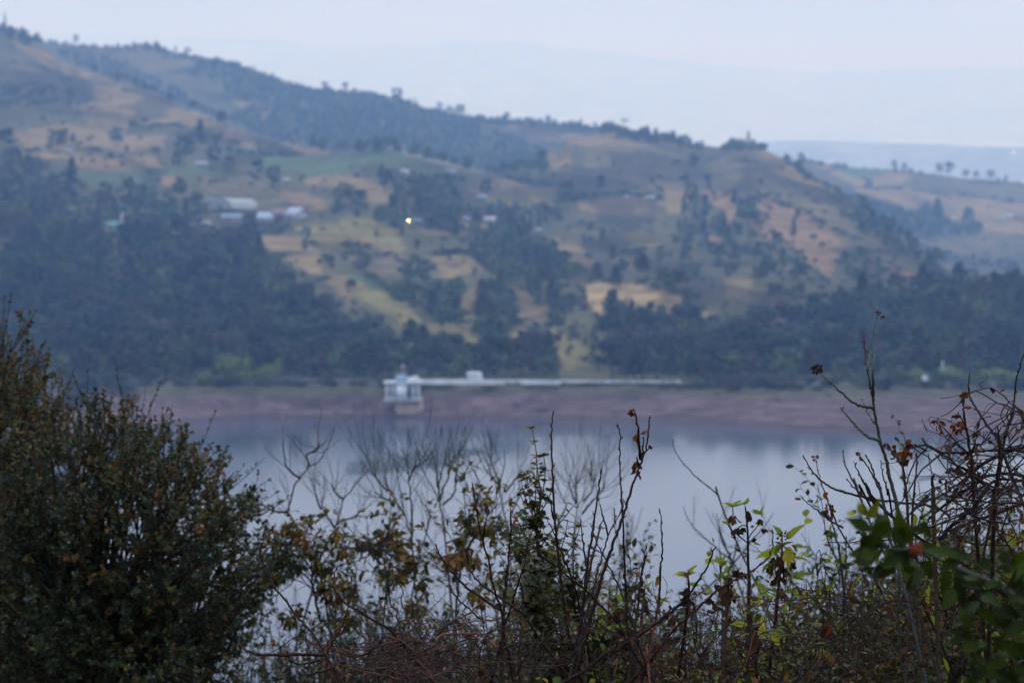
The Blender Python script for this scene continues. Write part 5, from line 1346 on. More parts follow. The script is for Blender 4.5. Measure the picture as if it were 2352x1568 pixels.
canes('bare_cane', 'isolated slim upright cane against the water right of the dead-leaved cane', 'cane', [
    (S, E, [(1350,915),(1365,1080),(1378,1250),(1365,1420),(1350,1640),(1330,1850),(1290,2000),(1240,2230)], True, .95, .35)], m_cane, seed=7)
r10 = canes('bare_cane', 'short forked pair of twigs left of the isolated slim cane', 'cane', [
    (S, E, [(1242,1220),(1215,1400),(1190,1530),(1172,1700),(1150,1900)], True, .9, .5), (B, E, [(1245,1280),(1215,1420),(1193,1530)], False, .8, .5)], m_cane, seed=8)
crumpled(r10, 'dead_leaf', m_brownleaf, E, (1200, 1550), 50, 50, 5.0, 44, 3, .4)
canes('bare_cane', 'thick cane rising right in a long diagonal, ending in a blunt tip', 'cane', [
    (S, E, [(1830,1245),(1770,1390),(1700,1500),(1600,1640),(1500,1750),(1350,1870),(1150,2010),(950,2150),(870,2200),(700,2300)], True, 1.25, .4)], m_cane, seed=9, d=4.8)
canes('bare_cane', 'long reddish cane arching up right behind the blunt-tipped diagonal one', 'cane', [
    (S, E, [(2305,1090),(2310,1240),(2250,1360),(2100,1470),(1900,1570),(1800,1640),(1650,1790),(1500,1920),(1400,2030),(1260,2230)], True, 1.1, .75)], m_cane, seed=10, d=5.1)
canes('bare_cane', 'orange-red basal twig fanning up from the bottom centre right', 'cane', [
    (S, E, [(1160,2000),(1200,2120),(1240,2230),(1260,2300)], True, .9, .98), (B, E, [(1345,1620),(1330,1850),(1290,2000),(1245,2225)], False, .8, .95)], m_cane, seed=11, d=4.9)
canes('bare_cane', 'thin dark twig leaning left just right of the whorled shrub', 'cane', [
    (S, E, [(400,1010),(440,1090),(480,1180),(540,1330),(590,1470),(650,1650),(700,1900)], True, .8, .3)], m_cane, seed=12)
canes('bare_cane', 'thin upright twig left of the whorled shrub', 'cane', [
    (S, E, [(85,915),(95,1050),(90,1180),(70,1330),(60,1540),(40,1750),(30,2000)], True, .8, .3)], m_cane, seed=13)
r16 = canes('leafy_cane', 'arching twig with one curled orange leaf at its tip, crossing the whorled shrub', 'cane', [
    (S, E, [(150,1020),(200,1120),(290,1240),(370,1330),(470,1400),(600,1510),(680,1570),(800,1680),(900,1790),(1000,1880),(1080,2050)], True, .9, .3)], m_cane, seed=14, d=4.9)
g = Geo(); c0 = [cv(E, [q])[0] for q in [(155,1015),(130,1020),(117,1040),(120,1062),(140,1066)]]
tube(g, smooth_path([P(x, y, 4.9) for x, y in c0], 4), .0035, .0012, 6, .95); obj('dead_leaf', g, m_rust, r16)
canes('bare_cane', 'thin twig leaning right that passes behind the whorled shrub', 'cane', [
    (S, E, [(280,1090),(240,1210),(200,1400),(150,1560),(100,1740),(40,1900),(0,2100)], True, .85, .3)], m_cane, seed=15, d=5.2)
canes('bare_cane', 'tall thin cane left of the whorled shrub with a reddish bud at the tip', 'cane', [
    (S, 'D', [(1880,-130),(1905,0),(1940,240),(1990,430),(2050,700),(2090,850),(2130,950),(2150,1200),(2200,1350),(2230,1568)], True, 1.05, .5),
    (B, 'D', [(1565,390),(1610,490),(1700,620),(1850,770),(2000,870),(2125,950)], False, 1.0, .4),
    (B, 'D', [(1995,170),(1985,270),(1970,360)], False, .7, .3)], m_cane, seed=16, d=4.9)
canes('bare_cane', 'reddish twig bending right below the tall thin red-budded cane', 'cane', [
    (S, 'D', [(1850,385),(1855,560),(1870,620),(1940,720),(2060,800),(2150,870),(2328,1000),(2450,1200)], True, .9, .55), (B, 'D', [(1825,430),(1850,560)], False, .6, .6)], m_cane, seed=17, d=5.0)
canes('bare_cane', 'straight thin twig right of the tall thin red-budded cane', 'cane', [
    (S, 'D', [(2205,90),(2205,300),(2190,500),(2170,650),(2150,860),(2140,1100)], True, .8, .3)], m_cane, seed=18, d=5.1)
canes('bare_cane', 'long curved cane at the lower left centre with an upturned orange-brown tip', 'cane', [
    (S, 'D', [(745,570),(705,680),(710,770),(790,880),(900,950),(1050,1040),(1200,1135),(1350,1300),(1500,1500)], True, 1.0, .5),
    ], m_cane, seed=19, d=5.0)
canes('bare_cane', 'orange-barked shoot beside the long diagonal cane at the lower left', 'cane', [
    (S, 'D', [(865,660),(855,800),(830,930),(780,1070),(740,1150),(700,1210),(655,1310),(640,1450)], True, .95, .97)], m_cane, seed=20, d=4.85)
canes('bare_cane', 'long diagonal cane right of the big leafy shrub, running down to the bottom edge', 'cane', [
    (S, 'D', [(85,370),(90,500),(140,630),(220,770),(330,910),(440,1050),(540,1160),(630,1310),(700,1430),(780,1568),(830,1700)], True, 1.15, .55),
    (B, 'D', [(-105,1195),(-60,1270),(0,1305),(120,1330),(350,1325),(625,1325)], False, 1.0, .5),
    (B, 'D', [(310,1300),(350,1380),(430,1405),(540,1385),(650,1362)], False, .8, .4),
    (B, 'D', [(380,1470),(480,1495),(600,1470),(700,1435)], False, .8, .4), (B, 'D', [(425,1145),(520,1230),(615,1305)], False, .7, .4)], m_cane, seed=21, d=4.8)

# ---- tall seed-head plant at the right
H = 'H'
t = canes('seed_head_plant', 'tallest plant at the right, a thin stem with dry rust seed heads', 'plant', [
    (S, H, [(930,560),(950,660),(970,760),(990,900),(1030,1100),(1080,1260),(1110,1400),(1150,1568),(1190,1750),(1220,2000)], True, 1.45, .5),
    (B, H, [(1010,130),(985,250),(955,420),(940,500),(930,560)], False, .9, .3), (B, H, [(905,345),(915,420),(925,500),(932,560)], False, .8, .4),
    (B, H, [(995,420),(980,500),(975,600),(978,760)], False, .9, .3), (B, H, [(550,580),(600,620),(660,670),(740,750),(830,820),(900,845),(972,850)], False, .95, .45),
    (B, H, [(715,845),(740,880),(800,950),(880,1040),(950,1090),(1025,1115)], False, 1.0, .45), (B, H, [(890,800),(930,880),(985,980)], False, .5, .3)], m_stem_g, seed=30, rb=.0038)
seed_head(t, 'seed_head', m_brownleaf, H, (528,553), 46, 5.0, 1, 60, .25, .8)
seed_head(t, 'seed_head', m_rust, H, (1020,103), 28, 5.0, 2, 24, .4, .6)
crumpled(t, 'dead_leaf', m_rust, H, (1048,140), 22, 40, 5.0, 3, 2, .5)
for i, y in enumerate((262, 290, 318, 340)): seed_head(t, 'seed_head', m_rust, H, (898 + (i % 2) * 5, y), 20, 5.0, 5 + i, 16, .55)
for i, (x, y) in enumerate([(932,400),(928,430),(938,455),(920,480),(930,510)]): seed_head(t, 'seed_head', m_rust, H, (x, y), 24, 5.0, 15 + i, 16, .25)
seed_head(t, 'seed_head', m_brownleaf, H, (888,792), 13, 5.0, 25, 12, .1)
t = canes('rusty_leaved_plant', 'upright plant with rust-brown hanging leaves, left of the vine tangle at the right edge', 'plant', [
    (S, H, [(1690,745),(1692,830),(1700,900),(1720,1040),(1750,1200),(1770,1460),(1785,1700)], True, 1.2, .3),
    (B, H, [(1460,950),(1540,1020),(1620,1110),(1680,1170),(1740,1230)], False, .8, .4), (B, H, [(1650,890),(1690,960),(1708,1000)], False, .7, .3), (B, H, [(1860,1135),(1800,1160),(1752,1215)], False, .6, .3), (B, H, [(1810,1050),(1785,1130),(1750,1210)], False, .7, .3)], m_bark, seed=31, rb=.0036)
for i, (c, w, h, tt) in enumerate([((1700,760),44,70,.3),((1690,800),40,50,.5),((1727,858),38,34,.8),((1640,930),36,50,.45),((1665,990),54,60,.85),((1690,1010),44,60,.75),((1620,1020),34,70,.5),((1648,1050),34,60,.45),((1812,1060),44,60,.6),((1785,1080),24,50,.4),((1750,1300),52,70,.6),((1735,1250),30,60,.4),((1470,980),36,60,.25),((1500,1020),26,50,.4),((1515,1060),22,44,.4),((1690,1220),34,60,.5)]):
    crumpled(t, 'dead_leaf', m_rust, H, c, w, h, 5.0, 300 + i, 3, tt)
t = canes('rusty_leaved_plant', 'plant with a thick cluster of rust leaves just right of the tallest seed-head plant', 'plant', [
    (S, H, [(1272,1115),(1262,1180),(1235,1260),(1215,1320),(1230,1440),(1240,1568),(1260,1800)], True, 1.1, .5), (B, H, [(1090,1150),(1130,1200),(1180,1270),(1215,1320)], False, .8, .4), (B, H, [(1150,1160),(1165,1220),(1200,1290)], False, .7, .4)], m_bark, seed=32, rb=.0036)
for i, (c, w, h, tt) in enumerate([((1265,1140),46,70,.3),((1240,1200),60,80,.65),((1262,1240),54,80,.55),((1215,1240),50,80,.8),((1230,1290),50,60,.5),((1190,1280),44,70,.45),((1140,1220),40,60,.5),((1150,1175),36,60,.3),((1090,1160),34,60,.35),((1105,1180),30,40,.3),((1270,1170),44,70,.35)]):
    crumpled(t, 'dead_leaf', m_rust, H, c, w, h, 5.05, 330 + i, 3, tt)
for nm, lab, st, cl, sd, dd in [
    ('rusty_leaved_plant', 'thin twig carrying three small rust leaves near the tallest seed-head plant', [(850,1210),(880,1250),(930,1310),(990,1420),(1040,1540),(1070,1700)], [((852,1222),28,40,.5),((875,1255),20,34,.4),((895,1268),20,30,.4)], 33, 5.0),
    ('rusty_leaved_plant', 'bent blurred stem topped by a pair of small rust leaves over the water', [(520,1255),(540,1360),(565,1450),(600,1540),(640,1650),(700,1800)], [((500,1245),22,26,.7),((535,1243),22,30,.6),((505,1272),20,28,.55),((600,1545),34,50,.9)], 34, 5.9),
]:
    t = canes(nm, lab, 'plant', [(S, H, st, True, .75, .4)], m_greycane, seed=sd, d=dd)
    for i, (c, w, h, tt) in enumerate(cl): crumpled(t, 'dead_leaf', m_rust, H, c, w, h, dd, sd * 11 + i, 3, tt)
t = canes('rusty_leaved_plant', 'drooping cluster of many rust leaves on a blurred stem left of the broad-leaved plant', 'plant', [
    (S, 'I', [(570,140),(600,230),(620,350),(640,450),(670,560),(700,800)], True, .9, .4), (B, 'I', [(375,150),(450,220),(540,290),(620,350),(700,395)], False, .8, .4)], m_greycane, seed=35, d=5.5)
for i in range(17):
    crumpled(t, 'dead_leaf', m_rust, 'I', (570 + 62 * ((i * 37) % 10) / 10 + (i % 3) * 5, 230 + i * 6.5), 24, 34, 5.5, 420 + i, 2, .3 + .04 * (i % 8))
for i, c in enumerate([(570,150), (362,182), (574,175)]): crumpled(t, 'dead_leaf', m_rust, 'I', c, 26, 36, 5.5, 450 + i, 3, .8)
for i, (lab, st, th, tn, dd, mt) in enumerate([
    ('long bare twig sweeping left in an arch, lowest left of the right-hand thicket', [(420,1230),(480,1340),(540,1410),(620,1470),(700,1510),(800,1540),(900,1560),(1000,1610),(1100,1700)], 1.05, .2, 5.0, m_bark),
    ('short knobbly twig inside the curve of the long arched twig', [(765,1420),(830,1490),(890,1550),(960,1640)], .9, .6, 5.0, m_cane),
    ('bare twig leaning left, first of three parallel ones by the tallest seed-head plant', [(820,1280),(870,1380),(930,1500),(960,1568),(1010,1700)], .95, .5, 5.0, m_cane),
    ('dark bare twig leaning left, second of three parallel ones by the tallest seed-head plant', [(915,1225),(960,1310),(1000,1420),(1040,1540),(1080,1700)], .95, .2, 4.95, m_bark),
    ('thin straight twig, third of three parallel ones by the tallest seed-head plant', [(1035,1270),(1060,1400),(1100,1540),(1130,1700)], .8, .3, 5.0, m_cane),
    ('blurred greenish-grey bare stem left of the tallest seed-head plant', [(740,1190),(750,1290),(790,1380),(850,1500),(900,1640)], 1.1, .2, 6.2, m_greycane),
    ('upright twig right of the thick rust-leaf cluster', [(1325,1205),(1320,1350),(1300,1560),(1290,1800)], .95, .4, 5.0, m_cane),
    ('thin whip bending left in front of the far shore at the right', [(1745,570),(1735,680),(1750,780),(1800,860),(1860,960),(1950,1080),(1990,1150),(2060,1350)], 1.1, .2, 5.1, m_greycane),
    ('bare whip at the right edge reaching above the far shore', [(2175,430),(2130,560),(2110,670),(2100,770),(2080,900),(2020,1100),(1980,1350)], .95, .2, 5.1, m_bark),
    ('stout dark upright stem between the rust-leaf cluster and the vine tangle', [(1965,1000),(1975,1100),(1985,1220),(1970,1350),(1940,1560),(1930,1900)], 1.5, .3, 4.9, m_bark),
    ('knobbly stub of stem in front of the mud bars at the right', [(1462,1380),(1448,1420),(1455,1500),(1455,1600),(1460,1800)], 1.6, .4, 4.8, m_bark),
    ('thin faint curved twig over the water right of the isolated slim cane', [(-620,1100),(-600,1180),(-540,1280),(-440,1390),(-330,1480),(-250,1560),(-200,1700)], .9, .5, 7.5, m_greycane),
]):
    canes('bare_cane', lab, 'cane', [(S, H, st, True, th, tn)], mt, seed=60 + i, d=dd)

# ---- generic growth: twigs that branch upwards
def grow(rs, out, tips, p, d, L, r, level, prm):
    n = 6
    pts = [p.copy()]; d = d / np.linalg.norm(d); dirs = [d]
    for i in range(n):
        d = d + rs.normal(scale=prm['wander'], size=3); d[2] += prm['up']; d /= np.linalg.norm(d)
        pts.append(pts[-1] + d * L / n); dirs.append(d)
    pts = np.array(pts)
    out.append((pts, r, r * prm['taper'], level))
    if level >= prm['levels']:
        tips.append((pts, dirs)); return
    c = prm['n'][level]
    for k in range(c):
        f = prm['from'] + (1 - prm['from']) * (k + rs.uniform(.2, .8)) / c
        i = min(int(f * n), n - 1); q = pts[i] + (pts[i + 1] - pts[i]) * (f * n - i)
        dd = dirs[i]; s = np.cross(dd, rs.normal(size=3)); s /= np.linalg.norm(s) + 1e-9
        a = prm['ang'] * rs.uniform(.7, 1.3)
        nd = dd * math.cos(a) + s * math.sin(a)
        grow(rs, out, tips, q, nd, L * prm['ratio'] * rs.uniform(.7, 1.2) * (1.1 - .5 * f), r * (1 - f * .5) * prm['rr'], level + 1, prm)
    tips.append((pts[-3:], dirs[-3:]))
def stems_geo(out, tint, rs, sides=(6, 5, 4, 3)):
    g = Geo()
    for pts, r0, r1, lv in out:
        tube(g, pts, r0, r1, sides[min(lv, 3)], np.clip(tint + rs.normal(scale=.12), 0, 1))
    return g

# ---- big small-leaved shrubs at the left
def left_shrub(label, d0, base_px, fork_px, ends, seed, brown, dspread=.6):
    rs = np.random.RandomState(seed)
    base = P(*base_px, d0); base[2] = ground_z(base[0], base[1]); fork = P(*fork_px, d0)
    root = thing('small_leaved_shrub', base, label, 'shrub')
    trunk = Geo(); twig = Geo(); fol = Geo(); lich = Geo()
    tube(trunk, smooth_path([base, base * .6 + fork * .4 + (.1, 0, 0), fork], 6), .055, .036, 10, .1)
    LP, LD, LU, LL, LW, LT = [], [], [], [], [], []
    cen = P(*np.mean(ends, 0), d0)
    for ei, (ex, ey) in enumerate(ends):
        ct = rs.normal(scale=.2) if ei % 4 == 0 else ct
        end = P(ex + rs.normal() * 10, ey + rs.normal() * 10, d0 + rs.uniform(-dspread, dspread))
        mid = fork * .5 + end * .5 + rs.normal(scale=.06, size=3) - np.array((0, 0, .05))
        limb = smooth_path([fork, fork * .72 + mid * .28 + rs.normal(scale=.03, size=3), mid, mid * .4 + end * .6 + rs.normal(scale=.03, size=3), end], 4)
        tube(trunk, limb, .010 * rs.uniform(.6, 1.2), .0022, 6, rs.uniform(.1, .5))
        n = len(limb)
        for k in range(9):
            f = .34 + .66 * (k + rs.rand()) / 9; i = min(int(f * (n - 1)), n - 2); q = limb[i]
            dl = limb[i + 1] - limb[i]; dl /= np.linalg.norm(dl)
            ow = q - cen; ow[2] *= .6; ow /= np.linalg.norm(ow) + 1e-9
            bd = dl * .35 + ow * .8 + rs.normal(scale=.55, size=3) + np.array((0, 0, .2))
            o_, t_ = [], []
            grow(rs, o_, t_, q.copy(), bd, rs.uniform(.10, .19), .0024, 0, {'wander': .13, 'up': .09, 'taper': .45, 'levels': 1, 'n': [4], 'from': .2, 'ang': .6, 'ratio': .6, 'rr': .7})
            for pts, r0, r1, lv in o_:
                tube(twig, pts, r0, r1, 4 if lv == 0 else 3, rs.uniform(.1, .8))
                if rs.rand() < .3:
                    j = rs.randint(1, len(pts), 5)
                    leaves(lich, pts[j] + rs.normal(scale=.002, size=(5, 3)), rs.normal(size=(5, 3)), rs.normal(size=(5, 3)), rs.uniform(.008, .02, 5), rs.uniform(.006, .014, 5), rs.rand(5), rs.uniform(-1, 1, 5), .4, small=True)
                m_ = 11 if lv else 9
                ft = np.sort(1 - .8 * rs.rand(m_) ** 1.5); seg = ft * (len(pts) - 1); ii = np.minimum(seg.astype(int), len(pts) - 2)
                pp = pts[ii] + (pts[ii + 1] - pts[ii]) * (seg - ii)[:, None]; dv = pts[ii + 1] - pts[ii]; dv /= np.linalg.norm(dv, axis=1)[:, None]
                sd = np.cross(dv, rs.normal(size=(m_, 3))); sd /= np.linalg.norm(sd, axis=1)[:, None] + 1e-9
                LP.append(pp); LD.append(dv * .75 + sd * .8); LU.append(sd * -.5 + dv + rs.normal(scale=.3, size=(m_, 3)))
                LL.append(rs.uniform(.012, .023, m_)); LW.append(rs.uniform(.007, .012, m_))
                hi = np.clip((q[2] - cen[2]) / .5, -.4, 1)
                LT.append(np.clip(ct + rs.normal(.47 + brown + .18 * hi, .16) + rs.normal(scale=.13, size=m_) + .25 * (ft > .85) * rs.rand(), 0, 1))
    for (ex, ey) in ends:                                # straight leafy tips standing out of the outline
        for k in range(2):
            q = P(ex + rs.normal() * 22, ey + rs.normal() * 18, d0 + rs.uniform(-dspread, dspread) * .7)
            ow = q - cen; ow[2] = abs(ow[2]) * .8; ow /= np.linalg.norm(ow) + 1e-9
            bd = ow * .8 + rs.normal(scale=.3, size=3) + np.array((0, 0, .22)); bd /= np.linalg.norm(bd); L = rs.uniform(.08, .19)
            pts = np.array([q + bd * L * t + np.array((0, 0, .03)) * t * t for t in np.linspace(-.4, 1, 6)]); tube(twig, pts, .002, .0008, 4, rs.uniform(.1, .8))
            m_ = 16; ft = rs.uniform(.25, 1, m_); pp = pts[0] + (pts[-1] - pts[0]) * ft[:, None]; sd = np.cross(np.tile(bd, (m_, 1)), rs.normal(size=(m_, 3))); sd /= np.linalg.norm(sd, axis=1)[:, None] + 1e-9
            LP.append(pp); LD.append(bd * .9 + sd * .7); LU.append(sd * -.5 + bd); LL.append(rs.uniform(.010, .018, m_)); LW.append(rs.uniform(.006, .010, m_))
            LT.append(np.clip(rs.normal(.55 + brown, .2) + rs.normal(scale=.1, size=m_), 0, 1))
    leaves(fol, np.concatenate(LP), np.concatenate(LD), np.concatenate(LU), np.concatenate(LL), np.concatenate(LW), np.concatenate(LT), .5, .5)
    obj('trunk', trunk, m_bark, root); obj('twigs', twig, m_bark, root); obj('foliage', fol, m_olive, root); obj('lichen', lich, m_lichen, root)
    return root
rs = np.random.RandomState(3)
edge_a = lambda x: np.interp(x, [-60, 60, 120, 170, 250, 330, 400, 480, 560, 600, 650], [1000, 1000, 985, 968, 972, 992, 1035, 1062, 1140, 1235, 1345])
OUT_A = [(x, edge_a(x) + 42 + rs.uniform(-26, 26)) for x in np.linspace(110, 540, 26)] + [(545,1165),(552,1190),(558,1235),(572,1290),(610,1320),(590,1350),(565,1375),(540,1420),(520,1470),(495,1520),(480,1565),(610,1300),(570,1310),(625,1345)]
IN_A = []
while len(IN_A) < 92:
    x, y = rs.uniform(20, 540), rs.uniform(1040, 1600)
    if y > edge_a(x) + 60 and x < 560 - max(0, y - 1380) * .35: IN_A.append((x, y))
def clumps(cs, n, sx, sy):
    return [(x + rs.normal() * sx, y + rs.normal() * sy) for x, y in cs for _ in range(n + rs.randint(-1, 2))]
cs = []
for _ in range(4000):
    x, y = rs.uniform(0, 560), rs.uniform(1010, 1600)
    if y > edge_a(x) + 48 and x < 550 - max(0, y - 1390) * .4 and all((x - a) ** 2 + ((y - b) * 1.25) ** 2 > 80 ** 2 for a, b in cs): cs.append((x, y))
IN_A = clumps(cs, 3, 19, 12)
left_shrub('big rounded shrub with tiny dark olive leaves and upright tips, at the lower left', 8.2, (190, 1568), (235, 1500), OUT_A + IN_A, 4, .03)
OUT_B = [(-30,790),(-5,800),(15,830),(40,860),(60,890),(75,925),(100,955),(115,985),(125,1010),(60,960),(20,900),(0,860),(90,1000),(50,930)]
OUT_B = [(x + 14, y - 22) for x, y in OUT_B]
IN_B = [(rs.uniform(-160, 90), rs.uniform(930, 1600)) for _ in range(85)]
cs = []
for _ in range(4000):
    x, y = rs.uniform(-160, 130), rs.uniform(800, 1600)
    if y > np.interp(x, [-160, 0, 60, 130], [780, 790, 890, 980]) + 30 and all((x - a) ** 2 + ((y - b) * 1.2) ** 2 > 76 ** 2 for a, b in cs): cs.append((x, y))
IN_B = clumps(cs, 3, 20, 14)
left_shrub('taller brown-tipped shrub at the left edge behind the big rounded one', 9.0, (-60, 1568), (-40, 1480), OUT_B + IN_B, 6, .10)

# ---- bare grey shrubs over the water, out of focus
def bare_shrub(label, d, stems, seed, group=None, tint=.4, r=.0043, n1=5, L=.34):
    rs = np.random.RandomState(seed); out = []; tips = []
    p0 = None
    g = Geo()
    for i, (fr, pts) in enumerate(stems):
        pa = trace(fr, pts, d + rs.uniform(-.25, .25), .15, seed + i, root=(i == 0 or pts[-1][1] > 1330), m=5)
        if p0 is None: p0 = pa[-1]
        tube(g, knobbly(pa, rs, .0014), r * .25, r * 1.15, 6, np.clip(tint + rs.normal(scale=.1), 0, 1), .8)
        vis = int(len(pa) * .62)
        for k in range(n1):
            j = rs.randint(max(2, vis // 4), max(3, vis)); dv = pa[j - 1] - pa[j]; dv /= np.linalg.norm(dv)
            s = np.cross(dv, rs.normal(size=3)); s /= np.linalg.norm(s); s[1] *= .6
            grow(rs, out, tips, pa[j].copy(), dv * .75 + s * .65 + (0, 0, .25), L * rs.uniform(.45, .85), r * .32, 0, {'wander': .10, 'up': .12, 'taper': .4, 'levels': 1, 'n': [4], 'from': .2, 'ang': .5, 'ratio': .6, 'rr': .7})
    root = thing('bare_shrub', p0, label, 'shrub', group)
    for pts, r0, r1, lv in out: tube(g, pts, r0, r1, 4 if lv == 0 else 3, np.clip(tint + rs.normal(scale=.12), 0, 1))
    obj('branches', g, m_greycane, root)
    return root, tips
C = 'C'
bare_shrub('bare crooked shrub forking like antlers over the water, right of the big rounded shrub', 9.0, [
    (C, [(712,230),(690,330),(640,430),(580,520),(500,565),(430,650),(380,720),(350,830),(320,930),(345,990),(420,1110),(500,1230),(560,1330),(600,1500)]),
    (C, [(275,360),(285,450),(300,540),(340,600),(400,645),(425,655)]), (C, [(590,370),(540,430),(480,460),(490,520),(500,560)]), (C, [(20,870),(120,900),(220,945),(320,955)]),
    (C, [(600,350),(570,410),(530,440)])], 51, r=.0046, n1=3, L=.2)
bare_shrub('bare pale-limbed shrub with two stout stems between the antler-shaped one and the dense one', 9.6, [
    (C, [(1020,570),(980,620),(905,690),(850,770),(790,850),(760,950),(740,1030),(710,1110),(650,1230),(600,1330),(560,1500)]),
    (C, [(630,650),(625,780),(610,880),(640,960),(690,1040),(720,1090)]), (C, [(1030,880),(930,950),(860,1000),(780,1020),(730,1050)]), (C, [(540,720),(570,840),(600,920)]), (C, [(690,700),(720,780),(790,840)])], 52, r=.0046, n1=4, L=.26)
bare_shrub('dense bare shrub with many upright twigs in the left centre', 9.2, [
    (C, [(1215,430),(1230,540),(1262,700),(1300,900),(1330,1050),(1370,1150),(1380,1300),(1400,1568)]), (C, [(1325,520),(1345,660),(1360,800),(1370,950),(1375,1150)]),
    (C, [(1410,520),(1370,620),(1345,680)]), (C, [(1130,640),(1180,760),(1260,890),(1310,980)]), (C, [(1020,560),(1080,680),(1170,770)]), (C, [(1050,770),(1130,830),(1220,860)])], 53, r=.0043, n1=6, L=.34)
bare_shrub('bare broom-shaped shrub whose twigs fan out highest in the left centre', 9.4, [
    (C, [(1400,340),(1430,480),(1480,620),(1560,760),(1600,850),(1630,1000),(1650,1150),(1670,1320),(1690,1568)]), (C, [(1690,400),(1640,560),(1605,700),(1600,830)]), (C, [(1740,420),(1700,600),(1640,740),(1610,850)]),
    (C, [(1860,480),(1840,590),(1750,700),(1730,790),(1640,880)]), (C, [(1560,470),(1580,620),(1595,740)]), (C, [(1390,740),(1450,850),(1520,960),(1490,1120),(1420,1380),(1400,1500)]), (C, [(1750,560),(1740,690)])], 54, r=.0043, n1=5, L=.3)
bare_shrub('slender bare shrub behind the tall thin red-budded cane', 9.6, [
    (C, [(2150,400),(2160,500),(2140,620),(2120,720),(2140,900),(2190,1100),(2200,1300)]), (C, [(1980,570),(2040,640),(2110,720)]), (C, [(2025,450),(2060,560),(2110,690)]), (C, [(2310,590),(2230,700),(2160,780)]), (C, [(2330,760),(2250,880),(2210,1000)])], 55, r=.004, n1=5, L=.28)
bare_shrub('dense bare shrub with a bristly twig crown right of the whorled shrub', 9.4, [
    (E, [(735,590),(720,700),(700,830),(660,900),(640,1050),(620,1200),(610,1400),(600,1600)]), (E, [(570,660),(600,760),(640,880)]), (E, [(470,700),(530,830),(560,900),(500,1020),(480,1150)]), (E, [(650,660),(640,760),(650,860)]), (E, [(900,700),(840,800),(760,880),(700,960)]), (E, [(800,640),(780,760),(710,860)])], 56, r=.004, n1=8, L=.3)
bare_shrub('faint blurred shrub with pale thin upright twigs behind the dead-leaved cane', 15.0, [
    (E, [(1210,900),(1170,1040),(1100,1220),(1050,1380),(1010,1500),(990,1650)]), (E, [(1090,930),(1080,1100),(1050,1280),(1035,1380)]), (E, [(1320,1130),(1230,1250),(1130,1350),(1060,1410)]), (E, [(1135,960),(1110,1100),(1060,1300)]), (E, [(950,900),(980,1100),(1020,1300),(1035,1380)])], 57, r=.0055, n1=1, L=.2, tint=.7)
bare_shrub('faint blurred shrub with curved pale twigs behind the leafy lime-green plants', 9.5, [
    (E, [(1555,890),(1580,980),(1650,1080),(1750,1180),(1900,1310),(1960,1360),(2000,1500)]), (E, [(1805,960),(1850,1090),(1900,1230),(1960,1350)]), (E, [(2320,950),(2230,1080),(2120,1200),(2010,1350)]), (E, [(1835,950),(1880,1150),(1950,1330)]), (E, [(2030,1100),(2000,1250),(1975,1360)])], 58, r=.0043, n1=2, L=.22, tint=.6)

# ---- shrubs with ragged yellow and brown autumn leaves
def autumn_shrub(label, d, stems, clusters, seed, n_fill=90, box_px=None):
    rs = np.random.RandomState(seed); out = []; tips = []; g = Geo(); fol = Geo(); p0 = None
    for i, (fr, pts) in enumerate(stems):
        pa = trace(fr, pts, d + rs.uniform(-.2, .2), .15, seed + i, root=(i == 0))
        if p0 is None: p0 = pa[-1]
        tube(g, knobbly(pa, rs, .0015), .0016, .0055, 6, rs.uniform(.1, .5), .8)
        for k in range(9):
            j = rs.randint(5, max(6, int(len(pa) * .75))); dv = pa[j - 1] - pa[j]; dv /= np.linalg.norm(dv)
            s = np.cross(dv, rs.normal(size=3)); s /= np.linalg.norm(s)
            grow(rs, out, tips, pa[j].copy(), dv * .6 + s * .8 + (0, 0, .05), rs.uniform(.10, .24), .0024, 0, {'wander': .14, 'up': .07, 'taper': .4, 'levels': 2, 'n': [4, 2], 'from': .2, 'ang': .7, 'ratio': .6, 'rr': .7})
    for (fr, c, rp, n, tn) in clusters:
        (x, y), = cv(fr, [c]); q = P(x, y, d + rs.uniform(-.15, .15)); r = mm(rp * FR[fr][2], d)
        v = rs.normal(size=(n, 3)); v /= np.linalg.norm(v, axis=1)[:, None]
        pp = q + v * r * rs.uniform(.1, .9, n)[:, None] ** .6
        dv = v + np.array((0, 0, -.55)) + rs.normal(scale=.3, size=(n, 3))
        leaves(fol, pp, dv, rs.normal(scale=.4, size=(n, 3)) + (0, -.3, 1), rs.uniform(.026, .046, n), rs.uniform(.011, .019, n), np.clip(tn + rs.normal(scale=.16, size=n), 0, 1), rs.uniform(.2, 1.6, n), .45, wave=.1)
        for k in range(3): tube(g, [q + rs.normal(scale=.01, size=3), q + rs.normal(scale=.02, size=3) - (0, 0, r)], .0015, .003, 4, .4)
    idx = [t_ for t_ in tips if rs.rand() < n_fill / max(1, len(tips))]
    for pts, dirs in idx:
        n = 3
        leaves(fol, np.repeat(pts[-1:], n, 0), np.array(dirs[-1]) + rs.normal(scale=.6, size=(n, 3)) - (0, 0, .3), rs.normal(scale=.4, size=(n, 3)) + (0, 0, 1), rs.uniform(.02, .045, n), rs.uniform(.01, .02, n), np.clip(.45 + rs.normal(scale=.28, size=n), 0, 1), rs.uniform(0, 1.4, n), .45)
    root = thing('autumn_shrub', p0, label, 'shrub')
    obj('stems', g, m_greycane, root); obj('twigs', stems_geo(out, .35, rs, (4, 3, 3, 3)), m_greycane, root); obj('foliage', fol, m_autumn, root)
D_ = 'D'
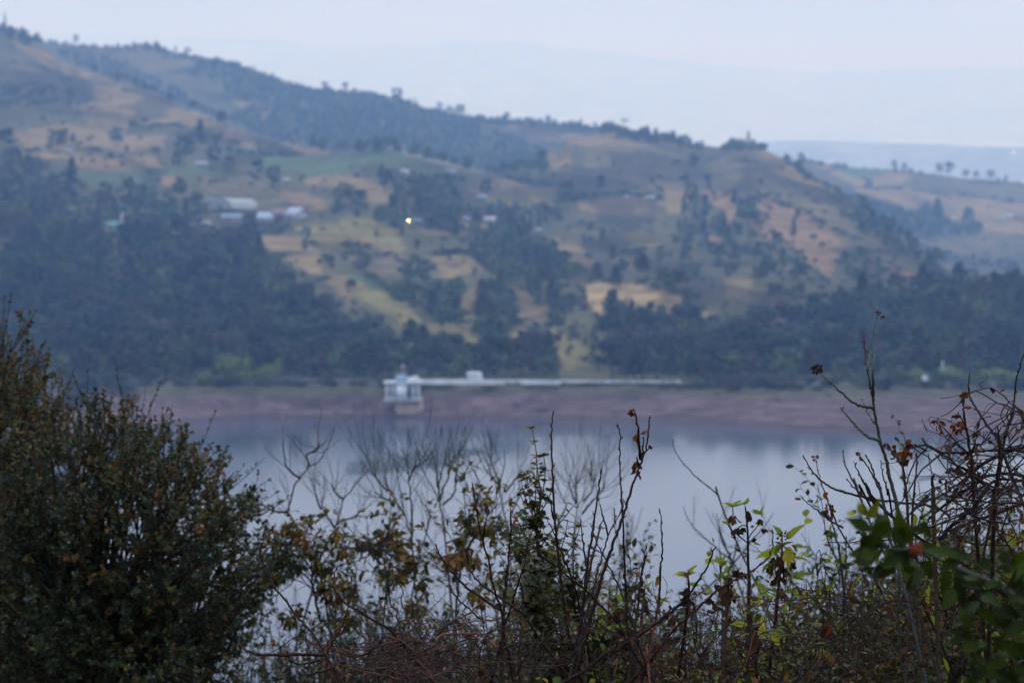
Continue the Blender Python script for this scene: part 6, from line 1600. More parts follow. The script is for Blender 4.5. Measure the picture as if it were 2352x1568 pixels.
autumn_shrub('shrub with a ball of yellow-green leaves on top, beside the antler-shaped bare shrub', 8.2, [(D_, [(380,250),(430,340),(500,430),(560,560),(600,700),(640,900),(680,1150),(720,1400)]), (D_, [(540,420),(520,600),(540,800),(600,1050)]), (D_, [(640,560),(600,720),(570,860)])],
    [(D_, (375,255), 62, 40, .45), (D_, (395,560), 60, 36, .40), (D_, (620,570), 55, 34, .62), (D_, (430,340), 30, 12, .85), (D_, (690,800), 80, 44, .68), (D_, (640,740), 50, 22, .6), (D_, (330,1030), 60, 30, .6), (D_, (170,290), 28, 10, .9), (D_, (420,930), 30, 12, .85), (D_, (250,520), 90, 46, .15), (D_, (200,640), 100, 50, .12), (D_, (840,780), 50, 24, .3)], 71)
autumn_shrub('shrub with wide-spread yellow-brown leaf tufts in front of the dense bare shrub', 8.4, [(D_, (lambda z: z)([(1210,330),(1220,450),(1180,580),(1160,760),(1140,950),(1120,1200),(1100,1450)])), (D_, [(1000,370),(1100,420),(1200,500)]), (D_, [(1320,560),(1250,640),(1190,740)]), (D_, [(800,450),(900,420),(1010,450),(1100,560)])],
    [(D_, (970,370), 62, 34, .48), (D_, (1060,410), 62, 34, .58), (D_, (1170,320), 66, 38, .72), (D_, (1270,390), 54, 30, .55), (D_, (800,470), 46, 24, .68), (D_, (1150,600), 72, 46, .5), (D_, (1340,550), 66, 44, .6), (D_, (1160,690), 56, 30, .35), (D_, (1440,700), 50, 26, .3), (D_, (1400,920), 60, 34, .55), (D_, (1270,650), 50, 26, .75), (D_, (850,1020), 60, 34, .4)], 72)
autumn_shrub('shrub with drooping olive and rusty leaves left of the tall thin red-budded cane', 8.0, [(D_, [(1930,60),(1850,180),(1830,330),(1800,500),(1760,800),(1740,1100)]), (D_, [(2090,200),(1990,260),(1900,330),(1840,440)]), (D_, [(1700,520),(1740,640),(1760,800)])],
    [(D_, (1940,75), 45, 20, .6), (D_, (1840,150), 58, 34, .35), (D_, (1860,260), 56, 30, .3), (D_, (1790,330), 46, 24, .45), (D_, (2010,230), 70, 38, .38), (D_, (2090,200), 40, 18, .4), (D_, (1770,470), 76, 46, .65), (D_, (1880,520), 72, 40, .55), (D_, (1700,540), 48, 30, .85), (D_, (1950,850), 66, 38, .6), (D_, (2000,30), 26, 9, .5)], 73)

# ---- shrub with grey-green round leaves in whorls, centre
def whorl_shrub(label, d, stems, seed, mat, Lr=(.016, .026), wr=.8, step=.028, per=5, side=6, tint=.4):
    rs = np.random.RandomState(seed); g = Geo(); fol = Geo(); p0 = None
    def dress(pa, t0, sc, vis=.7):
        n = len(pa); seg = np.linalg.norm(np.diff(pa, axis=0), axis=1); cum = np.concatenate(([0], seg.cumsum())); s = 0.0
        while s < cum[-1] * vis:
            i = min(max(np.searchsorted(cum, s) - 1, 0), n - 2); q = pa[i] + (pa[i + 1] - pa[i]) * ((s - cum[i]) / (seg[i] + 1e-9))
            ax = pa[i] - pa[i + 1]; ax /= np.linalg.norm(ax) + 1e-9
            m_ = per + rs.randint(-1, 2); a0 = rs.uniform(0, 6.28)
            e1 = np.cross(ax, (.3, .5, .8)); e1 /= np.linalg.norm(e1); e2 = np.cross(ax, e1)
            a = a0 + np.arange(m_) * 6.283 / m_ + rs.normal(scale=.25, size=m_)
            rad = np.cos(a)[:, None] * e1 + np.sin(a)[:, None] * e2
            leaves(fol, q + rad * .003, rad + ax * rs.uniform(-.1, .7, m_)[:, None], np.tile(ax, (m_, 1)) + rs.normal(scale=.2, size=(m_, 3)), rs.uniform(*Lr, m_) * sc, rs.uniform(*Lr, m_) * wr * sc, np.clip(t0 + rs.normal(scale=.15, size=m_), 0, 1), rs.uniform(-.2, .9, m_), .2)
            s += step * rs.uniform(.6, 1.5)
    for i, (fr, pts, dressed) in enumerate(stems):
        pa = trace(fr, pts, d + rs.uniform(-.1, .1), .1, seed + i, root=True)
        if p0 is None: p0 = pa[-1]
        tube(g, pa, .0018, .006, 6, .3, .8)
        if dressed: dress(pa, tint + rs.uniform(-.1, .15), 1.0, dressed)
        for k in range(side):
            j = rs.randint(3, max(4, int(len(pa) * .7))); dv = pa[j - 1] - pa[j]; dv /= np.linalg.norm(dv); s_ = rs.normal(size=3); s_[2] = abs(s_[2]) * .5
            out, tp = [], []
            grow(rs, out, tp, pa[j].copy(), dv * .7 + s_ * .5, rs.uniform(.08, .22), .002, 0, {'wander': .1, 'up': .12, 'taper': .5, 'levels': 0, 'n': [], 'from': .2, 'ang': .6, 'ratio': .6, 'rr': .7})
            for pts_, r0, r1, lv in out:
                tube(g, pts_, r0, r1, 4, .3); dress(pts_[::-1], tint + rs.uniform(-.15, .3), .9, 1.0)
    root = thing('whorled_shrub', p0, label, 'shrub')
    obj('stems', g, m_bark, root); obj('foliage', fol, mat, root)
    return root
w = whorl_shrub('dark shrub with round leaves in whorls rising to a knobbly column in the centre', 5.9, [
    (E, [(330,760),(340,880),(320,1000),(315,1150),(320,1300),(330,1500),(340,1750),(360,2050),(380,2350)], 0.0),
    (E, [(318,1160),(318,1300),(325,1500),(340,1750),(360,2050)], .75), (E, [(150,1250),(200,1400),(250,1600),(300,1800)], .6), (E, [(440,1230),(420,1400),(390,1600),(360,1850)], .6),
    (E, [(570,1560),(600,1650),(620,1850),(600,2100)], .6), (E, [(240,1700),(270,1850),(320,2100)], .7), (E, [(560,2060),(520,2150),(480,2300)], .8), (E, [(960,1950),(900,2050),(820,2250)], .7), (E, [(1100,2150),(1080,2300)], .8), (E, [(750,1830),(740,2000),(700,2250)], .5)], 81, m_round, side=11, tint=.55)
rs = np.random.RandomState(8); g = Geo(); gr2 = Geo()
for (c, r, n, t0) in [((285,680),46,20,.9), ((300,705),40,14,.8), ((325,745),36,14,.8), ((275,785),24,9,.85), ((335,790),38,14,.6), ((365,810),32,10,.35), ((350,880),38,14,.45), ((300,1020),70,26,.35), ((250,1050),60,24,.3), ((345,1065),44,18,.3), ((300,1040),60,20,.55)]:
    (x, y), = cv(E, [c]); q = P(x, y, 5.9); r = mm(r * .271, 5.9)
    v = rs.normal(size=(n, 3)); v /= np.linalg.norm(v, axis=1)[:, None]; v[:, 2] = v[:, 2] * .6
    leaves(g, q + v * r * .35, v, rs.normal(scale=.5, size=(n, 3)) + (0, 0, 1), r * rs.uniform(.55, .9, n), r * rs.uniform(.45, .7, n), np.clip(t0 + rs.normal(scale=.12, size=n), 0, 1), rs.uniform(-.6, .8, n), .3)
obj('leaf_whorls', g, m_round, w)

# ---- plants with lime-green lance leaves and hanging withered leaves
def lime_plant(label, d, stem_fr, stem, tufts, hang, seed, branches=()):
    rs = np.random.RandomState(seed)
    pa = trace(stem_fr, stem, d, .06, seed, root=True); root = thing('lime_leaved_plant', pa[-1], label, 'plant')
    g = Geo(); tube(g, pa, .0014, .005, 6, .7, .8); obj('stem', g, m_cane, root)
    for b_ in branches:
        g = Geo(); tube(g, trace(stem_fr, b_, d, .03, seed), .0011, .0018, 5, .6); obj('branch', g, m_cane, root)
    for (fr, c, blades, bud) in tufts:
        (x, y), = cv(fr, [c]); k = FR[fr][2]; q = P(x, y, d); gg = Geo()
        for (dx, dy, tn) in list(blades) + [(dx * rs.uniform(.5, .8) + rs.normal() * 25, dy * rs.uniform(.4, .8) + rs.normal() * 25, tn * .8) for dx, dy, tn in blades if fr == 'J']:                      # tip offset in the frame
            L = mm(math.hypot(dx, dy) * k, d) * 1.35; dv = np.array((dx, rs.normal(scale=.35) * math.hypot(dx, dy), -dy)); 
            leaves(gg, [q], [dv + (0, 0, .25 * math.hypot(dx, dy))], [np.array((rs.normal(scale=.4), -.8, .8))], L, L * rs.uniform(.33, .42), min(1, tn * 1.15), .5, .4, wave=.06, lance=True)
        obj('leaf_tuft', gg, m_lime, root)
        if bud: seed_head(root, 'bud', m_lime if bud > 0 else m_brownleaf, fr, (c[0], c[1] - 6), abs(bud), d, int(c[0]), 24, .55)
    for (fr, c, w_, h_, tn) in hang: crumpled(root, 'withered_leaf', m_brownleaf, fr, c, w_, h_, d, int(c[0] + c[1]), 3, tn)
    return root
J = 'J'
lime_plant('lime-leaved plant whose three thin leafy tips stand highest, with many withered leaves hanging', 5.6, J, [(722,240),(730,300),(720,330)][::1] and [(880,230),(890,300),(905,470),(915,640),(915,800),(920,1000),(930,1200),(925,1500)], [
    (J, (722,235), [(-105,-30,.75),(95,-60,.6),(40,-10,.7),(-30,-40,.8)], 30), (J, (880,205), [(60,-40,.7),(-30,-25,.7),(-80,10,.6)], 22), (J, (1070,335), [(35,-95,.6),(-100,-20,.55),(40,0,.6),(-10,-50,.65),(30,40,.5)], 0), (J, (665,455), [(-70,-25,.7),(-10,-20,.6),(20,10,.6)], 12), (J, (990,690), [(10,-70,.2),(20,30,.4)], 0), (J, (905,830), [(-30,20,.3),(15,-30,.4)], 0)],
    [(J, (745,420), 44, 150, .35), (J, (705,410), 60, 130, .6), (J, (915,370), 70, 170, .35), (J, (955,400), 60, 100, .3), (J, (1060,460), 70, 140, .25), (J, (1115,545), 80, 70, .15), (J, (835,560), 110, 120, .05), (J, (780,560), 50, 60, .1), (J, (715,580), 40, 130, .2), (J, (750,630), 50, 40, .1), (J, (965,490), 34, 40, .1), (J, (985,665), 50, 90, .1), (J, (970,555), 26, 20, .8)], 91,
    [[(722,240),(728,310),(725,345)], [(665,470),(720,540),(800,600),(910,690)], [(905,500),(880,470),(830,475),(780,520)], [(1060,420),(1020,500),(960,570),(918,640)]])
lime_plant('stout lime-leaved plant with a brown bud cluster and big hanging yellow-green leaves', 5.5, J, [(1345,580),(1345,680),(1340,800),(1330,950),(1310,1150),(1290,1350),(1270,1568)], [
    (J, (1350,610), [(-105,-110,.45),(-60,-20,.5)], -70), (J, (1395,650), [(180,-150,.7)], 0), (J, (1390,610), [(50,-55,.5)], 0), (J, (1340,720), [(-90,-40,.3),(110,-30,.3),(-60,60,.4),(60,70,.5),(-130,130,.5)], 0), (J, (1400,740), [(90,110,.85),(20,240,.95),(60,180,.8)], 0), (J, (1370,790), [(30,190,.9),(-60,120,.5)], 0), (J, (1250,800), [(-130,110,.7),(-190,90,.65),(40,90,.4)], 0), (J, (1220,950), [(-90,50,.55),(80,60,.45),(-20,80,.6),(60,-40,.4)], 0), (J, (1500,880), [(130,30,.55),(20,-60,.6)], 0), (J, (1480,1120), [(200,-10,.5),(-60,40,.5),(60,-60,.45)], 0), (J, (1190,1190), [(40,70,.25),(-60,-30,.3)], 0), (J, (1040,1100), [(-40,70,.15),(60,60,.2)], 0), (J, (1200,1290), [(-140,10,.6),(120,30,.55)], 0), (J, (1390,1300), [(150,40,.7),(-70,60,.6)], 0), (J, (1160,960), [(60,120,.4),(-50,90,.5)], 0)],
    [(J, (1475,990), 60, 150, .15), (J, (1265,980), 110, 250, .3), (J, (1340,1060), 80, 200, .1), (J, (1410,1090), 50, 200, .2), (J, (1290,1190), 100, 180, .45), (J, (1180,1060), 110, 150, .6), (J, (1500,840), 40, 60, .8), (J, (1330,1380), 90, 160, .4)], 92)
lime_plant('small lime-leaved plant at the left of its kind, a bud between three narrow leaves', 5.4, J, [(155,1060),(168,1150),(175,1260),(165,1400),(150,1568)], [(J, (155,1085), [(-165,30,.85),(105,-90,.6),(-95,0,.55),(90,-10,.55)], -46)], [(J, (160,1330), 60, 160, .15), (J, (150,1450), 90, 170, .2), (J, (190,1480), 60, 130, .15)], 93)
lime_plant('lime-leaved plant with a narrow upright leaf over a mass of dark withered leaves', 5.5, J, [(590,920),(570,1020),(600,1100),(650,1200),(660,1400),(650,1568)], [(J, (590,950), [(40,-95,.6),(-140,-25,.8),(-30,-40,.7),(10,60,.6)], 36), (J, (540,1100), [(-60,-20,.4),(80,-10,.4),(70,60,.4)], 0), (J, (720,990), [(-40,-60,.15),(50,-20,.2)], 0), (J, (610,1320), [(70,-60,.5),(-80,-30,.45),(20,-50,.6)], 0)],
    [(J, (650,1180), 90, 120, .2), (J, (660,1330), 130, 260, .3), (J, (620,1420), 100, 220, .25), (J, (770,1090), 110, 120, .5), (J, (830,1110), 90, 130, .4), (J, (440,1440), 120, 110, .3), (J, (485,1510), 110, 100, .45), (J, (680,1440), 80, 240, .35)], 94)
lime_plant('low lime-leaved plant lying under the isolated slim cane', 5.3, 'G', [(1230,740),(1215,850),(1200,1000),(1190,1200)], [('G', (1250,760), [(30,-45,.6),(-40,-10,.5)], 0), ('G', (1380,870), [(-85,-30,.95),(50,20,.8),(90,-20,.5),(-20,60,.6)], 20), ('G', (1000,920), [(-40,40,.5),(40,20,.5)], 0), ('G', (1080,1030), [(10,30,.7)], 0)], [('G', (1210,790), 40, 50, .2), ('G', (1410,1020), 44, 110, .3), ('G', (1460,1050), 44, 110, .2), ('G', (1220,960), 40, 110, .2), ('G', (1440,950), 30, 90, .3)], 95)
lime_plant('lime-leaved plant low at the bottom, right of the stout one, with one bright arched leaf', 5.2, 'G', [(2120,980),(2130,1100),(2160,1250),(2170,1450)], [('G', (2120,1000), [(-30,-60,.15),(70,-30,.2),(30,40,.3)], -30), ('G', (2100,1080), [(-130,10,.75),(-60,-20,.7)], 0), ('G', (2160,1090), [(95,60,.85),(20,-30,.6)], 0), ('G', (2090,1150), [(-40,20,.7),(40,20,.8)], 0), ('G', (2310,1120), [(40,60,.6),(30,130,.8)], 0)], [('G', (2160,1230), 90, 220, .3), ('G', (2200,1330), 100, 150, .25)], 96)

# ---- broad-leaved plant close to the camera at the right, out of focus, with an orange flower
rs = np.random.RandomState(12); dB = 2.9
I_ = 'I'
pa = trace(I_, [(1262,545),(1400,620),(1600,720),(1800,800),(1950,900),(2150,1050)], dB, .05, 5, root=True)
bp_ = thing('broad_leaved_plant', pa[-1], 'blurred broad-leaved plant close by at the right with one orange flower', 'plant')
g = Geo(); tube(g, pa, .002, .006, 8, .4); obj('stem', g, m_stem_g, bp_)
pb = trace(I_, [(830,300),(900,420),(1000,520),(1100,560),(1262,545)], dB - .03, .02, 6); g = Geo(); tube(g, pb, .0015, .0022, 6, .4); obj('branch', g, m_stem_g, bp_)
BL = [  # base, tip, width, tint, curl
 ((1170,540),(1105,225),190,.62,.5), ((1060,470),(920,420),150,.2,1.2), ((1030,300),(905,480),150,.30,.9), ((905,420),(710,320),130,.45,.4), ((890,330),(985,165),90,.85,.1), ((830,300),(815,180),75,1.0,.1),
 ((800,300),(715,285),65,.95,.3), ((870,310),(850,200),70,.95,.2), ((980,560),(845,710),110,.42,.5), ((900,440),(850,640),150,.25,.5), ((1150,570),(970,690),95,.45,.4), ((1200,640),(1180,815),190,.60,.8), ((1290,640),(1370,780),130,.3,.7),
 ((1330,560),(1720,665),110,.45,.5), ((1450,570),(1650,600),90,.2,.3), ((1480,700),(1450,930),120,.4,.5), ((1540,760),(1600,1000),150,.25,.5), ((1680,850),(1820,960),130,.15,.6), ((1230,580),(1080,640),100,.3,.4), ((1120,420),(1240,470),100,.25,.5),
 ((1750,900),(1900,1010),140,.3,.4), ((1700,1000),(1900,1130),110,.35,.3), ((1850,1000),(2060,1080),140,.25,.4), ((1780,1100),(2020,1160),100,.4,.4), ((1930,1390),(1740,1470),120,.5,.5), ((2068,1100),(1900,1250),130,.3,.4), ((2000,1250),(2100,1400),120,.25,.5), ((2050,760),(1900,900),120,.35,.5), ((2100,850),(1960,1000),120,.3,.5), ((2068,1480),(1900,1568),130,.3,.5), ((1900,720),(2068,760),110,.5,.4), ((2080,560),(1960,720),90,.6,.5), ((2100,640),(2000,800),100,.5,.4), ((1650,950),(1580,1080),120,.25,.4), ((1960,960),(2100,960),150,.35,.4), ((2068,1250),(2068,1420),150,.2,.4)]
for i in range(26):
    x, y = rs.uniform(820, 1320), rs.uniform(330, 760); a = rs.uniform(-2.6, 2.6)
    BL.append(((x, y), (x + math.sin(a) * 150, y - math.cos(a) * 120 + 60), rs.uniform(80, 140), rs.uniform(.05, .45), rs.uniform(.2, 1)))
for i in range(75):
    y = rs.uniform(600, 1568); x = rs.uniform(1480 + max(0, (y - 700)) * .15, 2150); a = rs.uniform(-2.8, 2.8)
    BL.append(((x, y), (x + math.sin(a) * 170, y - math.cos(a) * 120 + 60), rs.uniform(70, 130), rs.uniform(.0, .5), rs.uniform(.2, 1)))
for (b0, b1, w_, tn, cu) in BL:
    (x0, y0), (x1, y1) = cv(I_, [b0, b1]); dd = dB + rs.uniform(-.08, .08)
    a0, a1 = P(x0, y0, dd), P(x1, y1, dd + rs.uniform(-.03, .03)); L = np.linalg.norm(a1 - a0)
    g = Geo(); dv = (a1 - a0) / L; up = np.array((rs.normal(scale=.3), -1.0, .45)); up -= dv * (up @ dv)
    dv = dv + up / np.linalg.norm(up) * cu * .5
    leaves(g, [a0], [dv], [up], L * (1 + cu * cu / 24), mm(w_ * .92 * .3043, dd), np.clip(tn * 1.0 + rs.normal(scale=.1), 0, 1), cu, .3, wave=.07, lance=True)
    obj('leaf', g, m_bigleaf, bp_)
for i in range(9):
    (x, y), = cv(I_, [(1250, 548)]); q = P(x, y, dB - .06); a = i * .698
    g = Geo(); dv = np.array((math.cos(a), -.5, math.sin(a) * .8))
    leaves(g, [q + dv * .003], [dv], [np.array((0, -1, .3))],   .0065 * rs.uniform(.5, 1.3), .0045, rs.uniform(.1, 1), rs.uniform(.8, 2.2), .4, wave=.2); obj('petal', g, m_orange, bp_)
seed_head(bp_, 'flower_centre', m_rust, I_, (1250, 548), 22, dB - .065, 3, 20, .8)
seed_head(bp_, 'dead_flower', m_brownleaf, I_, (1250, 600), 60, dB - .02, 4, 30, .3)
crumpled(bp_, 'dead_leaf', m_rust, I_, (590, 1185), 90, 110, 3.2, 77, 4, .35)

# ---- tangles of dead vine
def tangle(name, label, d, boxes, seed, n, mat, tint, r=.0017, curl=1.0, traced=(), tend=.6, leafy=0):
    rs = np.random.RandomState(seed); V = Geo(); T = Geo(); F = Geo(); p0 = None
    for i, (fr, pts, k) in enumerate(traced):
        pa = trace(fr, pts, d + rs.uniform(-.15, .15), .15, seed + i)
        tube(V, knobbly(pa, rs, .0012), r * k, r * k * 1.2, 5, np.clip(tint + rs.normal(scale=.15), 0, 1))
    for i in range(n):
        fr, x0, y0, x1, y1 = boxes[rs.randint(len(boxes))]
        (a, b), (c, e) = cv(fr, [(x0, y0), (x1, y1)])
        p = P(rs.uniform(a, c), rs.uniform(b, e), d + rs.uniform(-.45, .45))
        dv = rs.normal(size=3) * (1, .5, .8); dv /= np.linalg.norm(dv); ax = rs.normal(size=3) * (.4, 1, .4); ax /= np.linalg.norm(ax)
        L = rs.uniform(.09, .36); m_ = 14; kap = rs.normal(scale=2.2) * curl / L * .5
        pts = [p]
        for j in range(m_):
            dv = dv + np.cross(ax, dv) * kap * L / m_ + rs.normal(scale=.13, size=3); dv /= np.linalg.norm(dv); pts.append(pts[-1] + dv * L / m_)
        pts = np.array(pts); zt = P(a, b, d)[2] + .02
        pts[:, 2] = np.where(pts[:, 2] > zt, 2 * zt - pts[:, 2], pts[:, 2]); rr = r * rs.uniform(.45, 1.1)
        tube(V, pts, rr * 1.1, rr * .5, 4, np.clip(tint + rs.normal(scale=.2), 0, 1))
        if rs.rand() < tend:                             # a corkscrew tendril with dried berries
            q = pts[rs.randint(4, m_)]; sd = rs.normal(size=3); sd /= np.linalg.norm(sd); s2 = np.cross(sd, rs.normal(size=3)); s2 /= np.linalg.norm(s2)
            tt = np.linspace(0, 1, 12)[:, None]; rad = rs.uniform(.004, .012)
            hp = q + sd * tt * rs.uniform(.03, .08) + s2 * np.sin(tt * rs.uniform(4, 11)) * rad + np.cross(sd, s2) * (np.cos(tt * 8) - 1) * rad
            tube(V, hp, rr * .55, rr * .3, 3, tint * .8)
            if rs.rand() < .5:
                v = rs.normal(size=(4, 3)); leaves(V, hp[-1] + v * .0025, v, rs.normal(size=(4, 3)), .006, .004, .1, .8, .5)
        if leafy and rs.rand() < leafy:
            k = 3; q = pts[rs.randint(2, m_, k)]
            leaves(F, q, rs.normal(size=(k, 3)) - (0, 0, .6), rs.normal(size=(k, 3)), rs.uniform(.012, .03, k), rs.uniform(.008, .016, k), np.clip(.4 + rs.normal(scale=.25, size=k), 0, 1), rs.uniform(-1, 1.5, k), .5)
        if p0 is None: p0 = p.copy()
    p0[2] = ground_z(p0[0], p0[1])
    root = thing(name, p0, label, 'vines')
    obj('vines', V, mat, root)
    if leafy: obj('dead_leaves', F, m_brownleaf, root)
VT = [(H, [(1310,1165),(1400,1150),(1450,1175),(1560,1240),(1700,1350),(1850,1460)], 1.0), (H, [(1370,1095),(1420,1160),(1490,1200),(1600,1215),(1800,1200),(2000,1190),(2175,1200)], 1.3), (H, [(1600,1568),(1700,1440),(1850,1300),(2000,1220),(2200,1150)], 2.1), (H, [(1650,1568),(1780,1450),(1900,1390),(2050,1380),(2200,1400)], 1.9),
      (H, [(1740,1568),(1850,1480),(2000,1420),(2200,1440)], 1.7), (H, [(1310,1165),(1250,1190),(1160,1230),(1120,1260)], .9), (H, [(2060,800),(2010,860),(2000,940),(2040,1020),(2060,1100)], .8), (H, [(2080,800),(2130,880),(2175,960),(2200,1050)], 1.0), (H, [(2090,840),(2060,960),(2000,1080),(1985,1200)], 1.1), (H, [(2070,850),(2040,900),(2060,980),(2090,920),(2070,850)], .8),
      (H, [(1500,1210),(1600,1290),(1760,1360),(1900,1500)], 1.0), (H, [(1220,1560),(1260,1400),(1330,1250),(1420,1160)], .9), (H, [(1560,1600),(1640,1500),(1800,1440),(2000,1500)], 1.2), (I_, [(850,160),(1000,190),(1200,210),(1400,240),(1500,300)], 1.4), (I_, [(1350,330),(1450,240),(1600,120),(1750,40)], 1.6), (I_, [(1430,480),(1560,350),(1680,250),(1800,90)], 2.4), (I_, [(1500,420),(1700,340),(1900,270),(2068,210)], 1.9), (I_, [(1200,300),(1300,200),(1450,150),(1650,10)], 1.2)]
tangle('vine_tangle', 'thick grey-brown tangle of dead vines filling the right edge', 5.1, [(H, 1560, 1080, 2250, 1568), (H, 1720, 1240, 2250, 1568), (H, 1900, 820, 2250, 1200), (I_, 1350, 0, 2150, 420), (I_, 1500, 100, 2150, 520), (H, 1330, 1180, 1700, 1400)], 101, 120, m_dead, .35, traced=VT, r=.0019, leafy=.2)
DT = [(D_, [(640,1370),(630,1410),(680,1460),(700,1568)], 1.6), (D_, [(700,1170),(760,1100),(800,1085),(790,1120),(730,1170),(690,1210),(720,1240),(800,1300),(900,1330),(1000,1310),(1080,1250),(1110,1200)], 1.6), (D_, [(1140,1160),(1210,1140),(1330,1150),(1430,1220)], 1.4), (D_, [(1560,1210),(1620,1165),(1720,1150),(1900,1155),(2000,1190),(2080,1260)], 1.7), (D_, [(760,1220),(860,1280),(990,1270),(1120,1230),(1250,1220)], 1.0), (D_, [(1260,620),(1260,720),(1295,790),(1280,880),(1320,970),(1360,1060)], .9), (D_, [(1110,870),(1120,960),(1160,1000),(1230,1000),(1260,1060)], .8), (D_, [(1175,780),(1185,860),(1230,960),(1260,1050)], 1.0), (D_, [(1580,1160),(1700,1050),(1850,980),(1960,880)], 1.2), (D_, [(1760,1000),(1850,1040),(1980,1040),(2100,1020)], 1.0), (D_, [(1690,760),(1780,880),(1900,980),(1990,1060)], 1.0), (D_, [(1800,980),(1850,1050),(1920,1110),(2000,1180)], 1.1)]
tangle('vine_tangle', 'reddish-brown nest of dead vines low in the left centre', 5.0, [(D_, 1150, 1120, 1500, 1420), (D_, 1250, 1200, 1650, 1568), (D_, 1350, 1280, 1800, 1600), (D_, 1200, 1180, 1400, 1350)], 102, 150, m_dead, .6, traced=DT, r=.0016, curl=1.3, tend=.3)
tangle('vine_tangle', 'sparse wiry vines with curled tendrils along the bottom centre', 4.9, [(D_, 850, 1350, 1300, 1568), (D_, 1500, 1000, 2300, 1568), (D_, 1000, 1300, 1500, 1568), ('G', 0, 900, 700, 1500)], 103, 90, m_dead, .3, r=.0015, curl=1.5)
tangle('vine_tangle', 'fine dark web of vines over the brush at the bottom right', 4.9, [('G', 1100, 900, 2300, 1500), (I_, 0, 800, 900, 1568), (I_, 600, 900, 1500, 1568)], 104, 170, m_dead, .4, r=.0013, curl=.9, leafy=.3)

# ---- brush that fills the bottom of the view
def brush(seed, height_, spread, leafy, mat, lm, n_main=9, tint=.35, leaf=(.012, .026), vis=.75):
    """twiggy bush: geometry relative to its foot"""
    rs = np.random.RandomState(seed); out = []; tips = []
    for i in range(n_main):
        a = i * 2.4 + rs.uniform(-.4, .4); sp = spread * rs.uniform(.2, 1)
        top = np.array((math.cos(a) * sp, math.sin(a) * sp, height_ * rs.uniform(.78, 1.05)))
        low = np.array((math.cos(a) * .08, math.sin(a) * .08, 0))
        pa = smooth_path([low, low * .5 + top * .5 + rs.normal(scale=.06, size=3), low * .2 + top * .8 + rs.normal(scale=.05, size=3), top], 5)
        out.append((pa, .0055, .0012, 0))
        for k in range(9):
            j = rs.randint(int(len(pa) * (1 - vis * .75)), len(pa) - 1); dv = pa[j + 1] - pa[j]; dv /= np.linalg.norm(dv); s = rs.normal(size=3); s[2] *= .5
            grow(rs, out, tips, pa[j].copy(), dv * .6 + s * .55, rs.uniform(.12, .25), .0020, 1, {'wander': .17, 'up': .05, 'taper': .4, 'levels': 2, 'n': [0, 5], 'from': .15, 'ang': .75, 'ratio': .62, 'rr': .65})
    st = stems_geo(out, tint, rs, (5, 4, 3, 3)); F = Geo(); P_, Dv = [], []
    for pts, dirs in tips:
        for q, d_ in zip(pts, dirs):
            if rs.rand() < leafy: P_.append(q); Dv.append(d_)
    if P_:
        n = len(P_); leaves(F, np.array(P_), np.array(Dv) + rs.normal(scale=.8, size=(n, 3)), rs.normal(scale=.5, size=(n, 3)) + (0, 0, 1), rs.uniform(*leaf, n), rs.uniform(*leaf, n) * .55, np.clip(rs.normal(.5, .27, n), 0, 1), rs.uniform(-.3, 1.3, n), .4)
    return [('stems', mesh_of('stems', st, mat))] + ([('foliage', mesh_of('foliage', F, lm))] if P_ else [])
BR = {'brown': [brush(200 + i, 2.3, .48, .22, m_dead, m_brownleaf, 9, .4) for i in range(3)],
      'olive': [brush(210 + i, 2.3, .45, .55, m_bark, m_olive, 8, .4, (.014, .03)) for i in range(3)],
      'yellow': [brush(220 + i, 2.3, .42, .30, m_bark, m_autumn, 8, .4, (.016, .036)) for i in range(2)],
      'green': [brush(230 + i, 2.3, .42, .45, m_stem_g, m_round, 8, .4, (.014, .028)) for i in range(2)]}
BR['lime'] = [brush(240 + i, 2.3, .40, .16, m_cane, m_lime, 8, .5, (.025, .05)) for i in range(2)]
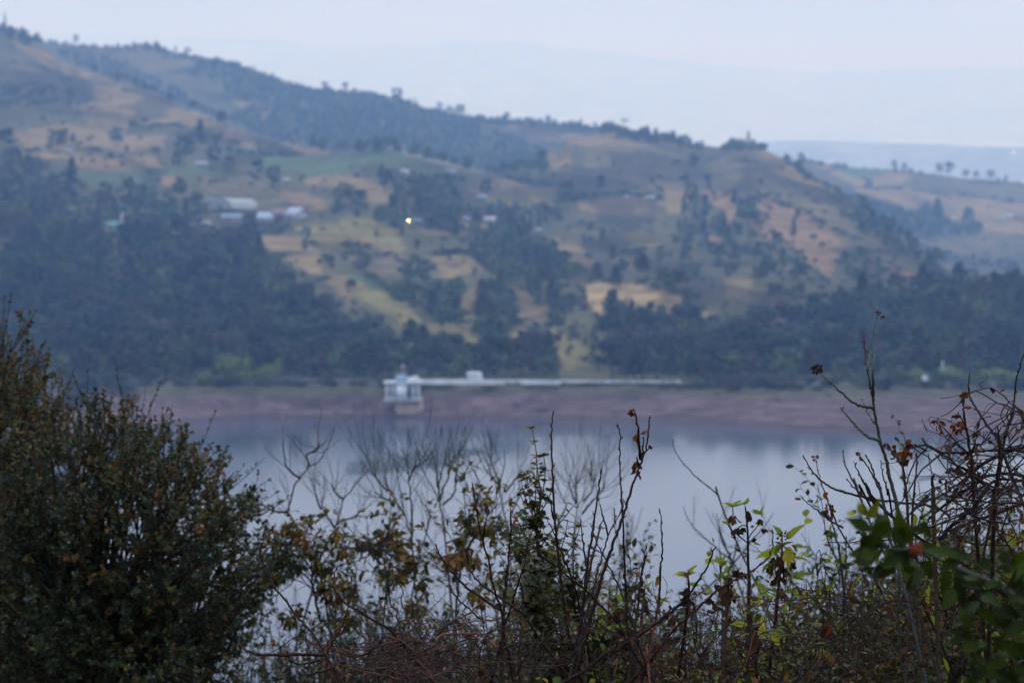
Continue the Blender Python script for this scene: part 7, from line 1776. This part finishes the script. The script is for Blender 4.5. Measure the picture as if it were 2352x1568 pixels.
BLAB = {'lime': ('lime_leaved_brush', 'brush bush with a few bright lime leaves in the bottom thicket', 'lime-leaved brush along the bottom'),
        'brown': ('brown_brush', 'leafless brown brush bush in the thicket along the bottom', 'leafless brown brush along the bottom'),
        'olive': ('olive_brush', 'olive small-leaved brush bush in the thicket along the bottom', 'olive brush along the bottom'),
        'yellow': ('yellow_leaved_brush', 'brush bush with scattered yellowish leaves in the bottom thicket', 'yellow-leaved brush along the bottom'),
        'green': ('grey_green_brush', 'brush bush with grey-green leaves in the bottom thicket', 'grey-green brush along the bottom')}
rs = np.random.RandomState(19)
top_line = lambda x: np.interp(x, [560, 700, 900, 1000, 1100, 1200, 1300, 1400, 1500, 1560, 1620, 1700, 1800, 1880, 1950, 2050, 2150, 2250, 2360], [1560, 1500, 1420, 1440, 1470, 1370, 1350, 1375, 1430, 1450, 1420, 1390, 1360, 1340, 1330, 1290, 1230, 1180, 1150])
def place_brush(px, d, top_py, kind):
    pr = BR[kind][rs.randint(len(BR[kind]))]; u, s = ray(px, top_py); top = CAMZ + s * d; gz = ground_z(u * d, d)
    nm, lab, grp = BLAB[kind]
    root = thing(nm, (u * d, d, gz), lab, 'bush', grp)
    sc = max(.25, (top - gz) / 2.3); k = rs.uniform(.85, 1.2)
    root.scale = (k, k, sc); root.rotation_euler[2] = rs.uniform(0, 6.28)
    for nm_, me in pr:
        o = bpy.data.objects.new(nm_, me); COL.objects.link(o); o.parent = root
for x in np.arange(700, 2420, 41):
    for row, (d, dy) in enumerate(((6.1, 45), (7.3, 0), (9.2, -8), (5.5, 120))):
        if x < 1080 and row in (0, 3): continue
        px = x + rs.uniform(-24, 24)
        kd = rs.choice(['brown', 'lime', 'olive', 'yellow', 'green'] if px > 1400 else ['brown', 'olive', 'yellow', 'green', 'olive'])
        if px > 2050 and row == 0: kd = rs.choice(['brown', 'lime', 'olive', 'yellow'])
        place_brush(px, d + rs.uniform(-.3, .3), top_line(px) + dy + 18 + rs.uniform(0, 45), kd)
BR['bare'] = [brush(250 + i, 2.3, .5, .05, m_greycane, m_autumn, 9, .35, (.016, .03)) for i in range(2)]
BLAB['bare'] = ('bare_brush', 'almost leafless grey brush bush in front of the water, left of centre', 'grey bare brush left of centre')
for x in np.arange(640, 1120, 44): place_brush(x, rs.uniform(8.6, 10.5), 1340 + rs.uniform(-30, 70), 'bare')
for x in np.arange(560, 1000, 90): place_brush(x, 8.8, 1440 + rs.uniform(0, 60) + (90 if x < 620 else 0), rs.choice(['green', 'olive']))
